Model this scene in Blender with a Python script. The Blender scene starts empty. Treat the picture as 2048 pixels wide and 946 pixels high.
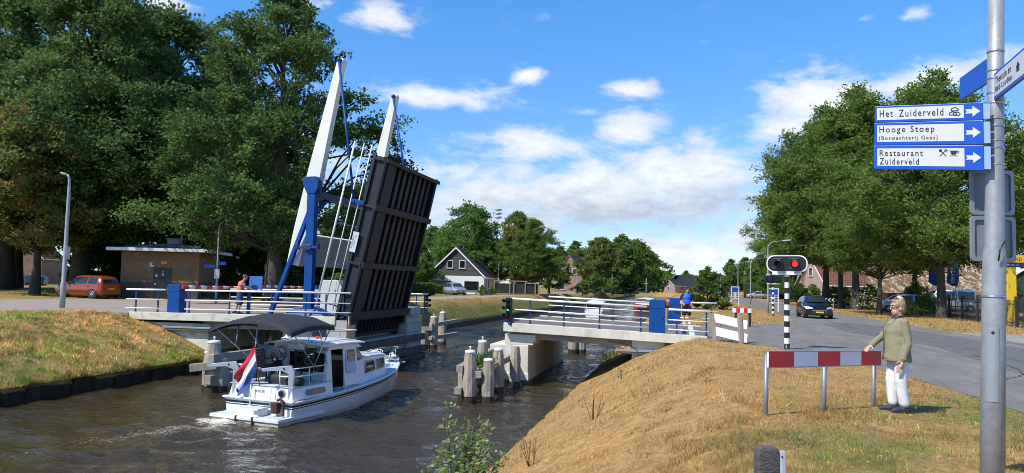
import bpy, bmesh, math, random
import numpy as np
from mathutils import Vector, Matrix
D = bpy.data
scene = bpy.context.scene
COL = scene.collection
R_ = math.radians

# ---------------------------------------------------------------- camera
EYE = Vector((0.0, 0.0, 1.6))
YAW, PITCH, ROLL, FPX = R_(12.71), R_(3.66), R_(1.26), 1500.0
cam_data = D.cameras.new('camera')
cam = D.objects.new('camera', cam_data)
COL.objects.link(cam)
cam_data.sensor_width = 36.0
cam_data.lens = FPX / 2048.0 * 36.0
cam_data.clip_start, cam_data.clip_end = 0.1, 3000.0
CM = Matrix.Rotation(YAW, 3, 'Z') @ Matrix.Rotation(math.pi / 2 + PITCH, 3, 'X') @ Matrix.Rotation(ROLL, 3, 'Z')
cam.matrix_world = Matrix.Translation(EYE) @ CM.to_4x4()
scene.camera = cam

def ray(px, py):
    return CM @ Vector(((px - 1024) / FPX, (473 - py) / FPX, -1.0))
def at(px, py, z):                       # where a sight line meets the height z
    d = ray(px, py); return EYE + d * ((z - EYE.z) / d.z)
FWD = Vector((-math.sin(YAW), math.cos(YAW), 0))
def atD(px, py, dist):                   # where a sight line reaches a distance ahead
    d = ray(px, py); return EYE + d * (dist / d.dot(FWD))
def col_at(px, dist, z):                 # ground point below a picture column at a distance
    p = atD(px, 570, dist); p.z = z; return p

# ---------------------------------------------------------------- sun, sky
SUN_DIR = Vector((-0.665, -0.747, 0.0)).normalized()
SUN_EL = R_(50)
to_sun = Vector((SUN_DIR.x * math.cos(SUN_EL), SUN_DIR.y * math.cos(SUN_EL), math.sin(SUN_EL)))
sun_data = D.lights.new('sun', 'SUN')
sun_data.energy, sun_data.angle, sun_data.color = 3.6, R_(0.53), (1.0, 0.95, 0.87)
sun = D.objects.new('sun', sun_data)
COL.objects.link(sun)
sun.rotation_euler = to_sun.to_track_quat('Z', 'Y').to_euler()
sun.location = (-30, -30, 60)

world = D.worlds.new('World'); scene.world = world
world.use_nodes = True
SKY_STRENGTH = 0.15
def build_sky():
    nt = world.node_tree; N, L = nt.nodes, nt.links
    N.clear()
    out = N.new('ShaderNodeOutputWorld'); bg = N.new('ShaderNodeBackground')
    bg.inputs['Strength'].default_value = SKY_STRENGTH
    L.new(bg.outputs[0], out.inputs[0])
    sky = N.new('ShaderNodeTexSky'); sky.sky_type = 'NISHITA'
    sky.sun_disc = False
    sky.sun_elevation = SUN_EL
    sky.sun_rotation = math.atan2(to_sun.x, to_sun.y)
    sky.air_density, sky.dust_density, sky.ozone_density = 1.0, 0.1, 2.0
    hs = N.new('ShaderNodeMix'); hs.data_type = 'RGBA'; hs.blend_type = 'MULTIPLY'; hs.inputs['Factor'].default_value = 1.0
    hs.inputs[7].default_value = (.33, .66, .98, 1)
    L.new(sky.outputs[0], hs.inputs[6])
    tc = N.new('ShaderNodeTexCoord'); TINT = hs
    def mth(op, a, b=None, c=None, clamp=False):
        n = N.new('ShaderNodeMath'); n.operation = op; n.use_clamp = clamp
        for i, v in enumerate((a, b, c)):
            if v is None: continue
            if isinstance(v, (int, float)): n.inputs[i].default_value = v
            else: L.new(v, n.inputs[i])
        return n.outputs[0]
    nrm = N.new('ShaderNodeVectorMath'); nrm.operation = 'NORMALIZE'; L.new(tc.outputs['Generated'], nrm.inputs[0])
    sep = N.new('ShaderNodeSeparateXYZ'); L.new(nrm.outputs[0], sep.inputs[0])
    az = mth('MULTIPLY', mth('ARCTAN2', sep.outputs[0], sep.outputs[1]), 57.29578)
    el = mth('MULTIPLY', mth('ARCSINE', sep.outputs[2]), 57.29578)
    lo = N.new('ShaderNodeMapRange'); lo.interpolation_type = 'SMOOTHSTEP'; lo.inputs['From Min'].default_value = 0; lo.inputs['From Max'].default_value = 24
    L.new(el, lo.inputs['Value'])
    tm = N.new('ShaderNodeMix'); tm.data_type = 'RGBA'; L.new(lo.outputs[0], tm.inputs['Factor'])
    tm.inputs[6].default_value = (.44, .53, .74, 1); tm.inputs[7].default_value = (.32, .68, .98, 1)
    L.new(tm.outputs[2], TINT.inputs[7])
    def azel(px, py):
        d = ray(px, py).normalized()
        return math.degrees(math.atan2(d.x, d.y)), math.degrees(math.asin(d.z))
    # clouds: banks at given compass directions and heights, broken up by noise
    banks = [  # centre and half size (as seen in the photo), weight
        (1180, 395, 330, 62, 1.0), (880, 350, 110, 34, .75), (1380, 360, 150, 80, 1.0), (1060, 292, 120, 30, .9), (1270, 255, 78, 40, .8),
        (880, 195, 110, 24, .95), (1255, 180, 62, 20, .85), (1180, 224, 35, 10, .6), (1060, 152, 34, 18, .62),
        (1640, 190, 130, 46, .85), (1560, 270, 150, 44, .78), (1850, 160, 150, 32, .8), (2040, 110, 90, 22, .7),
        (1350, 505, 130, 34, .9), (1480, 470, 70, 40, .7), (1280, 480, 50, 14, .6), (1500, 525, 120, 30, .7), (760, 28, 85, 30, .7), (330, 10, 40, 16, .6), (640, 6, 70, 16, .6),
        (1835, 28, 36, 12, .66), (1740, 35, 26, 8, .5), (930, 430, 160, 34, .75), (1200, 530, 90, 16, .6),
        (300, 330, 520, 70, .62), (2500, 330, 300, 90, .9), (-500, 250, 300, 90, .9), (-1400, 300, 500, 120, .8), (3500, 250, 400, 140, .9)]
    total = None
    for (px, py, hw, hh, wgt) in banks:
        a0, e0 = azel(px, py)
        if -400 < px < 2500:
            aw = max(abs(azel(px + hw, py)[0] - azel(px - hw, py)[0]) / 2, .4) * 1.12
        else: aw = hw / 26.
        eh = max(hh / 26.2, .3) * 1.12
        dx = mth('MULTIPLY', mth('SUBTRACT', az, a0), 1 / aw)
        dy = mth('MULTIPLY', mth('SUBTRACT', el, e0), 1 / eh)
        r2 = mth('ADD', mth('MULTIPLY', dx, dx), mth('MULTIPLY', dy, dy))
        g = mth('MULTIPLY', mth('EXPONENT', mth('MULTIPLY', r2, -0.8)), wgt)
        total = g if total is None else mth('MAXIMUM', total, g)
    comb = N.new('ShaderNodeCombineXYZ')
    L.new(mth('MULTIPLY', az, 0.16), comb.inputs[0]); L.new(mth('MULTIPLY', el, 0.34), comb.inputs[1])
    def noise(scale, det, rough, off=0, dist=0.0):
        m = N.new('ShaderNodeMapping'); m.inputs['Location'].default_value = (off, off * .7, off * .3)
        L.new(comb.outputs[0], m.inputs['Vector'])
        n = N.new('ShaderNodeTexNoise'); n.inputs['Scale'].default_value = scale
        n.inputs['Detail'].default_value = det; n.inputs['Roughness'].default_value = rough; n.inputs['Distortion'].default_value = dist
        L.new(m.outputs[0], n.inputs['Vector']); return n.outputs['Fac']
    n1 = noise(1.15, 9, .62, 3.1, .4); n2 = noise(3.6, 6, .6, 7.7, .2); n3 = noise(1.7, 5, .55, 12.4)
    nn = mth('ADD', mth('MULTIPLY', n1, .72), mth('MULTIPLY', n2, .28))
    wisps = mth('MULTIPLY', mth('SUBTRACT', n3, .58), .55, clamp=True)
    dens = mth('ADD', mth('MULTIPLY', total, .62), mth('MULTIPLY', mth('SUBTRACT', nn, .5), 1.45))
    ramp = N.new('ShaderNodeMapRange'); ramp.interpolation_type = 'SMOOTHSTEP'
    ramp.inputs['From Min'].default_value = .15; ramp.inputs['From Max'].default_value = .56
    L.new(dens, ramp.inputs['Value'])
    cover = mth('MINIMUM', mth('ADD', mth('MULTIPLY', ramp.outputs[0], .96), mth('MULTIPLY', wisps, .5)), 1.0)
    # the undersides of the thick banks are grey
    a1, e1 = azel(1200, 432)
    dx = mth('MULTIPLY', mth('SUBTRACT', az, a1), 1 / 13.0); dy = mth('MULTIPLY', mth('SUBTRACT', el, e1), 1 / 1.7)
    under = mth('EXPONENT', mth('MULTIPLY', mth('ADD', mth('MULTIPLY', dx, dx), mth('MULTIPLY', dy, dy)), -0.9))
    a1, e1 = azel(1440, 405)
    dx = mth('MULTIPLY', mth('SUBTRACT', az, a1), 1 / 4.5); dy = mth('MULTIPLY', mth('SUBTRACT', el, e1), 1 / 1.4)
    under = mth('MAXIMUM', under, mth('EXPONENT', mth('MULTIPLY', mth('ADD', mth('MULTIPLY', dx, dx), mth('MULTIPLY', dy, dy)), -0.9)))
    gr = mth('ADD', mth('MULTIPLY', under, .75), mth('MULTIPLY', mth('SUBTRACT', n2, .4), 1.7), clamp=True)
    cc = N.new('ShaderNodeMix'); cc.data_type = 'RGBA'
    L.new(gr, cc.inputs['Factor'])
    cc.inputs[6].default_value = (4.45, 4.55, 4.65, 1); cc.inputs[7].default_value = (2.3, 2.65, 3.25, 1)
    mix = N.new('ShaderNodeMix'); mix.data_type = 'RGBA'
    L.new(cover, mix.inputs['Factor']); L.new(hs.outputs[2], mix.inputs[6]); L.new(cc.outputs[2], mix.inputs[7])
    L.new(mix.outputs[2], bg.inputs['Color'])
build_sky()
world.cycles.sampling_method = 'AUTOMATIC'

vs = scene.view_settings
vs.view_transform = 'Standard'; vs.look = 'None'; vs.exposure = 0.62; vs.gamma = 1.0
vs.use_curve_mapping = False
scene.render.engine = 'CYCLES'
scene.cycles.max_bounces = 6; scene.cycles.diffuse_bounces = 3; scene.cycles.glossy_bounces = 3
scene.cycles.transmission_bounces = 4; scene.cycles.transparent_max_bounces = 6
scene.cycles.caustics_reflective = False; scene.cycles.caustics_refractive = False
scene.cycles.use_denoising = True
scene.cycles.use_adaptive_sampling = False
scene.cycles.sample_clamp_direct = 3.0; scene.cycles.sample_clamp_indirect = 2.0
scene.cycles.filter_width = 0.9

# ---------------------------------------------------------------- materials
MATS = {}
def mat(name, col, rough=.6, metal=0., var=.18, scale=6., bump=0., bscale=None, spec=.5, dirt=None, dirt_amt=.0, dscale=1.2, stretch=None, emit=0., coat=0.):
    if name in MATS: return MATS[name]
    m = D.materials.new(name); m.use_nodes = True
    nt = m.node_tree; N, L = nt.nodes, nt.links
    b = N['Principled BSDF']
    b.inputs['Roughness'].default_value = rough; b.inputs['Metallic'].default_value = metal
    b.inputs['Specular IOR Level'].default_value = spec
    if coat: b.inputs['Coat Weight'].default_value = coat; b.inputs['Coat Roughness'].default_value = .06
    tc = N.new('ShaderNodeTexCoord'); vec = tc.outputs['Object']
    if stretch:
        mp = N.new('ShaderNodeMapping'); mp.inputs['Scale'].default_value = stretch
        L.new(vec, mp.inputs['Vector']); vec = mp.outputs[0]
    n = N.new('ShaderNodeTexNoise'); n.inputs['Scale'].default_value = scale; n.inputs['Detail'].default_value = 6; n.inputs['Roughness'].default_value = .65
    L.new(vec, n.inputs['Vector'])
    mr = N.new('ShaderNodeMapRange'); mr.inputs['From Min'].default_value = .25; mr.inputs['From Max'].default_value = .75
    mr.inputs['To Min'].default_value = 1 - var; mr.inputs['To Max'].default_value = 1 + var
    L.new(n.outputs['Fac'], mr.inputs['Value'])
    mul = N.new('ShaderNodeVectorMath'); mul.operation = 'SCALE'; mul.inputs[0].default_value = col[:3]
    L.new(mr.outputs[0], mul.inputs['Scale'])
    c = mul.outputs[0]
    if dirt:
        n2 = N.new('ShaderNodeTexNoise'); n2.inputs['Scale'].default_value = dscale; n2.inputs['Detail'].default_value = 8; n2.inputs['Roughness'].default_value = .7
        L.new(vec, n2.inputs['Vector'])
        r2 = N.new('ShaderNodeMapRange'); r2.inputs['From Min'].default_value = .48; r2.inputs['From Max'].default_value = .72
        r2.inputs['To Max'].default_value = dirt_amt; L.new(n2.outputs['Fac'], r2.inputs['Value'])
        mx = N.new('ShaderNodeMix'); mx.data_type = 'RGBA'; L.new(r2.outputs[0], mx.inputs['Factor'])
        L.new(c, mx.inputs[6]); mx.inputs[7].default_value = (*dirt, 1); c = mx.outputs[2]
    L.new(c, b.inputs['Base Color'])
    if bump:
        bn = N.new('ShaderNodeBump'); bn.inputs['Strength'].default_value = bump; bn.inputs['Distance'].default_value = .02
        n3 = N.new('ShaderNodeTexNoise'); n3.inputs['Scale'].default_value = bscale or scale * 4; n3.inputs['Detail'].default_value = 5
        L.new(vec, n3.inputs['Vector']); L.new(n3.outputs['Fac'], bn.inputs['Height']); L.new(bn.outputs[0], b.inputs['Normal'])
    if emit:
        b.inputs['Emission Color'].default_value = (*col[:3], 1); b.inputs['Emission Strength'].default_value = emit
    MATS[name] = m
    return m

def brick_mat(name, c1, c2, mortar, bw=.22, bh=.065, var=.5, bump=.3, ms=.012, zscale=1.0, offset=.5):
    if name in MATS: return MATS[name]
    m = D.materials.new(name); m.use_nodes = True
    nt = m.node_tree; N, L = nt.nodes, nt.links
    b = N['Principled BSDF']; b.inputs['Roughness'].default_value = .85
    tc = N.new('ShaderNodeTexCoord'); sp = N.new('ShaderNodeSeparateXYZ'); L.new(tc.outputs['Object'], sp.inputs[0])
    ad = N.new('ShaderNodeMath'); L.new(sp.outputs[0], ad.inputs[0]); L.new(sp.outputs[1], ad.inputs[1])
    mz = N.new('ShaderNodeMath'); mz.operation = 'MULTIPLY'; mz.inputs[1].default_value = zscale; L.new(sp.outputs[2], mz.inputs[0])
    cb = N.new('ShaderNodeCombineXYZ'); L.new(ad.outputs[0], cb.inputs[0]); L.new(mz.outputs[0], cb.inputs[1])
    bt = N.new('ShaderNodeTexBrick'); L.new(cb.outputs[0], bt.inputs['Vector'])
    bt.offset = offset
    bt.inputs['Scale'].default_value = 1; bt.inputs['Brick Width'].default_value = bw; bt.inputs['Row Height'].default_value = bh
    bt.inputs['Mortar Size'].default_value = ms
    bt.inputs['Color1'].default_value = (*c1, 1); bt.inputs['Color2'].default_value = (*c2, 1); bt.inputs['Mortar'].default_value = (*mortar, 1)
    n = N.new('ShaderNodeTexNoise'); n.inputs['Scale'].default_value = 1.1; n.inputs['Detail'].default_value = 7
    L.new(tc.outputs['Object'], n.inputs['Vector'])
    mr = N.new('ShaderNodeMapRange'); mr.inputs['To Min'].default_value = 1 - var; mr.inputs['To Max'].default_value = 1 + var
    L.new(n.outputs['Fac'], mr.inputs['Value'])
    mul = N.new('ShaderNodeVectorMath'); mul.operation = 'SCALE'; L.new(bt.outputs['Color'], mul.inputs[0]); L.new(mr.outputs[0], mul.inputs['Scale'])
    L.new(mul.outputs[0], b.inputs['Base Color'])
    bp = N.new('ShaderNodeBump'); bp.inputs['Strength'].default_value = bump; bp.inputs['Distance'].default_value = .02; bp.invert = True
    L.new(bt.outputs['Fac'], bp.inputs['Height']); L.new(bp.outputs[0], b.inputs['Normal'])
    MATS[name] = m
    return m

def attr_mat(name, translucent=.35, rough=.5, spec=.3):
    if name in MATS: return MATS[name]
    m = D.materials.new(name); m.use_nodes = True
    nt = m.node_tree; N, L = nt.nodes, nt.links
    b = N['Principled BSDF']; b.inputs['Roughness'].default_value = rough; b.inputs['Specular IOR Level'].default_value = spec
    a = N.new('ShaderNodeAttribute'); a.attribute_name = 'Col'
    L.new(a.outputs['Color'], b.inputs['Base Color'])
    tr = N.new('ShaderNodeBsdfTranslucent')
    hs = N.new('ShaderNodeHueSaturation'); hs.inputs['Value'].default_value = 1.25; hs.inputs['Hue'].default_value = .49
    L.new(a.outputs['Color'], hs.inputs['Color']); L.new(hs.outputs[0], tr.inputs['Color'])
    mx = N.new('ShaderNodeMixShader'); mx.inputs[0].default_value = translucent
    L.new(b.outputs[0], mx.inputs[1]); L.new(tr.outputs[0], mx.inputs[2]); L.new(mx.outputs[0], N['Material Output'].inputs['Surface'])
    MATS[name] = m
    return m

m_leaf = attr_mat('leaf', .4, .6, .18)
m_blade = attr_mat('grass_blade', .3, .8, .1)
m_bark = mat('bark', (.065, .054, .04), .95, var=.45, scale=3, bump=.9, bscale=9, stretch=(1, 1, .25))
m_white = mat('white_paint', (.78, .77, .72), .4, var=.06, scale=2.5, dirt=(.45, .41, .33), dirt_amt=.35, dscale=1.5)
m_white_rail = mat('white_rail_paint', (.82, .81, .77), .35, var=.06, dirt=(.5, .45, .38), dirt_amt=.3, dscale=3)
m_cream = mat('cream_steel_paint', (.82, .79, .67), .45, var=.06, scale=2, dirt=(.4, .37, .3), dirt_amt=.3, dscale=.9)
m_blue = mat('blue_paint', (.001, .058, .25), .5, var=.25, scale=3, dirt=(.01, .045, .13), dirt_amt=.4, dscale=2, spec=.3)
m_navy = mat('navy_paint', (.013, .035, .13), .45, var=.15)
m_dkgrey = mat('dark_grey_steel', (.0075, .0105, .019), .6, var=.25, scale=3, dirt=(.02, .022, .028), dirt_amt=.4, dscale=1.6)
m_conc = mat('concrete', (.64, .6, .49), .85, var=.14, scale=1.6, bump=.25, bscale=25, dirt=(.2, .18, .13), dirt_amt=.55, dscale=1.1, stretch=(1, 1, .5))
m_conc_grey = mat('grey_concrete', (.33, .33, .31), .9, var=.2, scale=2, bump=.3, bscale=20, dirt=(.12, .11, .09), dirt_amt=.6, dscale=1.3)
m_oldwood = mat('weathered_timber', (.38, .315, .245), .9, var=.4, scale=4, bump=.8, bscale=10, stretch=(2.2, 2.2, .22), dirt=(.07, .06, .05), dirt_amt=.6, dscale=2)
m_beamwood = mat('weathered_beam', (.34, .285, .225), .9, var=.4, scale=4, bump=.8, bscale=10, stretch=(2.2, .22, 2.2), dirt=(.06, .05, .045), dirt_amt=.6, dscale=2)
m_darkwood = mat('dark_wet_timber', (.05, .038, .026), .95, var=.5, scale=3, bump=.6, bscale=8, dirt=(.07, .055, .035), dirt_amt=.5, spec=.1)
m_galv = mat('galvanised_steel', (.33, .34, .345), .5, metal=.3, var=.22, scale=9, bump=.06, bscale=30, dirt=(.27, .27, .26), dirt_amt=.7, dscale=6)
m_black = mat('black_plastic', (.012, .012, .014), .4, var=.2)
m_rubber = mat('tyre_rubber', (.014, .014, .014), .8, var=.2)
m_glass_dk = mat('dark_glass', (.012, .015, .018), .06, var=.1, spec=.8)
m_chrome = mat('chrome', (.62, .62, .63), .18, metal=1., var=.05)
m_steel = mat('stainless_tube', (.6, .61, .62), .28, metal=.9, var=.06)
m_grey_plastic = mat('grey_plastic', (.25, .25, .26), .5)
m_alu_back = mat('sign_back_aluminium', (.33, .36, .39), .5, metal=.4, var=.12, scale=3)
m_ret_white = mat('reflective_white', (.82, .84, .84), .4, var=.05, dirt=(.45, .45, .42), dirt_amt=.3)
m_ret_red = mat('reflective_red', (.74, .014, .024), .4, var=.1)
m_sign_blue = mat('sign_blue', (.004, .075, .46), .35, var=.08)
m_sign_white = mat('sign_white', (.6, .61, .6), .4, var=.04, scale=3, dirt=(.5, .5, .46), dirt_amt=.3, dscale=4)
m_ink = mat('black_lettering', (.012, .012, .014), .5, var=.05)

# ---------------------------------------------------------------- mesh building
class MB:
    def __init__(s): s.v, s.f, s.mi, s.m, s.sm = [], [], [], 0, []
    def add(s, vs_, fs, smooth=False):
        o = len(s.v); s.v.extend([tuple(v) for v in vs_])
        for f in fs: s.f.append([i + o for i in f]); s.mi.append(s.m); s.sm.append(smooth)
        return s
    def box(s, c, d, rot=None):
        x, y, z = d[0] / 2, d[1] / 2, d[2] / 2
        P = [Vector(p) for p in ((-x, -y, -z), (x, -y, -z), (x, y, -z), (-x, y, -z), (-x, -y, z), (x, -y, z), (x, y, z), (-x, y, z))]
        if rot is not None: P = [rot @ p for p in P]
        c = Vector(c)
        return s.add([p + c for p in P], [(0, 3, 2, 1), (4, 5, 6, 7), (0, 1, 5, 4), (1, 2, 6, 5), (2, 3, 7, 6), (3, 0, 4, 7)])
    def bb(s, x0, x1, y0, y1, z0, z1):
        return s.box(((x0 + x1) / 2, (y0 + y1) / 2, (z0 + z1) / 2), (x1 - x0, y1 - y0, z1 - z0))
    def rings(s, R, closed=True, caps=True, smooth=True):
        n = len(R[0]); o = len(s.v)
        for r in R: s.v.extend([tuple(p) for p in r])
        for i in range(len(R) - 1):
            for j in range(n if closed else n - 1):
                k = (j + 1) % n
                s.f.append([o + i * n + j, o + i * n + k, o + (i + 1) * n + k, o + (i + 1) * n + j]); s.mi.append(s.m); s.sm.append(smooth)
        if caps:
            s.f.append([o + j for j in range(n)][::-1]); s.f.append([o + (len(R) - 1) * n + j for j in range(n)])
            s.mi += [s.m] * 2; s.sm += [False] * 2
        return s
    def path(s, pts, r, n=8, caps=True, ry=None):
        pts = [Vector(p) for p in pts]
        rr = r if isinstance(r, (list, tuple)) else [r] * len(pts)
        R = []; prev = None
        for i, p in enumerate(pts):
            t = (pts[min(i + 1, len(pts) - 1)] - pts[max(i - 1, 0)])
            if t.length < 1e-9: t = Vector((0, 0, 1))
            t.normalize()
            if prev is None:
                ref = Vector((0, 0, 1)) if abs(t.z) < .9 else Vector((0, 1, 0))
                a = t.cross(ref).normalized()
            else:
                a = (prev - t * prev.dot(t)); a = a.normalized() if a.length > 1e-6 else t.orthogonal().normalized()
            prev = a; b = t.cross(a)
            R.append([p + a * rr[i] * math.cos(2 * math.pi * k / n) + b * (ry or 1) * rr[i] * math.sin(2 * math.pi * k / n) for k in range(n)])
        return s.rings(R, caps=caps)
    def tube(s, a, b, r, r2=None, n=8): return s.path([a, b], [r, r if r2 is None else r2], n)
    def lathe(s, prof, c=(0, 0, 0), n=16, axis='z', caps=True):
        c = Vector(c); R = []
        for (r, h) in prof:
            ring = []
            for k in range(n):
                a = 2 * math.pi * k / n; x, y = r * math.cos(a), r * math.sin(a)
                ring.append(c + (Vector((x, y, h)) if axis == 'z' else Vector((h, x, y)) if axis == 'x' else Vector((y, h, x))))
            R.append(ring)
        return s.rings(R, caps=caps)
    def prism(s, poly, h0, h1, fn):            # polygon (a, b) pushed from h0 to h1; fn(a, b, h) -> point
        n = len(poly)
        return s.add([fn(a, b, h0) for a, b in poly] + [fn(a, b, h1) for a, b in poly],
                     [list(range(n))[::-1], list(range(n, 2 * n))] + [(i, (i + 1) % n, n + (i + 1) % n, n + i) for i in range(n)])
    def ball(s, c, r, nu=12, nv=8):
        r = Vector(r) if not isinstance(r, (int, float)) else Vector((r, r, r)); c = Vector(c)
        R = []
        for i in range(nv + 1):
            t = -math.pi / 2 + math.pi * i / nv; cr = max(math.cos(t), .02)
            R.append([c + Vector((r.x * cr * math.cos(2 * math.pi * k / nu), r.y * cr * math.sin(2 * math.pi * k / nu), r.z * math.sin(t))) for k in range(nu)])
        return s.rings(R)
    def build(s, name, m, parent=None, bevel=0., loc=None, segs=2):
        me = D.meshes.new(name); me.from_pydata(s.v, [], s.f)
        for mm in (m if isinstance(m, (list, tuple)) else [m]): me.materials.append(mm)
        me.polygons.foreach_set('material_index', s.mi); me.polygons.foreach_set('use_smooth', s.sm)
        bm = bmesh.new(); bm.from_mesh(me); bmesh.ops.recalc_face_normals(bm, faces=bm.faces); bm.to_mesh(me); bm.free()
        me.update()
        return link(name, me, parent, bevel, loc, segs)
def link(name, me, parent=None, bevel=0., loc=None, segs=2):
    o = D.objects.new(name, me); COL.objects.link(o)
    if parent is not None: o.parent = parent
    if loc is not None: o.location = loc
    if bevel:
        b = o.modifiers.new('bevel', 'BEVEL'); b.width = bevel; b.segments = segs; b.limit_method = 'ANGLE'; b.angle_limit = R_(40); b.harden_normals = False
    return o
def tag(o, label, cat, group=None, kind=None):
    o['label'] = label; o['category'] = cat
    if group: o['group'] = group
    if kind: o['kind'] = kind
    return o
def thing(name, label, cat, loc=(0, 0, 0), rz=0., group=None):
    o = D.objects.new(name, None); COL.objects.link(o); o.empty_display_size = .2
    o.location = loc; o.rotation_euler = (0, 0, rz)
    return tag(o, label, cat, group)
def kids(o): return [c for c in D.objects if c.parent == o]
def dup(o, loc, rz=None, label=None, scale=None, parent=None):
    r = o.copy(); COL.objects.link(r)
    if parent is not None: r.parent = parent
    if loc is not None: r.location = loc
    if rz is not None: r.rotation_euler = (0, 0, rz)
    if scale: r.scale = (scale, scale, scale) if isinstance(scale, (int, float)) else scale
    if label: r['label'] = label
    for c in kids(o): dup(c, None, parent=r)
    return r
def structure(o): o['kind'] = 'structure'; return o
def text_mesh(body, x0, x1, z0, z1, spacing=1.0):
    c = D.curves.new('lettering', 'FONT'); c.body = body; c.space_character = spacing; c.offset = .012; c.resolution_u = 3
    o = D.objects.new('lettering', c); COL.objects.link(o)
    dg = bpy.context.evaluated_depsgraph_get(); dg.update()
    me = D.meshes.new_from_object(o.evaluated_get(dg))
    D.objects.remove(o); D.curves.remove(c)
    n = len(me.vertices); a = np.empty(n * 3); me.vertices.foreach_get('co', a); a = a.reshape(-1, 3)
    mn, mx = a.min(0), a.max(0)
    fs = [list(p.vertices) for p in me.polygons]
    D.meshes.remove(me)
    return [(x0 + (p[0] - mn[0]) / (mx[0] - mn[0]) * (x1 - x0), z0 + (p[1] - mn[1]) / (mx[1] - mn[1]) * (z1 - z0)) for p in a], fs
def put_text(mb, body, x0, x1, z0, z1, fn, spacing=1.3):
    vs_, fs = text_mesh(body, x0, x1, z0, z1, spacing); mb.add([fn(a, b) for a, b in vs_], fs); return mb
def sstep(a, b, x):
    t = np.clip((x - a) / (b - a), 0, 1); return t * t * (3 - 2 * t)
# ================================================================ ground, water, roads
WATER = -2.2
ROAD_R = [(5.5, -60), (5.4, 0), (5.25, 8), (5.1, 14), (4.7, 18.5), (3.8, 22.6), (2.6, 25.4), (.95, 27.9), (.95, 36.3), (2.2, 38.3), (3.6, 40), (5.4, 43), (6.7, 47.5),
          (7.2, 60), (7.5, 110), (9.2, 200), (14, 330), (19.5, 330), (14.6, 200), (12.7, 110), (12.5, 45), (12.5, 30), (12.6, -60)]
DRIVE_R = [(12.6, -60), (12.5, 12), (12.5, 38.6), (14.2, 38.2), (17.5, 33), (21, 24), (30, 12), (34, -60)]
ROAD_L = [(-23.3, 28.15), (-25.5, 27.6), (-27.6, 25), (-28.6, 20), (-29, 0), (-29, -60), (-35, -60), (-35, 14), (-38, 22), (-44, 25.5), (-60, 28), (-110, 32), (-110, 44),
          (-60, 41.5), (-44, 41), (-36.5, 43), (-31, 48), (-27.6, 56), (-27, 70), (-26.8, 150), (-26.5, 330), (-22, 330), (-21.9, 70), (-22.1, 52), (-22.6, 42), (-23.3, 36.3)]
def vnoise(x, y, seed=0):
    x = np.asarray(x, float); y = np.asarray(y, float)
    xi, yi = np.floor(x).astype(np.int64), np.floor(y).astype(np.int64); fx, fy = x - xi, y - yi
    fx, fy = fx * fx * (3 - 2 * fx), fy * fy * (3 - 2 * fy)
    def hsh(a, b):
        h = (a * 374761393 + b * 668265263 + seed * 1442695041) & 0xffffffff
        h = ((h ^ (h >> 13)) * 1274126177) & 0xffffffff
        return ((h ^ (h >> 16)) & 0xffff) / 65535.0
    a, b, c, d = hsh(xi, yi), hsh(xi + 1, yi), hsh(xi, yi + 1), hsh(xi + 1, yi + 1)
    return (a + (b - a) * fx) * (1 - fy) + (c + (d - c) * fx) * fy
def fbm(x, y, seed=0, oct=4):
    s = 0; w = .5; t = 0
    for o in range(oct): s = s + w * vnoise(x * 2 ** o, y * 2 ** o, seed + o); t += w; w *= .55
    return s / t * 2 - 1
def inside(poly, x, y):
    x = np.asarray(x, float); y = np.asarray(y, float); r = np.zeros(x.shape, bool)
    n = len(poly)
    for i in range(n):
        x0, y0 = poly[i]; x1, y1 = poly[(i + 1) % n]
        c = ((y0 > y) != (y1 > y)) & (x < (x1 - x0) * (y - y0) / ((y1 - y0) if y1 != y0 else 1e-9) + x0)
        r ^= c
    return r
def wob(x, y):
    return (.5 * np.sin(x * 1.3 + y * .37 + 1) + .3 * np.sin(x * 2.9 - y * 1.7) + .3 * np.sin(y * 2.3 + x * .8 + 2) + .25 * np.sin(x * 5.1 + y * 4.3))
def land(x, y):
    x = np.asarray(x, float); y = np.asarray(y, float)
    x, y = np.broadcast_arrays(x, y)
    crest = -24.4 + 3.0 * sstep(37, 46, y)
    t = np.clip((x - (-19.06)) / (crest - (-19.06)), 0, 1.0)
    zl = -1.72 + 1.74 * (1 - (1 - t) ** 1.35) + .16 * fbm(x * .5, y * .5, 5) * np.sin(np.pi * np.clip(t, 0, 1))
    zl = zl + .16 * sstep(-38, -60, -np.abs(x)) * 0 + .14 * sstep(36, 52, -x)
    t2 = np.clip((x + 3.8) / 4.5, 0, 1)
    zr = -2.2 + 2.16 * (1 - (1 - t2) ** 1.1) + .09 * fbm(x * .6, y * .6, 21) * 1.5 * np.sin(np.pi * t2)
    zr = zr - .145 * sstep(.7 - 1.2 * sstep(20, 26, y), 4.6 - 3.7 * sstep(20, 26, y), x)
    zr = np.where(x < -3.8, -2.2 + (x + 3.8) * .6, zr)
    z = np.where(x < -19.03, zl, np.where(x < -5.4, -3.16, zr))
    for p, dz in ((ROAD_R, .02), (DRIVE_R, .02), (ROAD_L, .02)):
        z = np.where(inside(p, x, y), z - dz, z)
    end = sstep(318, 330, y); z = z * (1 - end) + (.1) * end
    return z
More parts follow.
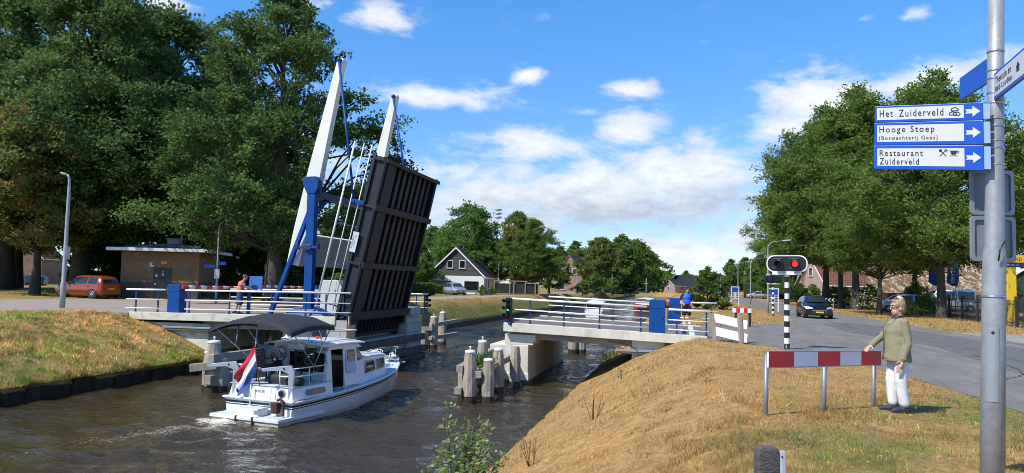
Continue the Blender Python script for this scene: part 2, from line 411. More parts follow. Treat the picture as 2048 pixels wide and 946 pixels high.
def greenness(x, y):
    n = fbm(x * .22, y * .22, 9, 5) * 1.7
    nf = fbm(x * .55, y * .55, 3, 5) * 1.6
    right = np.clip(.04 + .2 * n + (.06 + .6 * nf) * sstep(-1.2, 1.0, x) * sstep(21, 13, y) + .2 * nf * sstep(-3, -1, x) + .62 * np.exp(-((x - 4.6) / .7) ** 2) * sstep(16, 10, y) + .3 * sstep(5, 3, y) * sstep(1, 3, x) + .12 * (y > 47) + .25 * sstep(3, 4, x) * sstep(9, 7, y), 0, 1)
    near_l = np.clip(.32 + .35 * n + .2 * sstep(-21.5, -19.4, x), 0, 1)
    far_l = np.clip(.9 - .68 * sstep(19.9, 21.0, -x) + .35 * n + .5 * (x < -27), 0.05, 1)
    l = np.where(y > 40, far_l, near_l)
    return np.where(x > -10, right, l)

def axis_pts(*segs):
    out = []
    for a, b, st in segs: out += list(np.arange(a, b, st))
    return np.array(out)
gx = axis_pts((-700, -120, 60), (-120, -48, 6), (-48, -30, 1.5), (-30, -19.4, .45)); gx = np.r_[gx, [-19.4, -19.2, -19.07, -19.03, -19.0, -18.9, -16, -12, -8, -5.5, -5.2, -4.8, -4.4]]
gx = np.r_[gx, axis_pts((-4.1, 6, .3), (6, 20, .8), (20, 60, 4), (60, 700.1, 64))]
gy = np.r_[axis_pts((-150, -20, 26), (-20, 0, 2), (0, 50, .45), (50, 120, 1.6), (120, 330, 7)), [316, 318, 322, 326, 331], axis_pts((345, 900, 60))]
gy = np.unique(np.sort(gy))
GX, GY = np.meshgrid(gx, gy)
GZ = land(GX, GY)
def grid_mesh(name, X, Y, Z, m, smooth=True):
    ny, nx = X.shape
    me = D.meshes.new(name)
    idx = np.arange(nx * ny).reshape(ny, nx)
    q = np.stack([idx[:-1, :-1], idx[:-1, 1:], idx[1:, 1:], idx[1:, :-1]], -1).reshape(-1, 4)
    raw_mesh(me, np.stack([X, Y, Z], -1).reshape(-1, 3), q, smooth)
    me.materials.append(m)
    return me
def raw_mesh(me, co, faces, smooth=False):
    k = faces.shape[1]; nf = len(faces)
    me.vertices.add(len(co)); me.vertices.foreach_set('co', co.astype(np.float32).ravel())
    me.loops.add(nf * k); me.loops.foreach_set('vertex_index', faces.astype(np.int32).ravel())
    me.polygons.add(nf); me.polygons.foreach_set('loop_start', (np.arange(nf) * k).astype(np.int32))
    me.polygons.foreach_set('use_smooth', np.full(nf, smooth))
    me.update(calc_edges=True); me.validate()
def float_attr(me, name, vals):
    a = me.attributes.new(name, 'FLOAT', 'POINT'); a.data.foreach_set('value', np.asarray(vals, np.float32).ravel())
def color_attr(me, vals):
    a = me.attributes.new('Col', 'FLOAT_COLOR', 'POINT')
    v = np.ones((len(vals), 4), np.float32); v[:, :3] = vals; a.data.foreach_set('color', v.ravel())

def ground_mat():
    m = D.materials.new('dry_grass_soil'); m.use_nodes = True
    nt = m.node_tree; N, L = nt.nodes, nt.links; b = N['Principled BSDF']
    b.inputs['Roughness'].default_value = .95; b.inputs['Specular IOR Level'].default_value = .1
    a = N.new('ShaderNodeAttribute'); a.attribute_name = 'green'
    tc = N.new('ShaderNodeTexCoord')
    def noise(s, d=8, r=.7):
        n = N.new('ShaderNodeTexNoise'); n.inputs['Scale'].default_value = s; n.inputs['Detail'].default_value = d; n.inputs['Roughness'].default_value = r
        L.new(tc.outputs['Object'], n.inputs['Vector']); return n.outputs['Fac']
    n1, n2, n3 = noise(.9), noise(14, 6), noise(3.5)
    ad = N.new('ShaderNodeMath'); ad.operation = 'MULTIPLY_ADD'; L.new(n1, ad.inputs[0]); ad.inputs[1].default_value = 1.3; ad.inputs[2].default_value = -.65
    su = N.new('ShaderNodeMath'); su.use_clamp = True; L.new(ad.outputs[0], su.inputs[0]); L.new(a.outputs['Fac'], su.inputs[1])
    mx = N.new('ShaderNodeMix'); mx.data_type = 'RGBA'; L.new(su.outputs[0], mx.inputs['Factor'])
    mx.inputs[6].default_value = (.47, .28, .105, 1); mx.inputs[7].default_value = (.2, .2, .06, 1)
    mr = N.new('ShaderNodeMapRange'); mr.inputs['From Min'].default_value = .46; mr.inputs['From Max'].default_value = .66; mr.inputs['To Max'].default_value = .9
    L.new(n3, mr.inputs['Value'])
    m2 = N.new('ShaderNodeMix'); m2.data_type = 'RGBA'; L.new(mr.outputs[0], m2.inputs['Factor']); L.new(mx.outputs[2], m2.inputs[6]); m2.inputs[7].default_value = (.27, .155, .065, 1)
    v = N.new('ShaderNodeMapRange'); v.inputs['From Min'].default_value = .3; v.inputs['From Max'].default_value = .7; v.inputs['To Min'].default_value = .42; v.inputs['To Max'].default_value = 1.5; L.new(n2, v.inputs['Value'])
    sc = N.new('ShaderNodeVectorMath'); sc.operation = 'SCALE'; L.new(m2.outputs[2], sc.inputs[0]); L.new(v.outputs[0], sc.inputs['Scale'])
    L.new(sc.outputs[0], b.inputs['Base Color'])
    bp = N.new('ShaderNodeBump'); bp.inputs['Strength'].default_value = .8; bp.inputs['Distance'].default_value = .06; L.new(n2, bp.inputs['Height']); L.new(bp.outputs[0], b.inputs['Normal'])
    return m
m_ground = ground_mat()
gme = grid_mesh('ground', GX, GY, GZ, m_ground)
float_attr(gme, 'green', greenness(GX, GY))
ground = structure(link('ground', gme))

# ---- water with ripples, and the wash behind the boat
BOAT_O = Vector((-11.4, 17.95, WATER)); BOAT_A = math.atan2(1.8, 7.3)
def water_mat():
    m = D.materials.new('canal_water'); m.use_nodes = True
    nt = m.node_tree; N, L = nt.nodes, nt.links; b = N['Principled BSDF']
    b.inputs['IOR'].default_value = 1.42; b.inputs['Specular IOR Level'].default_value = .62
    a = N.new('ShaderNodeAttribute'); a.attribute_name = 'foam'
    tc = N.new('ShaderNodeTexCoord')
    def noise(s, stretch, d=4, r=.6, dist=0., off=0):
        mp = N.new('ShaderNodeMapping'); mp.inputs['Scale'].default_value = stretch; mp.inputs['Location'].default_value = (off, off, 0); L.new(tc.outputs['Object'], mp.inputs['Vector'])
        n = N.new('ShaderNodeTexNoise'); n.inputs['Scale'].default_value = s; n.inputs['Detail'].default_value = d; n.inputs['Roughness'].default_value = r; n.inputs['Distortion'].default_value = dist
        L.new(mp.outputs[0], n.inputs['Vector']); return n.outputs['Fac']
    w1 = noise(2.3, (1, 1.9, 1), 3, .5, .4); w2 = noise(8.5, (1, 1.8, 1), 3, .55, .3, 4)
    h = N.new('ShaderNodeMath'); h.operation = 'MULTIPLY_ADD'; L.new(w2, h.inputs[0]); h.inputs[1].default_value = .36; L.new(w1, h.inputs[2])
    bp = N.new('ShaderNodeBump'); bp.inputs['Strength'].default_value = 1.0; bp.inputs['Distance'].default_value = .26
    ru = N.new('ShaderNodeAttribute'); ru.attribute_name = 'ruffle'; L.new(ru.outputs['Fac'], bp.inputs['Strength']); L.new(h.outputs[0], bp.inputs['Height'])
    L.new(bp.outputs[0], b.inputs['Normal'])
    fn = noise(8.0, (1, 1.6, 1), 9, .75, 1.0)
    s1 = N.new('ShaderNodeMath'); s1.operation = 'ADD'; s0 = N.new('ShaderNodeMath'); s0.operation = 'MULTIPLY_ADD'; L.new(fn, s0.inputs[0]); s0.inputs[1].default_value = 2.4; s0.inputs[2].default_value = -1.2; L.new(s0.outputs[0], s1.inputs[0]); L.new(a.outputs['Fac'], s1.inputs[1])
    mr = N.new('ShaderNodeMapRange'); mr.inputs['From Min'].default_value = .42; mr.inputs['From Max'].default_value = .9; L.new(s1.outputs[0], mr.inputs['Value'])
    mx = N.new('ShaderNodeMix'); mx.data_type = 'RGBA'; L.new(mr.outputs[0], mx.inputs['Factor'])
    mx.inputs[6].default_value = (.046, .032, .014, 1); mx.inputs[7].default_value = (.62, .56, .44, 1)
    L.new(mx.outputs[2], b.inputs['Base Color'])
    ro = N.new('ShaderNodeMapRange'); ro.inputs['To Min'].default_value = .04; ro.inputs['To Max'].default_value = .7; L.new(mr.outputs[0], ro.inputs['Value']); L.new(ro.outputs[0], b.inputs['Roughness'])
    return m
wx = axis_pts((-19.02, -3.0, .13)); wx = np.r_[wx, [-2.4]]
wy = np.r_[axis_pts((-30, 8, 2), (8, 32, .13), (32, 60, .5), (60, 330, 6)), [331]]
WX, WY = np.meshgrid(wx, wy)
rngw = np.random.default_rng(4)
WZ = np.full(WX.shape, WATER)
for i in range(26):
    lam = rngw.uniform(.5, 2.4); a = rngw.normal(1.35, .55); k = 2 * math.pi / lam
    WZ = WZ + lam * .0042 * np.sin(k * (WX * math.cos(a) + WY * math.sin(a)) + rngw.uniform(0, 6.28))
ca, sa = math.cos(BOAT_A), math.sin(BOAT_A)
bl = (WX - BOAT_O.x) * ca - (WY - BOAT_O.y) * sa           # across and along the boat
bn = (WX - BOAT_O.x) * sa + (WY - BOAT_O.y) * ca
back = np.clip(-bn, 0, None)
jit = .25 * np.sin(bn * 1.9 + 1) + .16 * np.sin(bn * 4.3) + .12 * np.sin(bn * 7.9 + 2)
foam = 0.72 * np.exp(-((bl + .25 + .12 * back + jit * .5 + .05 * back ** 1.2) / (.42 + .06 * back)) ** 2) * np.exp(-back / 4.6) * (bn < .12) + \
       .38 * np.exp(-((np.abs(bl - .1 + jit * .3) - (1.05 + .1 * back)) / .2) ** 2) * np.exp(-back / 1.6) * (bn < .12) + \
       .45 * np.exp(-((bn + .12) / .16) ** 2) * (np.abs(bl) < 1.3) + \
       .36 * np.exp(-((bl + 1.1 + .5 * back + jit) / .25) ** 2) * np.exp(-back / 5.) * (bn < 0) * (.6 + .4 * np.sin(bn * 3)) + \
       .42 * np.exp(-((bl - 1.5 - .5 * np.clip(5.6 - bn, 0, 9) * .42 - jit * .4) / .12) ** 2) * np.exp(-np.clip(5.8 - bn, 0, 9) / .9) * (bn < 5.8)
WZ = WZ + .035 * np.sin(5.2 * (back + .7 * np.abs(bl)) + jit) * np.exp(-back / 7) * (bn < 0) * np.exp(-(bl / 3.2) ** 2)
WZ = WZ + .05 * np.sin(3.6 * (bl * .8 - (6 - bn) * .28)) * np.exp(-((bl - 1.6 - .35 * np.clip(6 - bn, 0, 20)) / 1.1) ** 2) * (bn < 6.3) * (bl > .9)
WZ = WZ + foam * .05
wme = grid_mesh('water', WX, WY, WZ, water_mat())
float_attr(wme, 'foam', foam)
float_attr(wme, 'ruffle', np.clip(.3 + .68 * sstep(-13.5, -9, WX) + .5 * sstep(30, 45, WY) + .3 * fbm(WX * .25, WY * .12, 61, 3), .25, 1.1))
water = structure(link('water', wme))

# ---- roads
def sheet(name, poly, z, m, th=0.):
    bm = bmesh.new()
    vs_ = [bm.verts.new((x, y, z)) for x, y in poly]
    e = [bm.edges.new((vs_[i], vs_[(i + 1) % len(vs_)])) for i in range(len(vs_))]
    bmesh.ops.triangle_fill(bm, edges=e, use_beauty=True)
    bmesh.ops.recalc_face_normals(bm, faces=bm.faces)
    if bm.faces and sum(f.normal.z for f in bm.faces) < 0: bmesh.ops.reverse_faces(bm, faces=bm.faces)
    if th:
        g = bmesh.ops.extrude_face_region(bm, geom=bm.faces[:]); bmesh.ops.translate(bm, vec=(0, 0, -th), verts=[v for v in g['geom'] if isinstance(v, bmesh.types.BMVert)])
    if True:      # a real edge going down into the ground
        top = vs_; low = [bm.verts.new((x, y, z - .12)) for x, y in poly]
        for i in range(len(top)):
            j = (i + 1) % len(top); bm.faces.new((top[i], top[j], low[j], low[i]))
    me = D.meshes.new(name); bm.to_mesh(me); bm.free(); me.materials.append(m)
    return link(name, me)
m_asphalt = mat('asphalt', (.17, .152, .13), .9, var=.3, scale=2.2, bump=.5, bscale=50, dirt=(.25, .22, .18), dirt_amt=.8, dscale=.8, stretch=(1, .3, 1))
m_tarmac = mat('bridge_tarmac', (.145, .13, .115), .9, var=.2, scale=1.4, bump=.35, bscale=60, dirt=(.16, .15, .135), dirt_amt=.5, dscale=.5)
m_drive = mat('pale_paving', (.3, .265, .225), .9, var=.2, scale=1.5, bump=.3, bscale=40, dirt=(.2, .17, .13), dirt_amt=.5, dscale=.6)
m_clinker = brick_mat('road_bricks', (.36, .28, .235), (.3, .24, .2), (.25, .21, .17), bw=.21, bh=.1, var=.35, bump=.25)
def remap_brick(m):   # the bricks lie flat: rows along y
    nt = m.node_tree
    for l in list(nt.links):
        if l.to_node.type == 'TEX_BRICK' and l.to_socket.name == 'Vector': nt.links.remove(l)
    tc = [n for n in nt.nodes if n.type == 'TEX_COORD'][0]; bt = [n for n in nt.nodes if n.type == 'TEX_BRICK'][0]
    nt.links.new(tc.outputs['Object'], bt.inputs['Vector'])
remap_brick(m_clinker)
structure(sheet('road', ROAD_R, -.175, m_asphalt))
structure(sheet('driveway', DRIVE_R, -.171, m_drive))
structure(sheet('brick_road', ROAD_L, .02, m_clinker))
m_patch = mat('asphalt_patch', (.125, .118, .108), .85, var=.3, scale=3, bump=.3, bscale=60)
patch = [(8.2, 10), (7.6, 20), (8.4, 28), (7.2, 36), (7.6, 44), (9.4, 47), (11, 41), (11.2, 30), (11.4, 20), (11.4, 10)]
structure(sheet('road_patch', patch, -.170, m_patch))
def cracks():
    rn = random.Random(12); mb = MB()
    for x, y, a, n in ((6.6, 12, 1.5, 60), (9.7, 9, 1.6, 90), (7.0, 24, .2, 40), (4.5, 30, .1, 50), (8.2, 30, 1.5, 70), (10.6, 22, 1.45, 80), (6.3, 17, 1.1, 40), (9.0, 40, 1.6, 80), (5.8, 21, 2.2, 30)):
        for k in range(n):
            a2 = a + rn.uniform(-.35, .35); w = rn.uniform(.006, .016); q = (x + .22 * math.cos(a2), y + .22 * math.sin(a2)); nx_, ny_ = -math.sin(a2) * w, math.cos(a2) * w
            mb.add([(x + nx_, y + ny_, -.1655), (x - nx_, y - ny_, -.1655), (q[0] - nx_, q[1] - ny_, -.1655), (q[0] + nx_, q[1] + ny_, -.1655)], [(0, 1, 2, 3)]); x, y = q
    structure(mb.build('road_cracks', mat('tar_seam', (.035, .033, .031), .7, var=.3)))
cracks()
# ================================================================ grass
def leaf_object_mesh(name, base, up, side, length, width, cols, m, quad=True):
    """many small faces: base point, direction, sideways vector; blades (triangles) or leaves (diamonds)"""
    n = len(base); L_ = np.asarray(length)[:, None]; W_ = np.asarray(width)[:, None]
    me = D.meshes.new(name)
    if quad:
        co = np.stack([base, base + up * L_ * .45 + side * W_ * .5, base + up * L_, base + up * L_ * .45 - side * W_ * .5], 1).reshape(-1, 3)
        k = 4
    else:
        co = np.stack([base - side * W_ * .5, base + side * W_ * .5, base + up * L_], 1).reshape(-1, 3); k = 3
    raw_mesh(me, co, np.arange(n * k).reshape(n, k))
    color_attr(me, np.repeat(cols, k, 0)); me.materials.append(m)
    return me
STRAW = np.array([[.54, .325, .115], [.62, .42, .165], [.46, .245, .085], [.6, .44, .2], [.29, .16, .065]])
GREEN = np.array([[.17, .22, .04], [.24, .26, .06], [.13, .18, .03], [.3, .28, .075]])
BRIGHT = np.array([[.13, .25, .035], [.17, .29, .045], [.11, .21, .03]])
def scatter_grass(name, label, seed, n, sample, hgt, wid, gain=1.0):
    rng = np.random.default_rng(seed)
    x, y = sample(rng, n)
    jx, jy = x + rng.normal(0, .09, len(x)), y + rng.normal(0, .09, len(x))
    keep = ~(inside(ROAD_R, jx, jy) | inside(DRIVE_R, jx, jy) | inside(ROAD_L, jx, jy)) & ~((x > -23.6) & (x < 1.2) & (y > 28.1) & (y < 36.4))
    keep &= (fbm(x * .9, y * .9, 71, 4) > -.2) | (rng.random(len(x)) < .35)
    x, y = x[keep], y[keep]; n = len(x)
    dist = np.hypot(x, y)
    z = land(np.where((x > -19.07) & (x < -18.5), -19.08, x), y) - .01
    g = np.clip(greenness(x, y) + rng.normal(0, .22, n) + .35 * wob(x * 1.7, y * 1.9), 0, 1)
    isg = rng.random(n) < g
    c = np.where(isg[:, None], np.where((g > .75)[:, None], BRIGHT[rng.integers(0, 3, n)], GREEN[rng.integers(0, 4, n)]), STRAW[rng.integers(0, 5, n)]) * gain * rng.uniform(.62, 1.25, (n, 1)) * np.clip(1 + .5 * fbm(x * 1.5, y * 1.5, 31, 3) + .75 * fbm(x * 5., y * 5., 33, 3), .35, 1.7)[:, None]
    a = rng.uniform(0, 2 * math.pi, n); lean = np.abs(rng.normal(.85, .5, n))
    up = np.stack([np.cos(a) * lean, np.sin(a) * lean, np.ones(n)], 1); up /= np.linalg.norm(up, axis=1)[:, None]
    b = rng.uniform(0, 2 * math.pi, n); side = np.stack([np.cos(b), np.sin(b), np.zeros(n)], 1)
    clump = np.clip(.8 + .7 * fbm(x * 1.1, y * 1.1, 41, 3) + 1.0 * fbm(x * 4., y * 4., 43, 2), .2, 2.2)
    h = hgt * rng.uniform(.5, 1.5, n) * clump
    w = wid * rng.uniform(.6, 1.4, n) * np.clip(dist / 10., .55, 3.2)
    me = leaf_object_mesh(name, np.stack([x, y, z], 1), up, side, h, w, c, m_blade, quad=False)
    o = link(name, me); tag(o, label, 'grass', kind='stuff'); return o
def near_right(rng, n):
    r = 2.2 * (32 / 2.2) ** rng.random(n); a = rng.uniform(R_(-34), R_(48), n) - YAW
    x, y = r * np.sin(a), r * np.cos(a); k = (x > -3.9) & (x < 6.2) & (y < 28.5); return x[k], y[k]
scatter_grass('grass', 'dry straw coloured grass on the near bank and verge', 1, 560000, near_right, .062, .0058)
def tufts(rng, n):
    x, y = near_right(rng, n * 4); k = fbm(x * 1.6, y * 1.6, 51, 3) > .22; return x[k], y[k]
scatter_grass('grass', 'longer tufts of straw standing in the dry grass', 7, 60000, tufts, .13, .006)
def near_left(rng, n):
    y = rng.uniform(10, 31, n); x = rng.uniform(-29, -19.02, n); k = y < 28.2 + 3 * (x < -23.5); return x[k], y[k]
scatter_grass('grass', 'yellow green grass on the slope left of the canal', 2, 170000, near_left, .13, .008, 1.6)
def edge_left(rng, n):
    return rng.uniform(-19.2, -18.93, n), rng.uniform(8, 28, n)
scatter_grass('grass', 'grass hanging over the top of the dark boarding on the left bank', 8, 16000, edge_left, .2, .009, 1.3)
def far_left(rng, n):
    y = 36 + 120 * rng.random(n) ** 1.7; x = rng.uniform(-22.2, -19.05, n); return x, y
scatter_grass('grass', 'green and straw grass on the far bank behind the bridge', 3, 80000, far_left, .10, .009, 1.25)
def far_right(rng, n):
    y = 36.5 + 100 * rng.random(n) ** 1.7; x = rng.uniform(-3.8, 7.5, n); return x, y
scatter_grass('grass', 'dry grass between canal and road behind the bridge', 4, 60000, far_right, .09, .008)
def verge_right(rng, n):
    y = 30 + 90 * rng.random(n) ** 1.5; x = rng.uniform(12.4, 24, n); return x, y
scatter_grass('grass', 'rough grass verge under the roadside trees', 5, 60000, verge_right, .11, .008)
def verge_left(rng, n):
    y = rng.uniform(36, 130, n); x = -27 - 36 * rng.random(n); return x, y
scatter_grass('grass', 'lawns and verges on the far side of the canal', 6, 60000, verge_left, .09, .010, 1.2)

# ================================================================ trees
def tree_meshes(name, seed, H, zc, R, tr, ncl, nleaf, ls, palette, squash=.85, top=.55, open_=.3, bend=.3):
    rng = np.random.default_rng(seed)
    ph = rng.uniform(0, 6.28, 8)
    def env(t, a):      # crown outline, uneven around and up
        base = np.sin(np.pi * np.clip(.10 + .90 * t ** top, 0, 1)) ** .75
        return R * base * (1 + .2 * np.sin(2 * a + ph[0] + 3 * t) + .14 * np.sin(3 * a + ph[1] - 5 * t) + .12 * np.sin(9 * t + ph[2] + a))
    t = rng.beta(1.15, 1.25, ncl); a = rng.uniform(0, 2 * math.pi, ncl)
    rr = np.sqrt(rng.uniform(open_ ** 2, 1.0, ncl))
    er = env(t, a)
    C = np.stack([np.cos(a) * rr * er, np.sin(a) * rr * er, zc + t * (H - zc) * .97], 1)
    rc = np.clip(R * .2 * rng.uniform(.65, 1.35, ncl), .35, None) * (.72 + .28 * (er / R))
    # leaves: each clump a ragged tuft made of several sprays
    wsum = rc ** 2; cnt = np.maximum((wsum / wsum.sum() * nleaf).astype(int), 10)
    ci = np.repeat(np.arange(ncl), cnt); n = len(ci)
    nsp = 9
    spd = rng.normal(0, 1, (ncl, nsp, 3)); spd /= np.linalg.norm(spd, axis=2, keepdims=True); spd[:, :, 2] = spd[:, :, 2] * .8 + .15
    spl = rng.uniform(.55, 1.25, (ncl, nsp))
    si = rng.integers(0, nsp, n)
    u = rng.random(n) ** .6
    pos = C[ci] + spd[ci, si] * (spl[ci, si] * u * rc[ci])[:, None] * np.array([1, 1, squash]) + rng.normal(0, .17, (n, 3)) * rc[ci][:, None] * np.array([1, 1, .7])
    out = spd[ci, si] + np.array([0, 0, -.15])
    up = out + rng.normal(0, .7, (n, 3)); up /= np.linalg.norm(up, axis=1)[:, None]
    nrm = np.array([0, 0, .55]) + .6 * spd[ci, si] + rng.normal(0, .55, (n, 3))
    side = np.cross(up, nrm); side /= np.maximum(np.linalg.norm(side, axis=1), 1e-6)[:, None]
    L_ = ls * rng.uniform(.65, 1.4, n)
    pal = np.array(palette)
    cc = pal[rng.integers(0, len(pal), ncl)] * rng.uniform(.82, 1.2, (ncl, 1))
    col = (.6 * cc[ci] + .4 * pal[rng.integers(0, len(pal), n)]) * rng.uniform(.8, 1.2, (n, 1))
    crown = leaf_object_mesh(name + '_crown', pos, up, side, L_, L_ * .72, col, m_leaf)
    # trunk with limbs to every clump
    mb = MB()
    tp = []; top_h = zc + (H - zc) * .72
    for k in range(7):
        f = k / 6; tp.append(Vector((bend * math.sin(f * 3 + ph[3]) * f * R * .2, bend * math.cos(f * 2.3 + ph[4]) * f * R * .2, f * top_h)))
    rad = [tr * (1.35 if k == 0 else 1) * (1 - .78 * (k / 6)) for k in range(7)]
    mb.path([tp[0] - Vector((0, 0, .3))] + tp, [rad[0] * 1.15] + rad, 12)
    def trunk_at(z):
        f = max(0, min(5.999, z / top_h * 6)); i = int(f); return tp[i].lerp(tp[i + 1], f - i), rad[i] + (rad[i + 1] - rad[i]) * (f - i)
    nl = 9; limbs = []
    for k in range(nl):
        aa = 2 * math.pi * k / nl + rng.uniform(-.3, .3); z0 = zc * .8 + (top_h - zc * .8) * (k / nl) * .85
        p0, r0 = trunk_at(z0); reach = R * rng.uniform(.4, .62) * (1 - .6 * k / nl); rise = (H - z0) * rng.uniform(.2, .38)
        pts = [p0, p0 + Vector((math.cos(aa) * reach * .4, math.sin(aa) * reach * .4, rise * .35)), p0 + Vector((math.cos(aa + .2) * reach, math.sin(aa + .2) * reach, rise))]
        mb.path(pts, [r0 * .55, r0 * .36, r0 * .14], 7); limbs.append((pts, r0))
    for i in range(ncl):
        c = Vector(C[i]); best = None
        for pts, r0 in limbs:
            for q in pts[1:]:
                d = (q - c).length + (2 if q.z > c.z else 0)
                if best is None or d < best[0]: best = (d, q, r0 * .2)
        q, r0 = trunk_at(max(zc * .9, c.z - 1.2 * math.hypot(c.x, c.y)))
        d = (q - c).length
        if best is None or d < best[0]: best = (d, q, r0 * .35)
        q, r0 = best[1], max(min(best[2], .1), .02)
        mid = q.lerp(c, .5) + Vector((0, 0, .08 * best[0]))
        mb.path([q, mid, c], [r0, r0 * .7, r0 * .3], 5)
    trunk = mb.build(name + '_trunk', m_bark)
    tm = trunk.data; D.objects.remove(trunk)
    return tm, crown
def put_tree(meshes, name, label, loc, rz=0., scale=1., group=None, cat='tree', parts=('trunk', 'crown')):
    t = thing(name, label, cat, loc, rz, group); t.scale = (scale,) * 3 if isinstance(scale, (int, float)) else scale
    link(parts[0], meshes[0], t); link(parts[1], meshes[1], t)
    return t
DK = [(.078, .148, .036), (.098, .175, .045), (.062, .12, .03), (.125, .2, .05)]
MG = [(.115, .19, .033), (.145, .225, .04), (.09, .155, .028), (.17, .24, .048)]
LG = [(.11, .21, .034), (.13, .235, .045), (.09, .175, .03)]
OR = [(.165, .215, .05), (.135, .195, .042), (.2, .195, .055), (.27, .19, .06), (.12, .17, .038)]
T_poplar = tree_meshes('tall', 11, 22, 3.6, 6.9, .52, 200, 88000, .21, DK, top=.6, open_=.35)
T_oak = tree_meshes('spread', 12, 19, 3.4, 7.2, .5, 190, 78000, .21, DK, top=.55, open_=.35)
T_chest = tree_meshes('chestnut', 13, 12.8, 3.0, 4.7, .26, 150, 46000, .22, OR, top=.62)
T_row = tree_meshes('row', 14, 18.5, 4.1, 6.4, .3, 260, 100000, .18, MG, top=.55)
T_row2 = tree_meshes('row2', 15, 17, 3.9, 5.8, .24, 230, 84000, .18, MG, top=.58)
T_round = tree_meshes('round', 16, 14, 1.8, 6.4, .4, 190, 52000, .27, LG, top=.62)
T_tawny = tree_meshes('tawny', 17, 14, 2.2, 5.2, .36, 150, 40000, .28, OR + MG, top=.6)
T_far = tree_meshes('far', 18, 15, 2.4, 6.5, .4, 130, 16000, .5, MG, top=.6)
T_fardk = tree_meshes('fardk', 19, 15, 1.5, 6.5, .4, 130, 16000, .5, DK + MG, top=.6)
T_bush = tree_meshes('bush', 20, 2.6, .2, 1.7, .06, 60, 7000, .13, MG, top=.5, squash=.8)
T_bushdk = tree_meshes('bushdk', 21, 4.2, .2, 2.6, .08, 90, 14000, .17, DK + MG[:1], top=.5, squash=.8)
T_small = tree_meshes('small', 22, 4.6, .3, 2.0, .09, 90, 12000, .17, DK + MG, top=.55)

def tree_px(meshes, name, label, px, dist, rz, scale=1., z=.1, **k):
    return put_tree(meshes, name, label, col_at(px, dist, z), rz, scale, **k)
# left of the canal
tree_px(T_poplar, 'broadleaf_tree', 'tall dark broadleaf tree directly behind the white balance beams', 545, 50, .6, 1.0, group='tall trees behind the brick hut')
tree_px(T_oak, 'broadleaf_tree', 'tall dark tree rising behind the brick utility hut', 330, 66, 2.1, 1.36, group='tall trees behind the brick hut')
tree_px(T_poplar, 'broadleaf_tree', 'tall dark tree with its thick trunk right behind the orange car', 160, 60, 3.3, 1.28, group='tall trees behind the brick hut')
tree_px(T_oak, 'broadleaf_tree', 'tall tree at the left edge above the tawny chestnut', 10, 68, 4.4, 1.5, group='tall trees behind the brick hut')
tree_px(T_chest, 'chestnut_tree', 'chestnut with rust tinged leaves and slim trunk left of the orange car', 70, 55, 1.1, 1.2)
tree_px(T_oak, 'broadleaf_tree', 'tall background tree between the hut and the balance beams', 455, 72, 5.2, 1.15, group='tall trees behind the brick hut')
tree_px(T_poplar, 'broadleaf_tree', 'dark tree in the wood left of the chestnut trunk', 28, 74, .2, 1.2, group='tall trees behind the brick hut')
tree_px(T_poplar, 'broadleaf_tree', 'tall background tree above the orange car roof', 240, 80, 2.7, 1.4, group='tall trees behind the brick hut')
tree_px(T_oak, 'broadleaf_tree', 'background tree seen past the right side of the dark crown by the beams', 690, 88, 3.0, .68)
for i, (px, dist, s, lab) in enumerate([
    (520, 72, 1.15, 'dark bush behind the striped post left of the blue strut'), (580, 70, 1.25, 'dark bush behind the foot of the white balance beam'),
    (640, 70, 1.2, 'dark bush directly behind the blue bridge column'), (485, 74, 1.2, 'dark bush beside the shaded end wall of the hut'), (690, 72, 1.1, 'dark bush behind the white control cabinet'),
    (215, 72, 1.3, 'dark undergrowth bush just left of the hut'), (185, 69, 1.1, 'dark undergrowth bush behind the orange car'),
    (740, 66, 1.2, 'dark bush hidden mostly by the raised deck')]):
    tree_px(T_bushdk, 'bush', lab, px, dist, i * 1.3, s, group='undergrowth behind the hut', cat='bush', parts=('stem', 'foliage'))
# along the far bank
tree_px(T_round, 'round_tree', 'big bright green round tree behind the white house', 935, 128, .4, 1.12, z=.0)
tree_px(T_tawny, 'tawny_tree', 'tawny topped tree right of the big green tree', 1035, 125, 1.2, 1.0, z=.0)
tree_px(T_row2, 'broadleaf_tree', 'green tree behind the timber frame right of the white house', 1065, 118, 2.2, .72, z=.0)
tree_px(T_far, 'broadleaf_tree', 'green tree partly hidden by the raised deck left of the white house', 838, 112, 3.2, .5, z=.0)
tree_px(T_fardk, 'broadleaf_tree', 'dark distant tree above the roof left of the white house', 862, 170, 1.2, .95, z=.0)
tree_px(T_far, 'broadleaf_tree', 'pale green tree in front of the brick houses', 1098, 140, 4.0, .55, z=.0)
tree_px(T_tawny, 'tawny_tree', 'rust tinged tree in the row beyond the brick houses', 1203, 185, 2.6, 1.0, z=.0)
for i, (px, dist, s, T, lab) in enumerate([
    (1150, 240, 1.05, T_fardk, 'dark tree behind the brick houses'), (1120, 200, .8, T_fardk, 'dark tree left of the tall brick gable'), (1185, 270, 1.2, T_fardk, 'dark tree top peeping over the rust tinged tree'),
    (1245, 200, 1.02, T_far, 'green tree right of the rust tinged tree'), (1272, 225, 1.05, T_far, 'green tree in the middle of the far row'),
    (1292, 262, 1.05, T_fardk, 'green tree near the right end of the far row'), (1308, 300, 1.0, T_far, 'last green tree at the right end of the far row'), (1225, 290, 1.25, T_fardk, 'tall dark tree behind the far row'),
    (1372, 330, .62, T_fardk, 'single dark tree behind the distant farmhouse')]):
    tree_px(T, 'broadleaf_tree', lab, px, dist, i * 1.7 + .3, s, z=.0, group='distant trees beyond the canal')
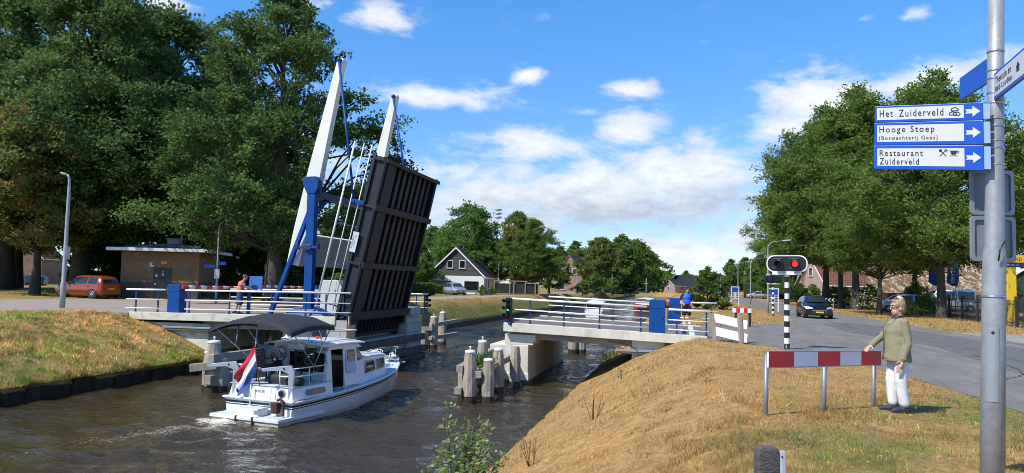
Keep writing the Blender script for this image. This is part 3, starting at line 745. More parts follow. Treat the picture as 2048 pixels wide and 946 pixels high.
# right of the road
for i, (px, dist, s, T, lab) in enumerate([
    (1652, 84, 1.25, T_row, 'leftmost oak of the row with its trunk behind the black car'), (1682, 80, 1.2, T_row2, 'slim oak second in the row behind the black car'),
    (1712, 76, 1.25, T_row, 'thick trunked oak beside the white flowering shrub'), (1758, 63, .8, T_row2, 'slender pale trunked tree beside the woman'),
    (1882, 55, 1.0, T_row, 'thick trunked oak in front of the two blue banners')]):
    tree_px(T, 'oak_tree', lab, px, dist, i * 2.1 + .5, s, z=-.12, group='oaks along the road')
tree_px(T_row, 'oak_tree', 'oak whose crown fills the right edge behind the signpost', 2100, 84, 1.0, 1.25, z=-.12, group='oaks along the road')
tree_px(T_row2, 'oak_tree', 'oak filling the gap between the slender tree and the thick trunked oak', 1828, 82, .3, 1.2, z=-.1, group='oaks along the road')
tree_px(T_row2, 'oak_tree', 'oak at the far end of the road row', 1590, 118, 2.0, 1.15, z=-.1, group='oaks along the road')
tree_px(T_row, 'oak_tree', 'background oak behind the barn roof', 1790, 132, 4.4, 1.0, z=-.1, group='oaks along the road')
for i, (px, dist, s, T, lab) in enumerate([
    (1462, 230, .72, T_fardk, 'dark tree at the end of the right hand road'), (1490, 200, .68, T_fardk, 'dark rounded tree behind the lamp posts on the road'),
    (1520, 175, .66, T_far, 'lighter tree above the clipped hedge'), (1545, 150, .55, T_round, 'bright green tree behind the clipped hedge'), (1590, 135, .5, T_round, 'bright green tree left of the pink house')]):
    tree_px(T, 'broadleaf_tree', lab, px, dist, i * 1.1, s, z=-.1, group='trees at the end of the road')
tree_px(T_small, 'young_tree', 'young bushy tree on the bank behind the man in blue', 1415, 66, .7, .85, z=-.4)
for i, (px, dist, s, lab) in enumerate([(1625, 100, 1.0, 'green shrub left of the pink house'), (1668, 92, .9, 'yellow green shrub before the pink house wall'), (1600, 96, 1.0, 'green shrub behind the black car'),
    (1832, 74, 1.1, 'green shrub over the silver car behind the fence'), (1815, 56, .5, 'low shrub right behind the woman'), (1848, 60, .6, 'low shrub between the woman and the thick oak trunk'), (1690, 96, .9, 'green shrub between two oak trunks')]):
    tree_px(T_bush, 'shrub', lab, px, dist, i * .9, s, z=-.12, cat='shrub', parts=('stem', 'foliage'))
for i, (px, dist, s, lab) in enumerate([(1190, 150, 1.7, 'bright bush right of the brick gable'), (1165, 142, 1.0, 'clipped yellow green bush by the far road'), (1225, 170, 1.4, 'green bush beneath the rust tinged tree'), (965, 102, .55, 'low yellow green shrub in front of the white house'),
    (985, 108, .45, 'low dark shrub at the right corner of the white house')]):
    tree_px(T_bush, 'shrub', lab, px, dist, i * .9, s, z=.0, cat='shrub', parts=('stem', 'foliage'))
for i, (px, dist, s, lab) in enumerate([(1252, 205, 2.0, 'dark bush under the far tree row, right of the rust tinged tree'), (1272, 225, 2.2, 'dark bush in the middle of the far tree row'), (1293, 250, 2.3, 'dark bush under the right part of the far tree row'), (1310, 285, 2.4, 'last dark bush under the far tree row')]):
    tree_px(T_bushdk, 'bush', lab, px, dist, i * 1.3, s * .62, z=0, group='bushes under the far trees', cat='bush', parts=('stem', 'foliage'))
# white flowering shrub by the fence
def flowering():
    rng = np.random.default_rng(77)
    t = tree_px(T_bush, 'flowering_shrub', 'shrub covered in white blossom behind the oak trunks', 1738, 76, .4, .95, z=-.12, cat='shrub', parts=('stem', 'foliage'))
    n = 420; d = rng.normal(0, 1, (n, 3)); d /= np.linalg.norm(d, axis=1)[:, None]; d[:, 2] = np.abs(d[:, 2])
    base = d * np.array([1.75, 1.75, 2.5]) * rng.uniform(.8, 1.05, (n, 1)) + np.array([0, 0, .25])
    up = rng.normal(0, 1, (n, 3)); up /= np.linalg.norm(up, axis=1)[:, None]; sd = np.cross(up, rng.normal(0, 1, (n, 3))); sd /= np.linalg.norm(sd, axis=1)[:, None]
    me = leaf_object_mesh('blossom', base, up, sd, np.full(n, .13), np.full(n, .12), np.tile([[.75, .75, .68]], (n, 1)), m_leaf)
    link('blossom', me, t)
flowering()
# shrub in the foreground on the bank
def near_shrub():
    rng = np.random.default_rng(5)
    b = Vector((-2.05, 7.05, 0)); b.z = float(land(b.x, b.y))
    t = thing('bank_shrub', 'leafy shrub in the foreground at the foot of the near bank', 'shrub', b)
    mb = MB(); P, U, S, L_, CC = [], [], [], [], []
    for k in range(21):
        a = rng.uniform(0, 6.28); h = rng.uniform(1.05, 1.6) if k else 1.72; sp = rng.uniform(.05, .46)
        if k == 0: a, sp = 3.2, .16
        p = [Vector((math.cos(a) * .05, math.sin(a) * .05, -.05)), Vector((math.cos(a) * sp * .4, math.sin(a) * sp * .4, h * .5)), Vector((math.cos(a) * sp, math.sin(a) * sp, h))]
        mb.path(p, [.012, .008, .003], 5)
        for j in range(56):
            f = rng.uniform(.4, 1.0); q = (p[0].lerp(p[1], f * 2) if f < .5 else p[1].lerp(p[2], f * 2 - 1))
            aa = rng.uniform(0, 6.28); tw = rng.uniform(.02, .13) * (1.35 - f * .5)
            e = q + Vector((math.cos(aa) * tw, math.sin(aa) * tw, rng.uniform(-.01, .06)))
            if j % 3 == 0: mb.path([q, e], [.003, .0015], 4)
            for m_ in range(3):
                dd = np.array([math.cos(aa), math.sin(aa), .35]) + rng.normal(0, .6, 3); dd /= np.linalg.norm(dd)
                sd = np.cross(dd, np.array([0, 0, 1.]) + rng.normal(0, .5, 3)); sd /= np.linalg.norm(sd)
                P.append(np.array(e) + rng.normal(0, .012, 3)); U.append(dd); S.append(sd); L_.append(rng.uniform(.035, .07))
                CC.append(np.array([(.2, .3, .07), (.28, .36, .09), (.32, .34, .12), (.14, .24, .07), (.36, .38, .2)][rng.integers(0, 5)]) * rng.uniform(.8, 1.2))
    mb.build('stem', mat('twig', (.09, .06, .035), .9), t)
    link('foliage', leaf_object_mesh('foliage', np.array(P), np.array(U), np.array(S), np.array(L_), np.array(L_) * .6, np.array(CC), m_leaf), t)
near_shrub()

def weed_stalks():
    rng = np.random.default_rng(15)
    for px, py, lab, nst, hh in ((1187, 838, 'dry brown weed stalks standing on the near slope', 9, .62), (1240, 760, 'small dry stalks high on the near slope', 6, .35), (1062, 930, 'dry stalks beside the foreground shrub', 9, .55)):
        p = at(px, py, -.9)
        for _ in range(6): p = at(px, py, float(land(p.x, p.y)))
        t = thing('dry_weed', lab, 'weed', p, 0, 'dry weeds on the near bank'); mb = MB()
        for k in range(nst):
            a = rng.uniform(0, 6.28); l = rng.uniform(.0, .5) * hh; h = hh * rng.uniform(.5, 1.0) if k else hh
            q = Vector((math.cos(a) * l * (k > 0), math.sin(a) * l * (k > 0), h)); b = Vector((math.cos(a) * .05, math.sin(a) * .05, -.03)); mb.path([b, b.lerp(q, .6), q], [.006, .005, .002], 5)
            for j in range(4):
                c = b.lerp(q, rng.uniform(.5, 1)); mb.path([c, c + Vector((rng.normal(0, .03), rng.normal(0, .03), .05))], [.004, .002], 4)
        mb.build('stalks', mat('dry_stalk', (.16, .08, .045), .9, var=.3), t)
weed_stalks()
# ================================================================ the bridge
Y0, Y1 = 28.2, 36.2
def zr(x): return .10 - (x + 6.6) * .26 / 7.55           # right deck falls towards the road
def zl(x): return .10 + (x + 13.65) * .07 / 9.65 * 1.0
def slab(mb, x0, x1, y0, y1, zf, top, bot, n=8):
    for i in range(n):
        a, b = x0 + (x1 - x0) * i / n, x0 + (x1 - x0) * (i + 1) / n
    P = [(x0, top), (x1, top), (x1, bot), (x0, bot)]
    mb.prism([(x0, zf(x0) + top), (x1, zf(x1) + top), (x1, zf(x1) + bot), (x0, zf(x0) + bot)], y0, y1, lambda a, b, h: (a, h, b))
def railing(parent, xs, x0, x1, y, zf, hgts=(.97, .56, .21), r=.034, label=None):
    mb = MB()
    for i, h in enumerate(hgts):
        rr = r * (1.25 if i == 0 else .75)
        mb.path([(x0, y, zf(x0) + h), (x1, y, zf(x1) + h)], rr, 10)
    o = mb.build('railing', m_white_rail, parent)
    for x in xs:
        p = MB(); z = zf(x)
        p.bb(x - .028, x + .028, y + .03, y + .075, z, z + .93); p.bb(x - .1, x + .1, y - .03, y + .13, z + .001, z + .025)
        p.bb(x - .05, x + .05, y + .04, y + .062, z + .02, z + .09)
        p.build('post', m_navy, o)
    return o
br = thing('bridge_span', 'fixed concrete bridge span on a pale pier with white railings, right of the opening', 'bridge')
mb = MB(); slab(mb, -6.58, .95, Y0 + .35, Y1 - .35, zr, .0, -.3); mb.build('deck', m_tarmac, br)
for y in (Y0, Y1 - .36):
    mb = MB(); slab(mb, -6.62, .97, y, y + .355, zr, .035, -.30); mb.build('fascia', m_conc, br, .015)
mb = MB(); slab(mb, -6.55, -.6, Y0 + .5, Y1 - .5, zr, -.303, -.56); mb.build('girder', m_conc_grey, br)
mb = MB(); mb.bb(-7.2, -5.68, 28.45, 37.2, -3.2, -.72); mb.bb(-7.23, -5.65, 28.42, 37.23, -3.2, -1.78)
mb.build('pier', m_conc, br, .02)
mb = MB(); mb.bb(-7.238, -5.642, 28.412, 37.238, -2.6, WATER + .07); mb.bb(-7.234, -5.646, 28.416, 37.234, WATER + .07, WATER + .15); mb.build('waterline_band', mat('wet_concrete', (.09, .08, .05), .6, var=.6, scale=7, dirt=(.3, .27, .2), dirt_amt=.5, dscale=4), br)
mb = MB(); mb.bb(-6.62, -5.5, 28.47, 36.9, -.72, -.31); mb.bb(-6.0, -5.42, 28.45, 36.92, -.6, -.312); mb.build('bearing_wall', m_conc, br, .02)
mb = MB(); mb.bb(-1.75, -.55, 28.45, 35.9, -3, -.33); mb.bb(-.55, .9, 28.6, 35.9, -1.6, -.4); mb.build('abutment', m_conc, br, .02)
mb = MB(); mb.bb(-2.35, -.5, 28.2, 28.42, -.78, -.7); mb.tube((-2.3, 28.3, -.8), (-.6, 28.3, -.86), .05); mb.build('pipe_bracket', m_galv, br, .005)
mb = MB()
for k in range(7):
    a = -2.6 + k * .15; mb.tube((a, 28.15, -.42 - .02 * k * k * .25), (a + .15, 28.15, -.42 - .02 * (k + 1) ** 2 * .25), .018)
mb.build('cable', m_black, br)
railing(br, (-5.6, -4.3, -2.95, -1.42), -6.38, -1.2, Y0 + .06, zr)
railing(br, (-.12, .93), -.42, 1.02, Y0 + .06, zr, (.93, .55, .2))
railing(br, (-6.15, -5.1, -3.1, -1.2), -6.2, -.75, Y1 - .35, zr)
railing(br, (.0, 1.5), -.25, 1.75, 38.0, lambda x: -.1, (1.0, .6, .25))
mb = MB()
def strip(pts, w):
    for (a, b), (c, d) in zip(pts[:-1], pts[1:]):
        L_ = math.hypot(c - a, d - b); nx_, ny_ = -(d - b) / L_ * w / 2, (c - a) / L_ * w / 2
        mb.add([(a + nx_, b + ny_, zr(a) + .005), (a - nx_, b - ny_, zr(a) + .005), (c - nx_, d - ny_, zr(c) + .005), (c + nx_, d + ny_, zr(c) + .005)], [(0, 1, 2, 3)])
strip([(-.95, 29.6), (-.95, 35.6)], .28); strip([(.45, 28.7), (.45, 35.7)], .2); strip([(-.6, 29.6), (.4, 29.6)], .12); strip([(-6.3, 32.2), (-1.3, 32.2)], .1)
mb.build('marking', mat('road_paint', (.62, .61, .58), .8, var=.2, scale=5, dirt=(.2, .19, .18), dirt_amt=.6, dscale=4), br)

bl_ = thing('bridge_approach', 'fixed concrete bridge span left of the opening with white railings and flaking edge', 'bridge')
mb = MB(); slab(mb, -23.2, -13.75, Y0 + .35, Y1 - .35, zl, .0, -.3); mb.build('deck', mat('deck_bricks_tarmac', (.22, .19, .165), .9, var=.15, scale=2, bump=.2, dirt=(.15, .14, .12), dirt_amt=.5), bl_)
m_flake = mat('flaking_white_concrete', (.62, .585, .46), .85, var=.12, scale=2, bump=.25, bscale=20, dirt=(.16, .15, .1), dirt_amt=.75, dscale=1.6)
for y in (Y0, Y1 - .36): mb = MB(); slab(mb, -23.3, -13.62, y, y + .355, zl, .035, -.29); mb.build('fascia', m_flake, bl_, .015)
mb = MB(); slab(mb, -20.0, -13.8, Y0 + .5, Y1 - .5, zl, -.303, -.6); mb.build('girder', m_conc_grey, bl_)
mb = MB(); mb.bb(-23.0, -19.55, 28.5, 35.9, -2.9, -.36); mb.build('abutment', m_flake, bl_, .02)
mb = MB(); mb.bb(-16.1, -14.0, 28.55, 36.21, -3.2, -.31); mb.bb(-16.3, -14.1, 36.22, 36.75, -3.2, .085); mb.build('pier', m_conc, bl_, .02)
m_block = brick_mat('concrete_blocks', (.42, .42, .4), (.37, .37, .35), (.2, .2, .18), bw=.9, bh=.45, var=.3, bump=.3, ms=.02)
mb = MB(); mb.bb(-14.0, -13.12, 28.25, 29.1, -3.2, .0); mb.bb(-14.0, -13.12, 35.1, 37.3, -3.2, -.1); mb.bb(-13.6, -13.0, 35.3, 36.7, -.1, .35); mb.bb(-14.0, -13.25, 29.1, 35.1, -3.2, -.95); mb.build('pier_blocks', m_block, bl_, .02)
mb = MB()
for z0, z1, x1 in ((-1.35, -1.02, -12.98), (-1.95, -1.62, -12.92), (-2.3, -2.02, -12.95)): mb.bb(-13.22, x1, 28.5, 37.5, z0, z1)
mb.build('fender_beam', mat('fender_timber', (.1, .085, .068), .9, var=.45, scale=4, bump=.7, bscale=9, dirt=(.04, .033, .025), dirt_amt=.6), bl_, .02)
mb = MB(); mb.bb(-21.6, -19.3, 28.22, 28.46, -.56, -.49); mb.tube((-21.5, 28.3, -.62), (-19.4, 28.3, -.62), .04); mb.build('pipe_bracket', m_galv, bl_, .005)
railing(bl_, (-23.05, -21.95), -23.5, -21.55, Y0 + .06, zl, (1.0, .58, .2))
railing(bl_, (-20.42, -18.5, -16.55, -15.0, -14.1, -13.35), -20.6, -13.0, Y0 + .06, zl, (1.0, .58, .2))
railing(bl_, (-22.9, -21.0, -19.0, -17.0, -15.9), -23.4, -15.6, Y1 - .35, zl, (1.0, .58, .2))
railing(bl_, (-13.4, -12.9), -13.9, -12.75, Y1 + .9, lambda x: .1, (.9, .5, .2))

# ---- the lifting part: leaf, portal, balance beams
db = thing('drawbridge', 'raised dark steel bridge deck with blue portal, cream balance beams and counterweight', 'drawbridge', (-13.65, 28.3, 0))
LEAN = R_(12.3)
LY = 6.6
mb = MB(); mb.bb(0, .07, 0, LY, -.25, 6.9)
mb.bb(.02, .42, 0.0, LY, 6.8, 6.9)
leaf = mb.build('leaf', m_dkgrey, db, .01); leaf.rotation_euler = (0, LEAN, 0)
for y in (.0, LY - .16):
    mb = MB(); mb.bb(.07, .5, y + .06, y + .1, -.3, 6.9); mb.bb(.46, .53, y - .02, y + .18, -.3, 6.92); mb.bb(-.06, .07, y - .03, y + .14, .0, 6.92)
    mb.build('edge_girder', m_dkgrey, leaf, .006)
mb = MB(); mb.bb(.46, .56, .3, .95, -.3, 6.85); mb.bb(.1, .46, .6, .66, -.3, 6.85); mb.build('box_girder', m_dkgrey, leaf, .006)
for k in range(8):
    y = 1.3 + k * .64
    mb = MB(); mb.bb(.07, .34, y + .14, y + .18, .3, 6.8); mb.bb(.34, .39, y, y + .33, .3, 6.8); mb.build('stringer', m_dkgrey, leaf, .004)
for z, h in ((.3, .3), (2.42, .2), (4.82, .22), (6.78, .12)):
    mb = MB(); mb.bb(.07, .585, .1, LY - .1, z - h / 2, z + h / 2); mb.bb(.5, .63, -.12 if z > 4 and z < 6 else .0, LY + .12, z - h / 2 - .02, z + h / 2 + .02); mb.bb(.0, .5, -.04, .1, z - .05, z + .05)
    mb.build('cross_girder', m_dkgrey, leaf, .008)
mb = MB()
for k in range(14): mb.bb(.1, .3, .9 + k * .39, .98 + k * .39, -.6, -.1)
mb.bb(.0, .3, .2, LY - .2, -.75, -.6); mb.build('hinge_comb', m_dkgrey, leaf)
mb = MB(); mb.bb(-.9, .35, .05, .25, -.9, -.2); mb.bb(-.9, .35, LY - .25, LY - .05, -.9, -.2); mb.build('hinge_arm', m_dkgrey, leaf, .03)
for y in (.05, LY - .12):
    mb = MB()
    for xx, rr in ((-1.02, .042), (-.6, .024), (-.24, .024)): mb.tube((xx, y, .35), (xx, y, 7.3 if y < 1 else 6.5), rr, n=10)
    rl = mb.build('railing', m_white_rail, leaf)
    for z in (.55, 2.2, 3.85, 5.55) + ((6.95,) if y < 1 else ()):
        mb = MB(); mb.tube((.02, y + .05, z), (-1.0, y + .05, z), .022); mb.bb(-.12, .02, y, y + .1, z - .07, z + .07); mb.build('post', m_navy, rl)
for y in (-.1, LY):
    mb = MB(); mb.bb(-.42, .06, y, y + .05, 4.8, 4.96); mb.lathe([(.07, -.03), (.07, .1)], (-.42, y, 4.88), axis='y', n=14); mb.build('lug', m_blue, leaf, .01)
mb = MB(); mb.bb(-.1, .16, -.07, -.035, 2.85, 3.68); plate = mb.build('notice_plate', m_sign_white, leaf, .004)
mb = MB()
rr_ = random.Random(3)
fnp = lambda a, b: (b, -.073, a)
put_text(mb, 'Bruggen', 3.55, 3.05, .02, .085, fnp); 
for k in range(2): mb.bb(-.03 - k * .04, -.018 - k * .04, -.0735, -.071, 2.98, 3.5)
mb.build('lettering', mat('sign_grey_ink', (.06, .08, .14), .6), plate)
# portal; coordinates relative to the root (-13.65, 28.3, 0)
CX, PZ = -1.56, 5.98
for y in (.65, 7.85):
    mb = MB()
    mb.bb(CX - .18, CX + .18, y - .16, y + .16, .4, 5.35)
    mb.prism([(CX - .37, 5.95), (CX - .38, 5.62), (CX - .19, 5.25), (CX + .19, 5.25), (CX + .3, 5.45), (CX + .32, 5.8), (CX + .19, 5.97)], y - .19, y + .19, lambda a, b, h: (a, h, b))
    mb.rings([[(CX - s, y - t, z), (CX + s, y - t, z), (CX + s, y + t, z), (CX - s, y + t, z)] for s, t, z in ((.95, .5, .09), (.95, .5, .13), (.5, .3, .42), (.17, .15, .45))], smooth=False)
    mb.build('column', m_blue, db, .012)
    mb = MB()
    d = Vector((CX - .05, y + .05, 4.75)) - Vector((-3.5, y + .3, .1)); L_ = d.length
    mb.box((Vector((CX - .05, y + .05, 4.75)) + Vector((-3.5, y + .3, .1))) / 2, (.17, .17, L_), d.to_track_quat('Z', 'Y').to_matrix())
    mb.bb(-3.68, -3.3, y + .1, y + .5, .085, .13); mb.build('strut', m_blue, db, .01)
    mb = MB(); mb.bb(CX - .5, CX + .45, y - .27, y - .22, 2.92, 3.02); mb.bb(CX - .55, CX - .45, y - .3, y - .1, 2.88, 3.12); mb.bb(CX + .4, CX + .46, y - .3, y - .1, 2.9, 3.14); mb.bb(CX - .15, CX + .15, y - .3, y - .2, 2.86, 3.08)
    mb.build('locking_clamp', m_navy, db, .01)
mb = MB(); mb.bb(CX - .12, CX + .12, .85, 7.65, 5.12, 5.4); mb.build('cross_beam', m_navy, db, .01)
for y, s in ((.85, 1), (7.65, -1)):
    mb = MB(); a, b = Vector((CX, y, 4.45)), Vector((CX, y + s * 1.2, 5.15)); d = b - a
    mb.box((a + b) / 2, (.14, .14, d.length), d.to_track_quat('Z', 'Y').to_matrix()); mb.build('knee_brace', m_blue, db, .008)
BL = R_(11.9)
pv = Vector((CX - .18, 0, 6.1))
for y in (.98, 7.2):
    def sec(l, w, dy): return [(-w / 2, y, l), (w / 2, y, l), (w / 2, y + dy, l), (-w / 2, y + dy, l)]
    mb = MB(); mb.rings([sec(-3.95, .58, .42), sec(-2.6, .66, .42), sec(0, .62, .42), sec(5.17, .28, .34)], smooth=False)
    b_ = mb.build('balance_beam', m_cream, db, .015); b_.location = pv; b_.rotation_euler = (0, BL, 0)
    mb = MB(); mb.lathe([(.11, -.05), (.11, .47)], (-.02, y, 5.05), axis='y'); mb.build('tip_pin', m_blue, b_)
mb = MB(); mb.bb(-.29, .26, 1.402, 7.198, -3.93, -2.62); cw = mb.build('counterweight', mat('counterweight_paint', (.62, .6, .53), .5, var=.08, scale=1.5, dirt=(.36, .33, .27), dirt_amt=.4, dscale=.8), db, .02); cw.location = pv; cw.rotation_euler = (0, BL, 0)
mb = MB(); mb.bb(-.31, .28, 1.403, 7.197, -2.62, -2.55); cap_ = mb.build('top_edge', m_white, cw, .01)
RB, RL = Matrix.Rotation(BL, 3, 'Y'), Matrix.Rotation(LEAN, 3, 'Y')
for y in (.9, 7.12):
    a = pv + RB @ Vector((-.02, 0, 5.05)); a.y = y; b = RL @ Vector((-.42, 0, 4.88)); b.y = y - .9 if y < 2 else y - .4
    mb = MB(); d = b - a
    mb.path([a, b], .052, 10); mb.ball(a, .09); mb.ball(b, .09); mb.build('tie_rod', m_blue, db)

# ---- signals and barriers
def ship_signal(label, loc, rz, lit):
    t = thing('ship_signal', label, 'traffic signal', loc, rz, 'signals for boats')
    mb = MB(); mb.bb(-.045, .045, .1, .18, -.05, 1.0); mb.bb(-.12, .12, .02, .2, -.05, .1); mb.build('post', m_navy, t)
    mb = MB(); mb.bb(-.15, .15, 0, .1, .14, .97); mb.build('housing', m_black, t, .03)
    for k, z in enumerate((.82, .555, .29)):
        c = ('lamp_red_dark', (.05, .008, .006), 0) if k != 1 else (('lamp_green_lit', (.02, .75, .42), 1.6) if lit else ('lamp_green_dark', (.01, .06, .03), 0))
        mb = MB(); mb.lathe([(.085, -.012), (.075, -.03), (.03, -.04)], (0, 0, z), axis='y', n=18); mb.build('lens', mat(c[0], c[1], .25, emit=c[2]), t)
        mb = MB(); n = 12; R1, R2 = [], []
        for i in range(n + 1):
            a = math.pi * (-.1 + 1.2 * i / n); R1.append((.108 * math.cos(a), 0, z + .108 * math.sin(a))); R2.append((.1 * math.cos(a), -.2 - .06 * math.sin(a), z + .1 * math.sin(a)))
        mb.rings([R1, R2], closed=False, caps=False); o = mb.build('visor', m_black, t)
        s_ = o.modifiers.new('thick', 'SOLIDIFY'); s_.thickness = .006
    return t
ship_signal('boat signal with its green lamp lit, on the end of the right bridge span', (-6.45, Y0 - .02, .12), R_(-38), True)
ship_signal('unlit boat signal seen from behind past the far side of the raised deck', (-12.85, 37.2, .1), R_(70), False)
def barrier(label, loc, rz, arm, arm_dir, length, style=0):
    t = thing('barrier_cabinet', label, 'barrier', loc, rz, 'blue barrier machines')
    mb = MB()
    w, d, h = .58, .5, 1.25
    if style: mb.rings([[(-w / 2, -d / 2, z), (w / 2, -d / 2, z), (w / 2, d / 2, z2), (-w / 2, d / 2, z2)] for z, z2 in ((.0, .0), (h, h - .22))], smooth=False)
    else: mb.bb(-w / 2, w / 2, -d / 2, d / 2, 0, h)
    o = mb.build('cabinet', m_blue, t, .012)
    mb = MB(); mb.bb(-w / 2 - .008, w / 2 + .008, -d / 2 - .008, -d / 2 + .03, h - .31, h - .295); mb.bb(-w / 2 - .02, w / 2 + .02, -d / 2 - .02, d / 2 + .02, -.04, .03); mb.bb(w / 2 - .12, w / 2 - .06, -d / 2 - .02, -d / 2 + .002, .55, .62)
    mb.build('trim', m_navy, o)
    if arm:
        n = int(length / .42); dv = Vector(arm_dir).normalized(); a0 = Vector((w / 2 + .05, .1, h - .12))
        mb = MB()
        for i in range(n):
            mb.m = i % 2; p, q = a0 + dv * (i * .42 - .3), a0 + dv * (i * .42 + .12)
            r = .085 - .03 * i / n; mb.path([p, q], [r, r - .03 / n], 10)
        mb.build('arm', [mat('barrier_red', (.52, .03, .022), .4, var=.08), m_white_rail], t)
        mb = MB(); mb.lathe([(.09, w / 2 - .01), (.09, w / 2 + .12)], (0, .1, h - .2), axis='x'); mb.build('arm_hub', m_navy, t)
    return t
barrier('blue barrier cabinet with sloping lid beside the left near railing', (-21.2, 28.55, .04), 0, True, (0, 1, .0), 5.4, 1)
barrier('blue barrier machine behind the bridge column, its striped arm pointing left', (-21.3, 41.2, .02), R_(180), True, (0, 1, .01), 6.1)
barrier('blue barrier cabinet filling the gap in the right near railing', (-.83, 28.5, -.1), 0, True, (0, 1, .01), 4.6)
barrier('blue barrier cabinet at the far side of the right span', (-.3, 36.15, -.12), 0, False, (0, 1, 0), 1)
t = thing('control_cabinet', 'white two door control cabinet beside the raised deck', 'cabinet', col_at(676, 36.5, .02), R_(8))
mb = MB(); mb.bb(-.75, .75, -.3, .3, 0.05, 1.6); mb.build('cabinet', mat('cabinet_white', (.62, .63, .62), .5, var=.05), t, .02)
mb = MB(); mb.bb(-.01, .01, -.305, -.3, .1, 1.55); mb.bb(-.06, -.03, -.325, -.3, .95, 1.15); mb.build('door_seam', m_grey_plastic, t)
mb = MB(); mb.bb(-.8, .8, -.35, .35, 0, .05); mb.build('plinth', m_conc_grey, t)
t = thing('control_desk', 'blue control desk with its lid open in front of the bridge keeper', 'control desk', col_at(499, 33.1, .06), R_(14))
mb = MB(); mb.bb(-.07, .07, -.06, .06, 0, .95); mb.bb(-.18, .18, -.15, .15, 0, .02); mb.build('post', m_blue, t, .01)
mb = MB(); mb.bb(-.32, .4, -.2, .2, .92, 1.05); mb.build('desk', m_blue, t, .015)
mb = MB(); mb.box((.22, .16, 1.36), (.58, .05, .58), Matrix.Rotation(R_(-12), 3, 'X')); mb.build('lid', mat('blue_lid', (.03, .13, .36), .4), t, .01)
mb = MB(); mb.bb(-.25, .3, -.15, .12, 1.05, 1.075)
for k in range(4): mb.lathe([(.02, 1.07), (.02, 1.095)], (-.2 + k * .12, -.05, 0), n=8)
mb.build('button_panel', m_grey_plastic, t)

# ---- timber dolphins in the water
m_wet = mat('wet_algae_timber', (.035, .032, .018), .5, var=.5, scale=9)
def timber_post(t, x, y, z0, z1, r, white=True, knob=True, lean=(0, 0)):
    r *= 1.36; mb = MB(); rn = random.Random(int(x * 977 + y * 131)); R = []
    wf = (WATER + .16 - z0) / (z1 - z0)
    for f in (0, wf * .6, wf, wf + .02, .55, .68, .8, .9, 1.0):
        z = z0 + (z1 - z0) * f; k = 1.0 if f < .8 else 1 - (f - .8) * 1.3
        R.append([(x + lean[0] * f + r * k * math.cos(a) * (1 + .06 * rn.uniform(-1, 1)), y + lean[1] * f + r * k * math.sin(a) * (1 + .06 * rn.uniform(-1, 1)), z) for a in [2 * math.pi * j / 10 + .3 for j in range(10)]])
    mb.m = 1; mb.rings(R[:4], smooth=False, caps=False); mb.m = 0; mb.rings(R[3:], smooth=False); o = mb.build('post', [m_oldwood, m_wet], t, .008)
    if white:
        mb = MB(); mb.lathe([(r * .76, -.02), (r * .78, .05), (r * .66, .075), (r * .2, .1)], (x + lean[0], y + lean[1], z1), n=10)
        if knob: mb.lathe([(.028, .09), (.02, .16), (.04, .175), (.04, .2), (.02, .215)], (x + lean[0], y + lean[1], z1), n=8)
        mb.build('cap', m_white, o)
def timber_beam(t, p, q, w=.22, h=.22):
    mb = MB(); p, q = Vector(p), Vector(q); d = q - p
    mb.box((p + q) / 2, (w, d.length, h), d.to_track_quat('Y', 'Z').to_matrix()); mb.build('beam', m_beamwood, t, .015)
t = thing('mooring_dolphin', 'group of weathered timber piles with white caps before the pale pier', 'dolphin', (0, 0, 0), 0, 'timber dolphins')
a = at(921, 801, WATER); timber_post(t, a.x, a.y + .3, -3, -1.05, .14, False)
a = at(938, 805, WATER); timber_post(t, a.x, a.y, -3, -.62, .17); p1 = a
a = at(975, 805, WATER); timber_post(t, a.x, a.y, -3, -.88, .155, True, False); p3 = a
a = at(995, 785, WATER); timber_post(t, a.x, a.y, -3, -.73, .165, True, False)
a = Vector((-6.9, 26.2, 0)); timber_post(t, a.x, a.y, -3, -.5, .16)
a = Vector((-6.0, 27.6, 0)); timber_post(t, a.x, a.y, -3, -.7, .15, False)
timber_beam(t, (p1.x - .27, p1.y - .25, -1.12), (-7.15, 28.6, -1.0)); timber_beam(t, (p1.x - .3, p1.y - .3, -1.82), (-7.1, 28.6, -1.75))
timber_beam(t, (p3.x - .26, p3.y - .3, -1.3), (-6.35, 28.6, -1.15))
t = thing('mooring_dolphin', 'weathered timber piles and long guide beams on the left, behind the boat stern', 'dolphin', (0, 0, 0), 0, 'timber dolphins')
a = at(424, 783, WATER); timber_post(t, a.x, a.y, -3, -.58, .2)
timber_post(t, a.x - .3, a.y + .15, -3, -.95, .13, True, False); timber_post(t, a.x + .3, a.y + .1, -3, -1.1, .14, False)
timber_beam(t, (a.x + .12, a.y - .32, -1.08), (-14.25, 28.6, -1.0), .24, .3); timber_beam(t, (a.x + .05, a.y - .36, -1.78), (-14.2, 28.6, -1.7), .26, .3)
timber_beam(t, (a.x - .55, a.y - .45, -1.4), (a.x + .25, a.y - .15, -1.3), .2, .26); timber_post(t, -14.6, 26.5, -3, -1.0, .15, False)
t = thing('mooring_dolphin', 'timber piles with white caps on the far left of the channel beyond the deck', 'dolphin', (0, 0, 0), 0, 'timber dolphins')
for px, z, w in ((847, -.95, False), (866, -.42, True), (884, -.25, True)):
    a = at(px, 697 if px < 870 else 690, WATER); timber_post(t, a.x, a.y, -3, z, .19, w)
a = at(852, 697, WATER); timber_beam(t, (a.x + .3, a.y - .2, -.85), (a.x + .9, a.y + 3.2, -.7)); timber_beam(t, (a.x + .3, a.y - .2, -1.6), (a.x + .9, a.y + 3.2, -1.5)); timber_beam(t, (a.x - .3, a.y - .2, -1.05), (a.x + .4, a.y - .1, -1.05))
t = thing('mooring_dolphin', 'dark timber piles seen under the right span behind the pier', 'dolphin', (0, 0, 0), 0, 'timber dolphins')
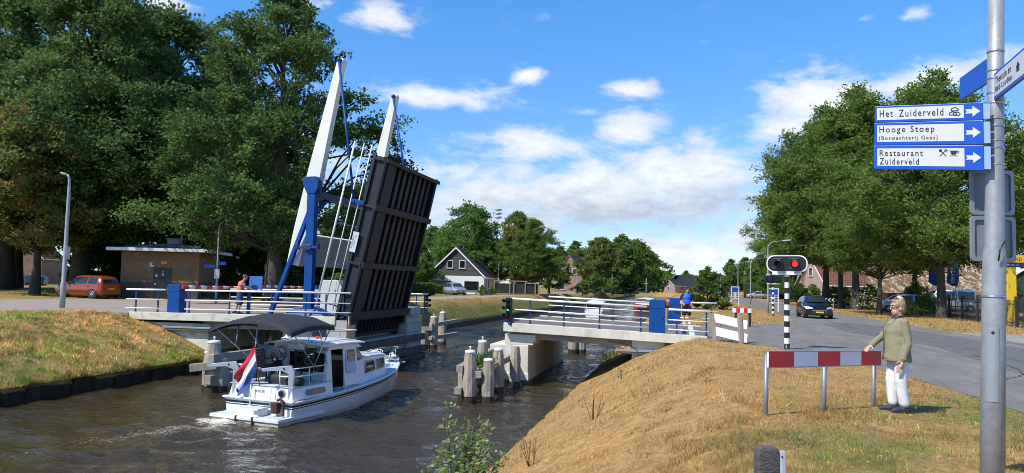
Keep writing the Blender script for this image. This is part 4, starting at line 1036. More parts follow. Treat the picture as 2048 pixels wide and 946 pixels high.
for px in (1146, 1163, 1154):
    a = at(px, 706, WATER); timber_post(t, a.x, a.y + (1.0 if px == 1154 else 0), -3, -.5, .2, False)
# ---- wall of boards along the left bank
t = thing('bank_revetment', 'dark timber boarding that holds the left bank above the water', 'revetment', (0, 0, 0))
mb = MB(); y = 2.0; rn = random.Random(8)
while y < 27.8:
    w = rn.uniform(.75, 1.05); z = -1.78 + rn.uniform(-.1, .03)
    mb.bb(-19.1 + rn.uniform(-.05, .02), -18.98 + rn.uniform(-.05, .05), y, y + w - rn.uniform(.04, .16), -3, z); mb.bb(-18.99, -18.9, y + w - .12, y + w, -3, z - .02); y += w
mb.build('boarding', m_darkwood, t, .01)
mb = MB(); mb.bb(-19.05, -18.97, 37.3, 320, -3, -1.78); mb.build('far_boarding', mat('reed_edge', (.09, .075, .04), .95, var=.5, scale=3, bump=.6), t)
# ================================================================ people
def blob_mesh(name, shapes, voxel, smooth=6, m=None):
    bm = bmesh.new()
    for s in shapes:
        if s[0] == 'b':
            r = s[2] if isinstance(s[2], tuple) else (s[2],) * 3
            mt = Matrix.Translation(Vector(s[1])) @ (s[3].to_4x4() if len(s) > 3 else Matrix.Identity(4)) @ Matrix.Diagonal((*r, 1))
            bmesh.ops.create_uvsphere(bm, u_segments=16, v_segments=10, radius=1, matrix=mt)
        else:
            p, q = Vector(s[1]), Vector(s[2]); d = q - p
            fl = s[5] if len(s) > 5 else 1.0
            mt = Matrix.Translation((p + q) / 2) @ d.to_track_quat('Z', 'Y').to_matrix().to_4x4() @ Matrix.Diagonal((1, fl, 1, 1))
            bmesh.ops.create_cone(bm, cap_ends=True, segments=14, radius1=s[3], radius2=s[4], depth=d.length, matrix=mt)
            if not (len(s) > 6 and s[6]):
                for c, r in ((p, s[3]), (q, s[4])):
                    mt = Matrix.Translation(c) @ d.to_track_quat('Z', 'Y').to_matrix().to_4x4() @ Matrix.Diagonal((r, r * fl, r, 1))
                    bmesh.ops.create_uvsphere(bm, u_segments=14, v_segments=8, radius=1, matrix=mt)
    me = D.meshes.new(name); bm.to_mesh(me); bm.free()
    o = D.objects.new(name, me); COL.objects.link(o)
    rm = o.modifiers.new('r', 'REMESH'); rm.mode = 'VOXEL'; rm.voxel_size = voxel
    sm = o.modifiers.new('s', 'SMOOTH'); sm.factor = .5; sm.iterations = smooth
    dg = bpy.context.evaluated_depsgraph_get(); dg.update()
    out = D.meshes.new_from_object(o.evaluated_get(dg))
    D.objects.remove(o); D.meshes.remove(me)
    out.name = name; out.materials.clear(); out.materials.append(m)
    out.polygons.foreach_set('use_smooth', np.ones(len(out.polygons), bool))
    return out
m_skin = mat('skin', (.55, .3, .2), .5, var=.1, scale=12)
m_eye = mat('eye_white', (.7, .7, .68), .3); m_iris = mat('eye_dark', (.03, .025, .02), .2); m_lip = mat('lips', (.4, .13, .11), .5)
def fabric(name, c, scale=18, var=.16): return mat(name, c, .85, var=var, scale=scale, bump=.35, bscale=22)
def hand_shapes(w, el, side, curl=.5, palm=None, s=1.0, fr=.0095):
    """palm, five bent fingers; the hand goes on from the forearm el -> w"""
    w, el = Vector(w), Vector(el); f = (w - el).normalized()
    n = Vector(palm) if palm else Vector((-side, 0, 0)); n = (n - f * n.dot(f)).normalized(); t = f.cross(n).normalized()
    if palm is None and t.y < 0: t = -t
    sh = [('c', w, w + f * .045 * s, .024 * s, .03 * s, .6), ('c', w + f * .04 * s, w + f * .085 * s, .036 * s, .037 * s, .45)]
    for k, ln in enumerate((.068, .078, .073, .058)):
        b = w + f * .085 * s + t * (.03 - .02 * k) * s
        d1 = (f + n * curl * .6).normalized(); d2 = (f * (1 - curl * .6) + n * curl * 1.3).normalized()
        m1 = b + d1 * ln * .5 * s; m2 = m1 + d2 * ln * .5 * s
        sh += [('c', b, m1, fr, fr * .95), ('c', m1, m2, fr * .95, fr * .8)]
    b = w + f * .025 * s + t * .03 * s; m1 = b + (f * .6 + t * .75 + n * .3).normalized() * .036 * s; m2 = m1 + (f * .9 + t * .25 + n * .5).normalized() * .03 * s
    return sh + [('c', b, m1, fr * 1.25, fr * 1.1), ('c', m1, m2, fr * 1.1, fr * .85)]
def joints(**k):
    J = dict(hip=.09, kneeR=(.1, .02, .5), kneeL=(-.1, .02, .5), ankR=(.1, -.02, .09), ankL=(-.1, -.02, .09), pel=(0, 0, .95), waist=(0, 0, 1.1), chest=(0, 0, 1.28),
             neck=(0, -.01, 1.47), head=(0, .025, 1.63), shR=(.185, -.01, 1.41), shL=(-.185, -.01, 1.41), elR=(.25, -.03, 1.13), elL=(-.25, -.03, 1.13), wrR=(.25, .05, .89), wrL=(-.25, .05, .89), toe=(0, 1), turn=0., curlR=.5, curlL=.5, palmR=None, palmL=None, footR=None, footL=None)
    J.update(k); return J
def body_shapes(J, fat=1.0, fr=.0095):
    V = Vector; S = []
    h = V(J['head']); T = Matrix.Rotation(J['turn'], 3, 'Z')
    S += [('b', h + T @ V((0, -.01, .025)), (.076, .094, .098), T), ('b', h + T @ V((0, .025, -.055)), (.056, .066, .062), T), ('b', h + T @ V((0, .045, -.09)), (.032, .034, .03), T),
          ('c', h + T @ V((0, .086, .018)), h + T @ V((0, .104, -.018)), .009, .0125), ('b', h + T @ V((.076, -.008, -.01)), (.014, .024, .034), T), ('b', h + T @ V((-.076, -.008, -.01)), (.014, .024, .034), T),
          ('b', h + T @ V((0, .083, .045)), (.05, .018, .012), T)]
    S += [('c', V(J['neck']) - V((0, 0, .03)), h - V((0, .012, .05)), .056, .052)]
    S += [('b', J['chest'], (.165 * fat, .105 * fat, .18)), ('b', J['waist'], (.145 * fat, .1 * fat, .15)), ('b', J['pel'], (.165 * fat, .115 * fat, .13)), ('c', J['shL'], J['shR'], .055, .055)]
    for sd, x in (('R', 1), ('L', -1)):
        hip = V(J['pel']) + V((x * J['hip'], 0, -.05)); kn, an = V(J['knee' + sd]), V(J['ank' + sd])
        S += [('c', hip, kn, .085 * fat, .054), ('c', kn, kn.lerp(an, .35), .052, .058), ('c', kn.lerp(an, .35), an, .056, .036)]
        ft = J['foot' + sd] or (J['toe'][0], J['toe'][1]); d = V((ft[0], ft[1], 0)).normalized()
        S += [('c', an - d * .05 + V((0, 0, -.05)), an + d * .14 + V((0, 0, -.06)), .036, .026)]
        sh, el, wr = V(J['sh' + sd]), V(J['el' + sd]), V(J['wr' + sd])
        S += [('c', sh, el, .05, .04), ('c', el, el.lerp(wr, .3), .04, .041), ('c', el.lerp(wr, .3), wr, .04, .026)]
        S += hand_shapes(wr, el, x, J['curl' + sd], J['palm' + sd], fr=fr)
    return S
def face(t, J):
    h = Vector(J['head']); T = Matrix.Rotation(J['turn'], 3, 'Z')
    for x in (-1, 1):
        mb = MB(); mb.ball(h + T @ Vector((x * .031, .079, .018)), (.014, .012, .009)); e = mb.build('eye', m_eye, t)
        mb = MB(); mb.ball(h + T @ Vector((x * .031, .089, .018)), (.006, .004, .006), 8, 6); mb.build('iris', m_iris, e)
        mb = MB(); mb.path([h + T @ Vector((x * .014, .094, .042)), h + T @ Vector((x * .032, .092, .049)), h + T @ Vector((x * .052, .078, .042))], .0045, 6); mb.build('eyebrow', mat('brow', (.12, .08, .05), .9), t)
    mb = MB(); mb.path([h + T @ Vector((-.022, .083, -.058)), h + T @ Vector((0, .091, -.055)), h + T @ Vector((.022, .083, -.058))], .006, 6); mb.build('mouth', m_lip, t)
def top_shapes(J, sleeve=1.0, fat=1.0, ex=.018, hem=None):
    V = Vector; S = [('b', J['chest'], (.172 * fat + ex, .112 * fat + ex, .185)), ('b', J['waist'], (.155 * fat + ex, .115 * fat + ex, .15)), ('c', J['shL'], J['shR'], .058 + ex * .5, .058 + ex * .5), ('c', V(J['chest']) + V((0, 0, .08)), V(J['neck']) + V((0, 0, -.02)), .09, .066),
                     ('c', V(J['pel']) + V((0, 0, hem if hem is not None else .0)), V(J['waist']), (.168 * fat + ex), (.16 * fat + ex), .72, True)]
    for sd in 'RL':
        sh, el, wr = V(J['sh' + sd]), V(J['el' + sd]), V(J['wr' + sd])
        if sleeve <= 1: S += [('c', sh, sh.lerp(el, sleeve), .062 + ex * .4, .054 + ex * .4)]
        else: S += [('c', sh, el, .062 + ex * .4, .05 + ex * .4), ('c', el, el.lerp(wr, .92), .05 + ex * .4, .042 + ex * .3)]
    return S
def bottom_shapes(J, leg=1.0, fat=1.0, ex=.014, hem=.0):
    V = Vector; S = [('b', V(J['pel']) + V((0, 0, .0)), (.172 * fat + ex, .122 * fat + ex, .13)), ('c', V(J['pel']) + V((0, 0, .02)), V(J['waist']) - V((0, 0, .06)), .165 * fat + ex, .155 * fat + ex, .72)]
    for sd, x in (('R', 1), ('L', -1)):
        hip = V(J['pel']) + V((x * J['hip'], 0, -.05)); kn, an = V(J['knee' + sd]), V(J['ank' + sd])
        if leg < 1: S += [('c', hip, hip.lerp(kn, leg * 2 if leg < .5 else 1), .092 * fat + ex, .07 + ex + hem)]
        if leg >= .5 and leg < 1: S += [('c', kn, kn.lerp(an, (leg - .5) * 2), .07 + ex, .066 + ex)]
        if leg >= 1: S += [('c', hip, kn, .092 * fat + ex, .062 + ex), ('c', kn, an + V((0, 0, .02)), .062 + ex, .05 + ex + hem)]
    return S
def shoes(t, J, m, sole=None):
    for sd in 'RL':
        an = Vector(J['ank' + sd]); ft = J['foot' + sd] or J['toe']; d = Vector((ft[0], ft[1], 0)).normalized()
        me = blob_mesh('shoe', [('c', an - d * .055 + Vector((0, 0, -.045)), an + d * .13 + Vector((0, 0, -.055)), .046, .036), ('b', an + Vector((0, 0, -.01)), (.046, .055, .05)), ('b', an + d * .16 + Vector((0, 0, -.06)), (.04, .045, .028))], .009, 3, m)
        o = link('shoe', me, t)
        mb = MB(); p = Vector((-d.y, d.x, 0)); a = an + Vector((0, 0, -.09))
        mb.prism([(u, v) for u, v in ((-.1, -.035), (-.1, .035), (.08, .047), (.17, .04), (.2, .0), (.17, -.04), (.08, -.047))], 0, .022, lambda u, v, h: a + d * u + p * v + Vector((0, 0, h))); mb.build('sole', sole or m_black, o, .006)

# ---- the woman at the striped board
wl = at(1797, 827, -.16); wl.z = float(land(wl.x, wl.y)) + .0
WS = 1.0
w = thing('person', 'woman in olive jacket and white trousers, one hand resting on the striped board', 'person', wl, R_(102)); w.scale = (WS,) * 3
J = joints(kneeR=(.08, .05, .47), kneeL=(-.08, .0, .47), ankR=(.085, .035, .095), ankL=(-.075, -.05, .095), pel=(0, -.01, .89), waist=(0, .0, 1.03), chest=(0, .0, 1.2), neck=(0, -.02, 1.37), head=(0, .0, 1.515),
           shR=(.165, -.02, 1.31), shL=(-.165, -.02, 1.31), elR=(.25, .1, 1.09), wrR=(.13, .33, .955), elL=(-.215, -.05, 1.01), wrL=(-.2, .03, .765), footR=(.25, 1), footL=(-.1, 1), curlR=.35, palmR=(0, 0, -1), curlL=.75, turn=.06, hip=.085)
fat = .94
link('body', blob_mesh('body', body_shapes(J, fat), .0075, 5, m_skin), w)
face(w, J)
V = Vector
jk = [('c', (0, .03, 1.22), (0, .035, .95), .155, .175, .88), ('b', J['chest'], (.18, .135, .19)), ('b', (0, .06, 1.17), (.155, .115, .12)), ('b', (0, .02, 1.02), (.185, .155, .17)), ('c', J['shL'], J['shR'], .06, .06), ('c', (0, -.01, 1.22), (0, -.02, 1.345), .14, .078),
      ('c', (0, .01, .745), (0, .01, 1.08), .215, .175, .9, True), ('c', (0, .11, .765), (0, .05, 1.0), .15, .13, .7, True), ('c', (0, -.1, .72), (0, -.05, 1.05), .14, .13, .6, True)]
for sd in 'RL':
    sh, el, wr = V(J['sh' + sd]), V(J['el' + sd]), V(J['wr' + sd])
    jk += [('c', sh, el, .06, .052), ('c', el, el.lerp(wr, .93), .053, .046, 1, False)]
jm = mat('olive_linen', (.25, .22, .13), .9, var=.08, scale=5, bump=.6, bscale=9, stretch=(1, 1, .35))
jo = link('jacket', blob_mesh('jacket', jk, .009, 12, jm), w)
tx = D.textures.new('fabric_folds', 'CLOUDS'); tx.noise_scale = .2
dm = jo.modifiers.new('folds', 'DISPLACE'); dm.texture = tx; dm.strength = .01; dm.mid_level = .5
mb = MB(); mb.path([(0.055, .06, 1.375), (.065, .01, 1.40), (.05, -.06, 1.405), (0, -.085, 1.41), (-.05, -.06, 1.405), (-.065, .01, 1.40), (-.055, .06, 1.375), (0, .085, 1.34)], .016, 8); mb.build('collar', mat('dark_collar', (.1, .07, .05), .8), jo)
tr = [('b', J['pel'], (.165, .115, .12))]
for sd, x in (('R', 1), ('L', -1)):
    hip = V(J['pel']) + V((x * .085, 0, -.04)); kn, an = V(J['knee' + sd]), V(J['ank' + sd])
    tr += [('c', hip, kn, .106, .088), ('c', kn, kn.lerp(an, .55), .088, .078), ('c', kn.lerp(an, .55), an + V((0, 0, .05)), .078, .074), ('c', an + V((0, 0, .05)), an + V((0, 0, .02)), .07, .055)]
to = link('trousers', blob_mesh('trousers', tr, .009, 4, mat('white_cotton', (.7, .7, .71), .85, var=.05, scale=6, bump=.5, bscale=7, stretch=(1, 1, .4))), w)
dm = to.modifiers.new('folds', 'DISPLACE'); dm.texture = tx; dm.strength = .012; dm.mid_level = .5
jd = mat('olive_seam', (.1, .085, .05), .9)
mb = MB(); mb.path([(.02, .195, 1.24), (.015, .205, 1.12), (.01, .2, 1.0), (.0, .215, .86), (0, .225, .76)], .006, 6); mb.build('placket', jd, jo)
for sx in (1, -1):
    mb = MB(); mb.add([(sx * .012, .115, 1.335), (sx * .075, .075, 1.36), (sx * .1, .1, 1.3), (sx * .04, .15, 1.27)], [(0, 1, 2, 3)]); o = mb.build('collar_flap', jm, jo); sf = o.modifiers.new('thick', 'SOLIDIFY'); sf.thickness = .012
for sd in 'RL':
    el, wr = V(J['el' + sd]), V(J['wr' + sd]); mb = MB(); mb.path([el.lerp(wr, .84), el.lerp(wr, .95)], [.0475, .048], 14); mb.build('cuff', jm, jo, .004)
shoes(w, J, mat('dark_trainers', (.03, .035, .05), .7), mat('dark_sole', (.02, .02, .022), .8))
h = V(J['head'])
hm = mat('blonde_hair', (.36, .235, .11), .6, var=.35, scale=26, bump=.8, bscale=50, stretch=(1, 1, .3))
link('hair', blob_mesh('hair', [('b', h + V((0, .012, .096)), (.066, .062, .036)), ('b', h + V((0, -.028, .048)), (.087, .09, .086)), ('b', h + V((.06, .02, .045)), (.022, .05, .05)), ('b', h + V((-.06, .02, .045)), (.022, .05, .05)), ('b', h + V((0, -.05, -.005)), (.08, .058, .08)), ('b', h + V((.0, -.06, .105)), (.055, .055, .042)), ('b', h + V((.02, -.085, .125)), (.035, .03, .03)), ('b', h + V((-.03, -.05, .128)), (.03, .03, .028)), ('c', h + V((0, -.08, -.05)), h + V((0, -.06, -.09)), .03, .014)], .009, 3, hm), w)
mb = MB(); mb.box(h + V((-.03, -.035, .15)), (.02, .06, .045), Matrix.Rotation(.5, 3, 'X')); mb.box(h + V((-.03, -.005, .165)), (.018, .035, .03), Matrix.Rotation(-.4, 3, 'X')); mb.build('hair_clip', m_white, w, .006)
mb = MB()
for x in (-1, 1):
    mb.path([h + V((x * .032 + .017 * math.cos(a), .1, .017 + .013 * math.sin(a))) for a in [i * math.pi / 6 for i in range(13)]], .002, 5)
    mb.tube(h + V((x * .056, .102, .018)), h + V((x * .08, .0, .016)), .002, n=5)
mb.tube(h + V((-.01, .106, .016)), h + V((.01, .106, .016)), .0025, n=5); mb.build('glasses', m_black, w)
mb = MB(); mb.box(V(J['wrL']) + V((.005, .035, -.125)), (.012, .075, .13), Matrix.Rotation(.5, 3, 'X')); tag(mb.build('phone', mat('phone_case_beige', (.6, .42, .34), .4), None), 'pale pink phone held in the hand of the woman in olive', 'phone')
ph = [o for o in D.objects if o.name.startswith('phone')][0]; ph.matrix_world = Matrix.Translation(wl) @ Matrix.Rotation(R_(102), 4, 'Z') @ Matrix.Scale(WS, 4)

# ---- man in blue by the far railing
p = thing('person', 'man in blue and black sports shirt and black shorts beside the far railing', 'person', V((.3, 37.45, -.13)), R_(192))
J = joints(elR=(.31, -.07, 1.15), wrR=(.2, .1, .98), elL=(-.31, -.07, 1.15), wrL=(-.2, .1, .98), palmR=(-.6, -.6, 0), palmL=(.6, -.6, 0), turn=.75, ankR=(.13, 0, .09), ankL=(-.13, 0, .09), kneeR=(.12, .02, .5), kneeL=(-.12, .02, .5))
link('body', blob_mesh('body', body_shapes(J, 1.05, .012), .0115, 4, m_skin), p); face(p, J)
so = link('shirt', blob_mesh('shirt', top_shapes(J, .85, 1.1, .018), .012, 4, mat('blue_sports_fabric', (.02, .13, .6), .7, var=.08)), p)
mb = MB()
link('shirt_shoulder', blob_mesh('shirt_shoulder', [('c', J[s], V(J[s]).lerp(V(J[e]), .9), .074, .068) for s, e in (('shR', 'elR'), ('shL', 'elL'))] + [('c', V(J['shL']) * .9 + V((0, 0, .14)), V(J['shR']) * .9 + V((0, 0, .14)), .05, .05)], .013, 3, mat('navy_sports_fabric', (.012, .015, .04), .7)), so)
link('shorts', blob_mesh('shorts', bottom_shapes(J, .48, 1.1, .02, .02), .012, 4, fabric('black_shorts', (.014, .014, .016))), p)
h = V(J['head']); T = Matrix.Rotation(.75, 3, 'Z')
link('hair', blob_mesh('hair', [('b', h + T @ V((0, -.02, .055)), (.085, .098, .085)), ('b', h + T @ V((0, -.06, 0)), (.075, .06, .07))], .012, 3, mat('dark_hair', (.03, .02, .015), .7, var=.3)), p)
shoes(p, J, m_white, m_white)
# ---- the bridge keeper
p = thing('person', 'bridge keeper in orange vest and grey cap leaning to the control desk', 'person', col_at(481, 32.9, .06), R_(-62))
J = joints(chest=(0, .05, 1.27), neck=(0, .12, 1.45), head=(0, .18, 1.58), shR=(.18, .1, 1.39), shL=(-.18, .1, 1.39), elR=(.26, .22, 1.17), wrR=(.2, .45, 1.1), elL=(-.27, .2, 1.17), wrL=(-.22, .42, 1.06), kneeR=(.1, .03, .5), kneeL=(-.1, -.06, .5), ankL=(-.1, -.2, .12), palmR=(0, 0, -1), palmL=(0, 0, -1))
link('body', blob_mesh('body', body_shapes(J, 1.12, .012), .0115, 4, m_skin), p); face(p, J)
link('shirt', blob_mesh('shirt', top_shapes(J, .75, 1.18, .012), .012, 4, fabric('bright_blue_shirt', (.02, .22, .5))), p)
vs2 = top_shapes(J, .12, 1.2, .03); link('vest', blob_mesh('vest', vs2, .012, 4, mat('orange_vest', (.85, .16, .04), .7, var=.08)), p)
link('shorts', blob_mesh('shorts', bottom_shapes(J, .5, 1.15, .025, .03), .012, 4, fabric('denim_blue', (.035, .06, .13))), p)
h = V(J['head'])
link('hair', blob_mesh('hair', [('b', h + V((0, -.03, .03)), (.082, .085, .075))], .012, 3, mat('dark_hair', (.03, .02, .015))), p)
co_ = link('cap', blob_mesh('cap', [('b', h + V((0, -.01, .075)), (.088, .1, .06)), ('b', h + V((0, .12, .06)), (.065, .07, .012))], .01, 3, fabric('grey_cap', (.12, .11, .11))), p)
shoes(p, J, m_black)

# ================================================================ the boat
m_gel = mat('white_boat_paint', (.76, .77, .77), .28, var=.04, scale=2, dirt=(.5, .5, .45), dirt_amt=.25, dscale=1.5, coat=.3)
m_deckgrey = mat('grey_deck_paint', (.5, .55, .57), .7, var=.08)
m_antifoul = mat('black_bottom_paint', (.02, .02, .02), .6)
BYAW = R_(10.5)
boat = thing('motor_boat', 'white cabin cruiser with dark canopy and red white blue flag, heading through the bridge', 'boat', (-11.15, 17.9, WATER), -BYAW)
HS = [  # y, gunwale half beam, gunwale z, waterline half beam, keel z
    (.55, 1.17, .57, 1.06, -.25), (1.2, 1.21, .58, 1.1, -.3), (2.4, 1.25, .62, 1.14, -.35), (3.6, 1.23, .68, 1.05, -.35), (4.6, 1.19, .76, .88, -.35), (5.4, 1.08, .84, .64, -.33), (6.1, .86, .92, .4, -.3), (6.8, .52, 1.01, .17, -.2), (7.25, .17, 1.07, .05, -.05), (7.55, .03, 1.12, .012, .3)]
def hullp(y):
    for a, b in zip(HS[:-1], HS[1:]):
        if y <= b[0]: f = max(0, (y - a[0]) / (b[0] - a[0])); return [p + (q - p) * f for p, q in zip(a, b)]
    return list(HS[-1])
def hsec(y, side):
    y0, g, gz, w_, kz = hullp(y)
    P = [(0, kz), (w_ * .75, kz + .08), (w_, .0 if kz < 0 else kz + .05), (w_ + (g - w_) * .45, gz * .5 if kz < 0 else (kz + gz) / 2), (g * .985, gz - .06), (g, gz)]
    return [(side * a, y + (0.05 * (z - .3) if y > 6.5 else 0), z) for a, z in P]
ys = [.55 + i * .175 for i in range(41)]
mb = MB()
R = [hsec(y, 1)[::-1] + hsec(y, -1)[1:] for y in ys]
mb.rings(R, closed=False, caps=False)
n = len(R[0]); mb.add(R[0], [list(range(n))[::-1]])
hull = mb.build('hull', m_gel, boat)
for s in (1, -1):
    for dz, th, nm in ((.085, .05, 'stripe'), (.165, .022, 'stripe')):
        mb = MB(); Q = []
        for y in ys[:-2]:
            y0, g, gz, w_, kz = hullp(y); P = hsec(y, 1)
            def xz(z):
                for a, b in zip(P[:-1], P[1:]):
                    if a[2] <= z <= b[2]: f = (z - a[2]) / max(b[2] - a[2], 1e-6); return a[0] + (b[0] - a[0]) * f
                return P[-1][0]
            za = gz - dz; Q.append([(s * (xz(za) + .006), y, za), (s * (xz(za - th) + .006), y, za - th)])
        mb.rings(Q, closed=False, caps=False, smooth=True); mb.build('stripe', m_ink, hull)
    mb = MB(); Q = []
    for y in ys[:-3]:
        P = hsec(y, 1)
        def xz2(z):
            for a, b in zip(P[:-1], P[1:]):
                if a[2] <= z <= b[2]: f = (z - a[2]) / max(b[2] - a[2], 1e-6); return a[0] + (b[0] - a[0]) * f
            return P[-1][0]
        Q.append([(s * (xz2(.075) + .004), y, .075), (s * (xz2(-.03) + .004), y, -.03)])
    mb.rings(Q, closed=False, caps=False); mb.build('waterline_stain', mat('waterline_stain', (.4, .36, .24), .6, var=.3, scale=5, dirt=(.06, .055, .03), dirt_amt=.9, dscale=3), hull)
    mb = MB(); mb.path([(s * (hullp(y)[1] + .012), y, hullp(y)[2] - .015) for y in ys], .032, 8); mb.build('rubbing_strake', m_gel, hull)
mb = MB(); g = hullp(.55)
for dz, th in ((.085, .05), (.165, .022)): mb.bb(-g[1] + .02, g[1] - .02, .542, .549, g[2] - dz - th, g[2] - dz)
mb.build('stripe', m_ink, hull); mb = MB(); mb.bb(-1.2, 1.2, .47, .6, .55, .6); mb.build('stern_ledge', m_gel, hull, .015)
mb = MB(); mb.bb(-1.02, 1.02, .3, 5.3, -.32, .02); mb.build('keel_block', m_antifoul, hull)  # black painted box low in the hull, from keel to waterline
mb = MB(); deckpts = [hullp(y) for y in ys]
mb.rings([[(-p[1], p[0], p[2] - .01), (p[1], p[0], p[2] - .01)] for p in deckpts], closed=False, caps=False, smooth=False); mb.build('side_deck', m_deckgrey, boat)
# swim platform and what stands on it
mb = MB(); mb.prism([(-1.1, .56), (-1.16, .0), (1.16, .0), (1.16, .56), (1.2, 1.9), (1.13, 1.9), (1.1, .56)], .1, .19, lambda a, b, h: (a, b, h)); pf = mb.build('swim_platform', m_gel, boat, .012)
mb = MB(); mb.bb(-1.06, 1.06, .06, .54, .19, .195); mb.build('platform_grip', m_deckgrey, pf)
mb = MB(); mb.bb(-1.12, 1.12, .04, .56, -.1, .1); mb.build('platform_edge', mat('stained_gelcoat', (.55, .5, .36), .5, dirt=(.08, .07, .05), dirt_amt=.7), pf)
mb = MB(); mb.bb(-.32, .38, .1, .5, .19, .4); mb.bb(-.36, .42, .02, .3, .19, .22); st = mb.build('step_box', m_gel, boat, .03)
mb = MB(); mb.bb(.26, .365, .094, .099, .26, .36); mb.build('grille', m_grey_plastic, st)
mb = MB()
for x in (-.25, .3): mb.bb(x - .02, x + .02, -.02, .02, -.12, .2)
mb.build('step_bracket', m_darkwood, boat)
mb = MB(); mb.tube((-.24, .5, .35), (-.24, .5, .95), .018); mb.tube((.45, .5, .4), (.45, .5, .9), .018); mb.build('ladder_rail', m_white, boat)
mb = MB(); mb.bb(.58, .78, .36, .52, .27, .55); mb.path([(.76, .4, .62), (.86, .4, .66), (.94, .42, .6), (.95, .42, .3), (.97, .4, .22)], .04, 8); mb.build('exhaust', mat('rusty_brown', (.06, .022, .015), .7, var=.3), boat, .01)
# raised aft deck
mb = MB()
R = []
for y, wb, wt in ((.6, 1.1, 1.02), (2.3, 1.16, 1.1)): R.append([(-wb, y, .58), (wb, y, .58), (wt, y + .05 * (y < 1), .93), (-wt, y + .05 * (y < 1), .93)])
mb.rings(R, smooth=False); ad = mb.build('aft_cabin', m_gel, boat, .03)
mb = MB(); mb.bb(-1.08, 1.08, .62, 2.35, .925, .945); mb.build('aft_deck', m_deckgrey, ad, .005)
for x in (-.72, .72):
    mb = MB(); mb.lathe([(.115, -.02), (.115, .02), (.08, .03)], (x, .62, .76), axis='y', n=20); mb.build('porthole', m_grey_plastic, ad)
    mb = MB(); mb.lathe([(.078, -.03), (.078, -.0)], (x, .605, .76), axis='y', n=20); mb.build('porthole_glass', m_glass_dk, ad)
def pill(x0, x1, z0, z1, r=None, n=6):
    r = r or min(x1 - x0, z1 - z0) * .45; P = []
    for cx, cz, a0 in ((x1 - r, z1 - r, 0), (x0 + r, z1 - r, 90), (x0 + r, z0 + r, 180), (x1 - r, z0 + r, 270)):
        P += [(cx + r * math.cos(R_(a0 + 90 * i / n)), cz + r * math.sin(R_(a0 + 90 * i / n))) for i in range(n + 1)]
    return P
for s in (1, -1):
    xs_ = lambda a, b, h: (s * (1.16 - (b - .58) * .2 + h), a, b)
    mb = MB(); mb.prism(pill(1.15, 1.95, .68, .84), -.01, .012, xs_); fr_ = mb.build('window_frame', m_grey_plastic, ad); mb = MB(); mb.prism(pill(1.18, 1.92, .7, .82), .0, .016, xs_); mb.build('pane', m_glass_dk, fr_)
mb = MB(); put_text(mb, 'SPIDER', -.2, .14, .74, .81, lambda a, b: (a, .6 + (b - .58) / .35 * .05 - .004, b)); mb.build('lettering', m_ink, ad)
# wheelhouse
mb = MB()
R = []
for z, wx, ya, yf in ((.6, 1.0, 2.1, 4.05), (1.3, .98, 2.12, 3.98), (1.97, .86, 2.28, 3.66)): R.append([(-wx, ya, z), (wx, ya, z), (wx, yf, z), (-wx, yf, z)])
def wall_panel(poly, name, m, parent, h0=-.02, h1=.0, side=1):
    def fn(a, b, h):
        wx = 1.0 - (b - .6) * .03 if b < 1.3 else .98 - (b - 1.3) * .18
        return (side * (wx + h), a, b)
    mb = MB(); mb.prism(poly, h0, h1, fn); return mb.build(name, m, parent)
wh = MB(); wh.bb(-.9, .9, 2.15, 4.0, .58, .62)
whp = wh.build('wheelhouse', m_gel, boat)
for s in (1, -1):
    wall_panel([(2.05, .6), (2.47, .6), (2.47, 1.93), (2.28, 1.95)], 'side_wall', m_gel, whp, -.05, 0, s)
    wall_panel([(2.47, 1.8), (4.0, 1.8), (3.72, 1.95), (2.47, 1.95)], 'side_wall', m_gel, whp, -.05, 0, s)
    wall_panel([(3.02, .6), (4.1, .6), (4.02, 1.45), (3.02, 1.2)], 'side_wall', m_gel, whp, -.05, 0, s)
    wall_panel([(3.6, 1.3), (3.68, 1.3), (3.68, 1.8), (3.6, 1.8)], 'side_wall', m_gel, whp, -.05, 0, s)
    d_ = wall_panel([(3.0, .72), (3.64, .72), (3.64, 1.84), (3.0, 1.84)], 'sliding_door', m_gel, whp, .002, .03, s)
    wall_panel(pill(3.08, 3.57, 1.08, 1.78, .1), 'door_recess', m_deckgrey, d_, .02, .034, s); wall_panel(pill(3.16, 3.55, 1.42, 1.75, .08), 'pane', m_glass_dk, d_, .02, .038, s)
    wall_panel([(3.68, 1.48), (4.0, 1.48), (3.74, 1.8), (3.68, 1.8)], 'pane', m_glass_dk, whp, -.03, -.012, s)
    mb = MB(); mb.tube((s * 1.02, 2.5, .7), (s * 1.02, 3.7, .7), .015); mb.build('door_track', m_steel, whp)
mb = MB(); mb.prism([(-.93, 1.4), (.93, 1.4), (.85, 1.93), (-.85, 1.93)], 0, .03, lambda a, b, h: (a, 4.04 - (b - 1.4) * .65 + h, b)); mb.build('windscreen', m_glass_dk, whp)
mb = MB()
for x in (-.86, -.28, .28, .86): mb.tube((x, 4.08, 1.4), (x * .95, 3.72, 1.95), .03, n=6)
mb.build('windscreen_pillar', m_gel, whp)
mb = MB(); mb.bb(-.95, -.45, 2.2, 2.26, .7, 1.9); mb.bb(.5, .95, 2.2, 2.26, .7, 1.9); mb.bb(-.45, .5, 2.2, 2.26, .7, 1.15); mb.bb(-.95, .95, 2.2, 2.26, 1.78, 1.95); bk = mb.build('aft_bulkhead', m_gel, whp)
for xa, xb, ya, yb in ((-.85, -.5, 2.17, 2.195), (.55, .88, 2.17, 2.195), (-.4, .1, 2.21, 2.24)): mb = MB(); mb.bb(xa, xb, ya, yb, 1.19, 1.72); mb.build('pane', m_glass_dk, bk)
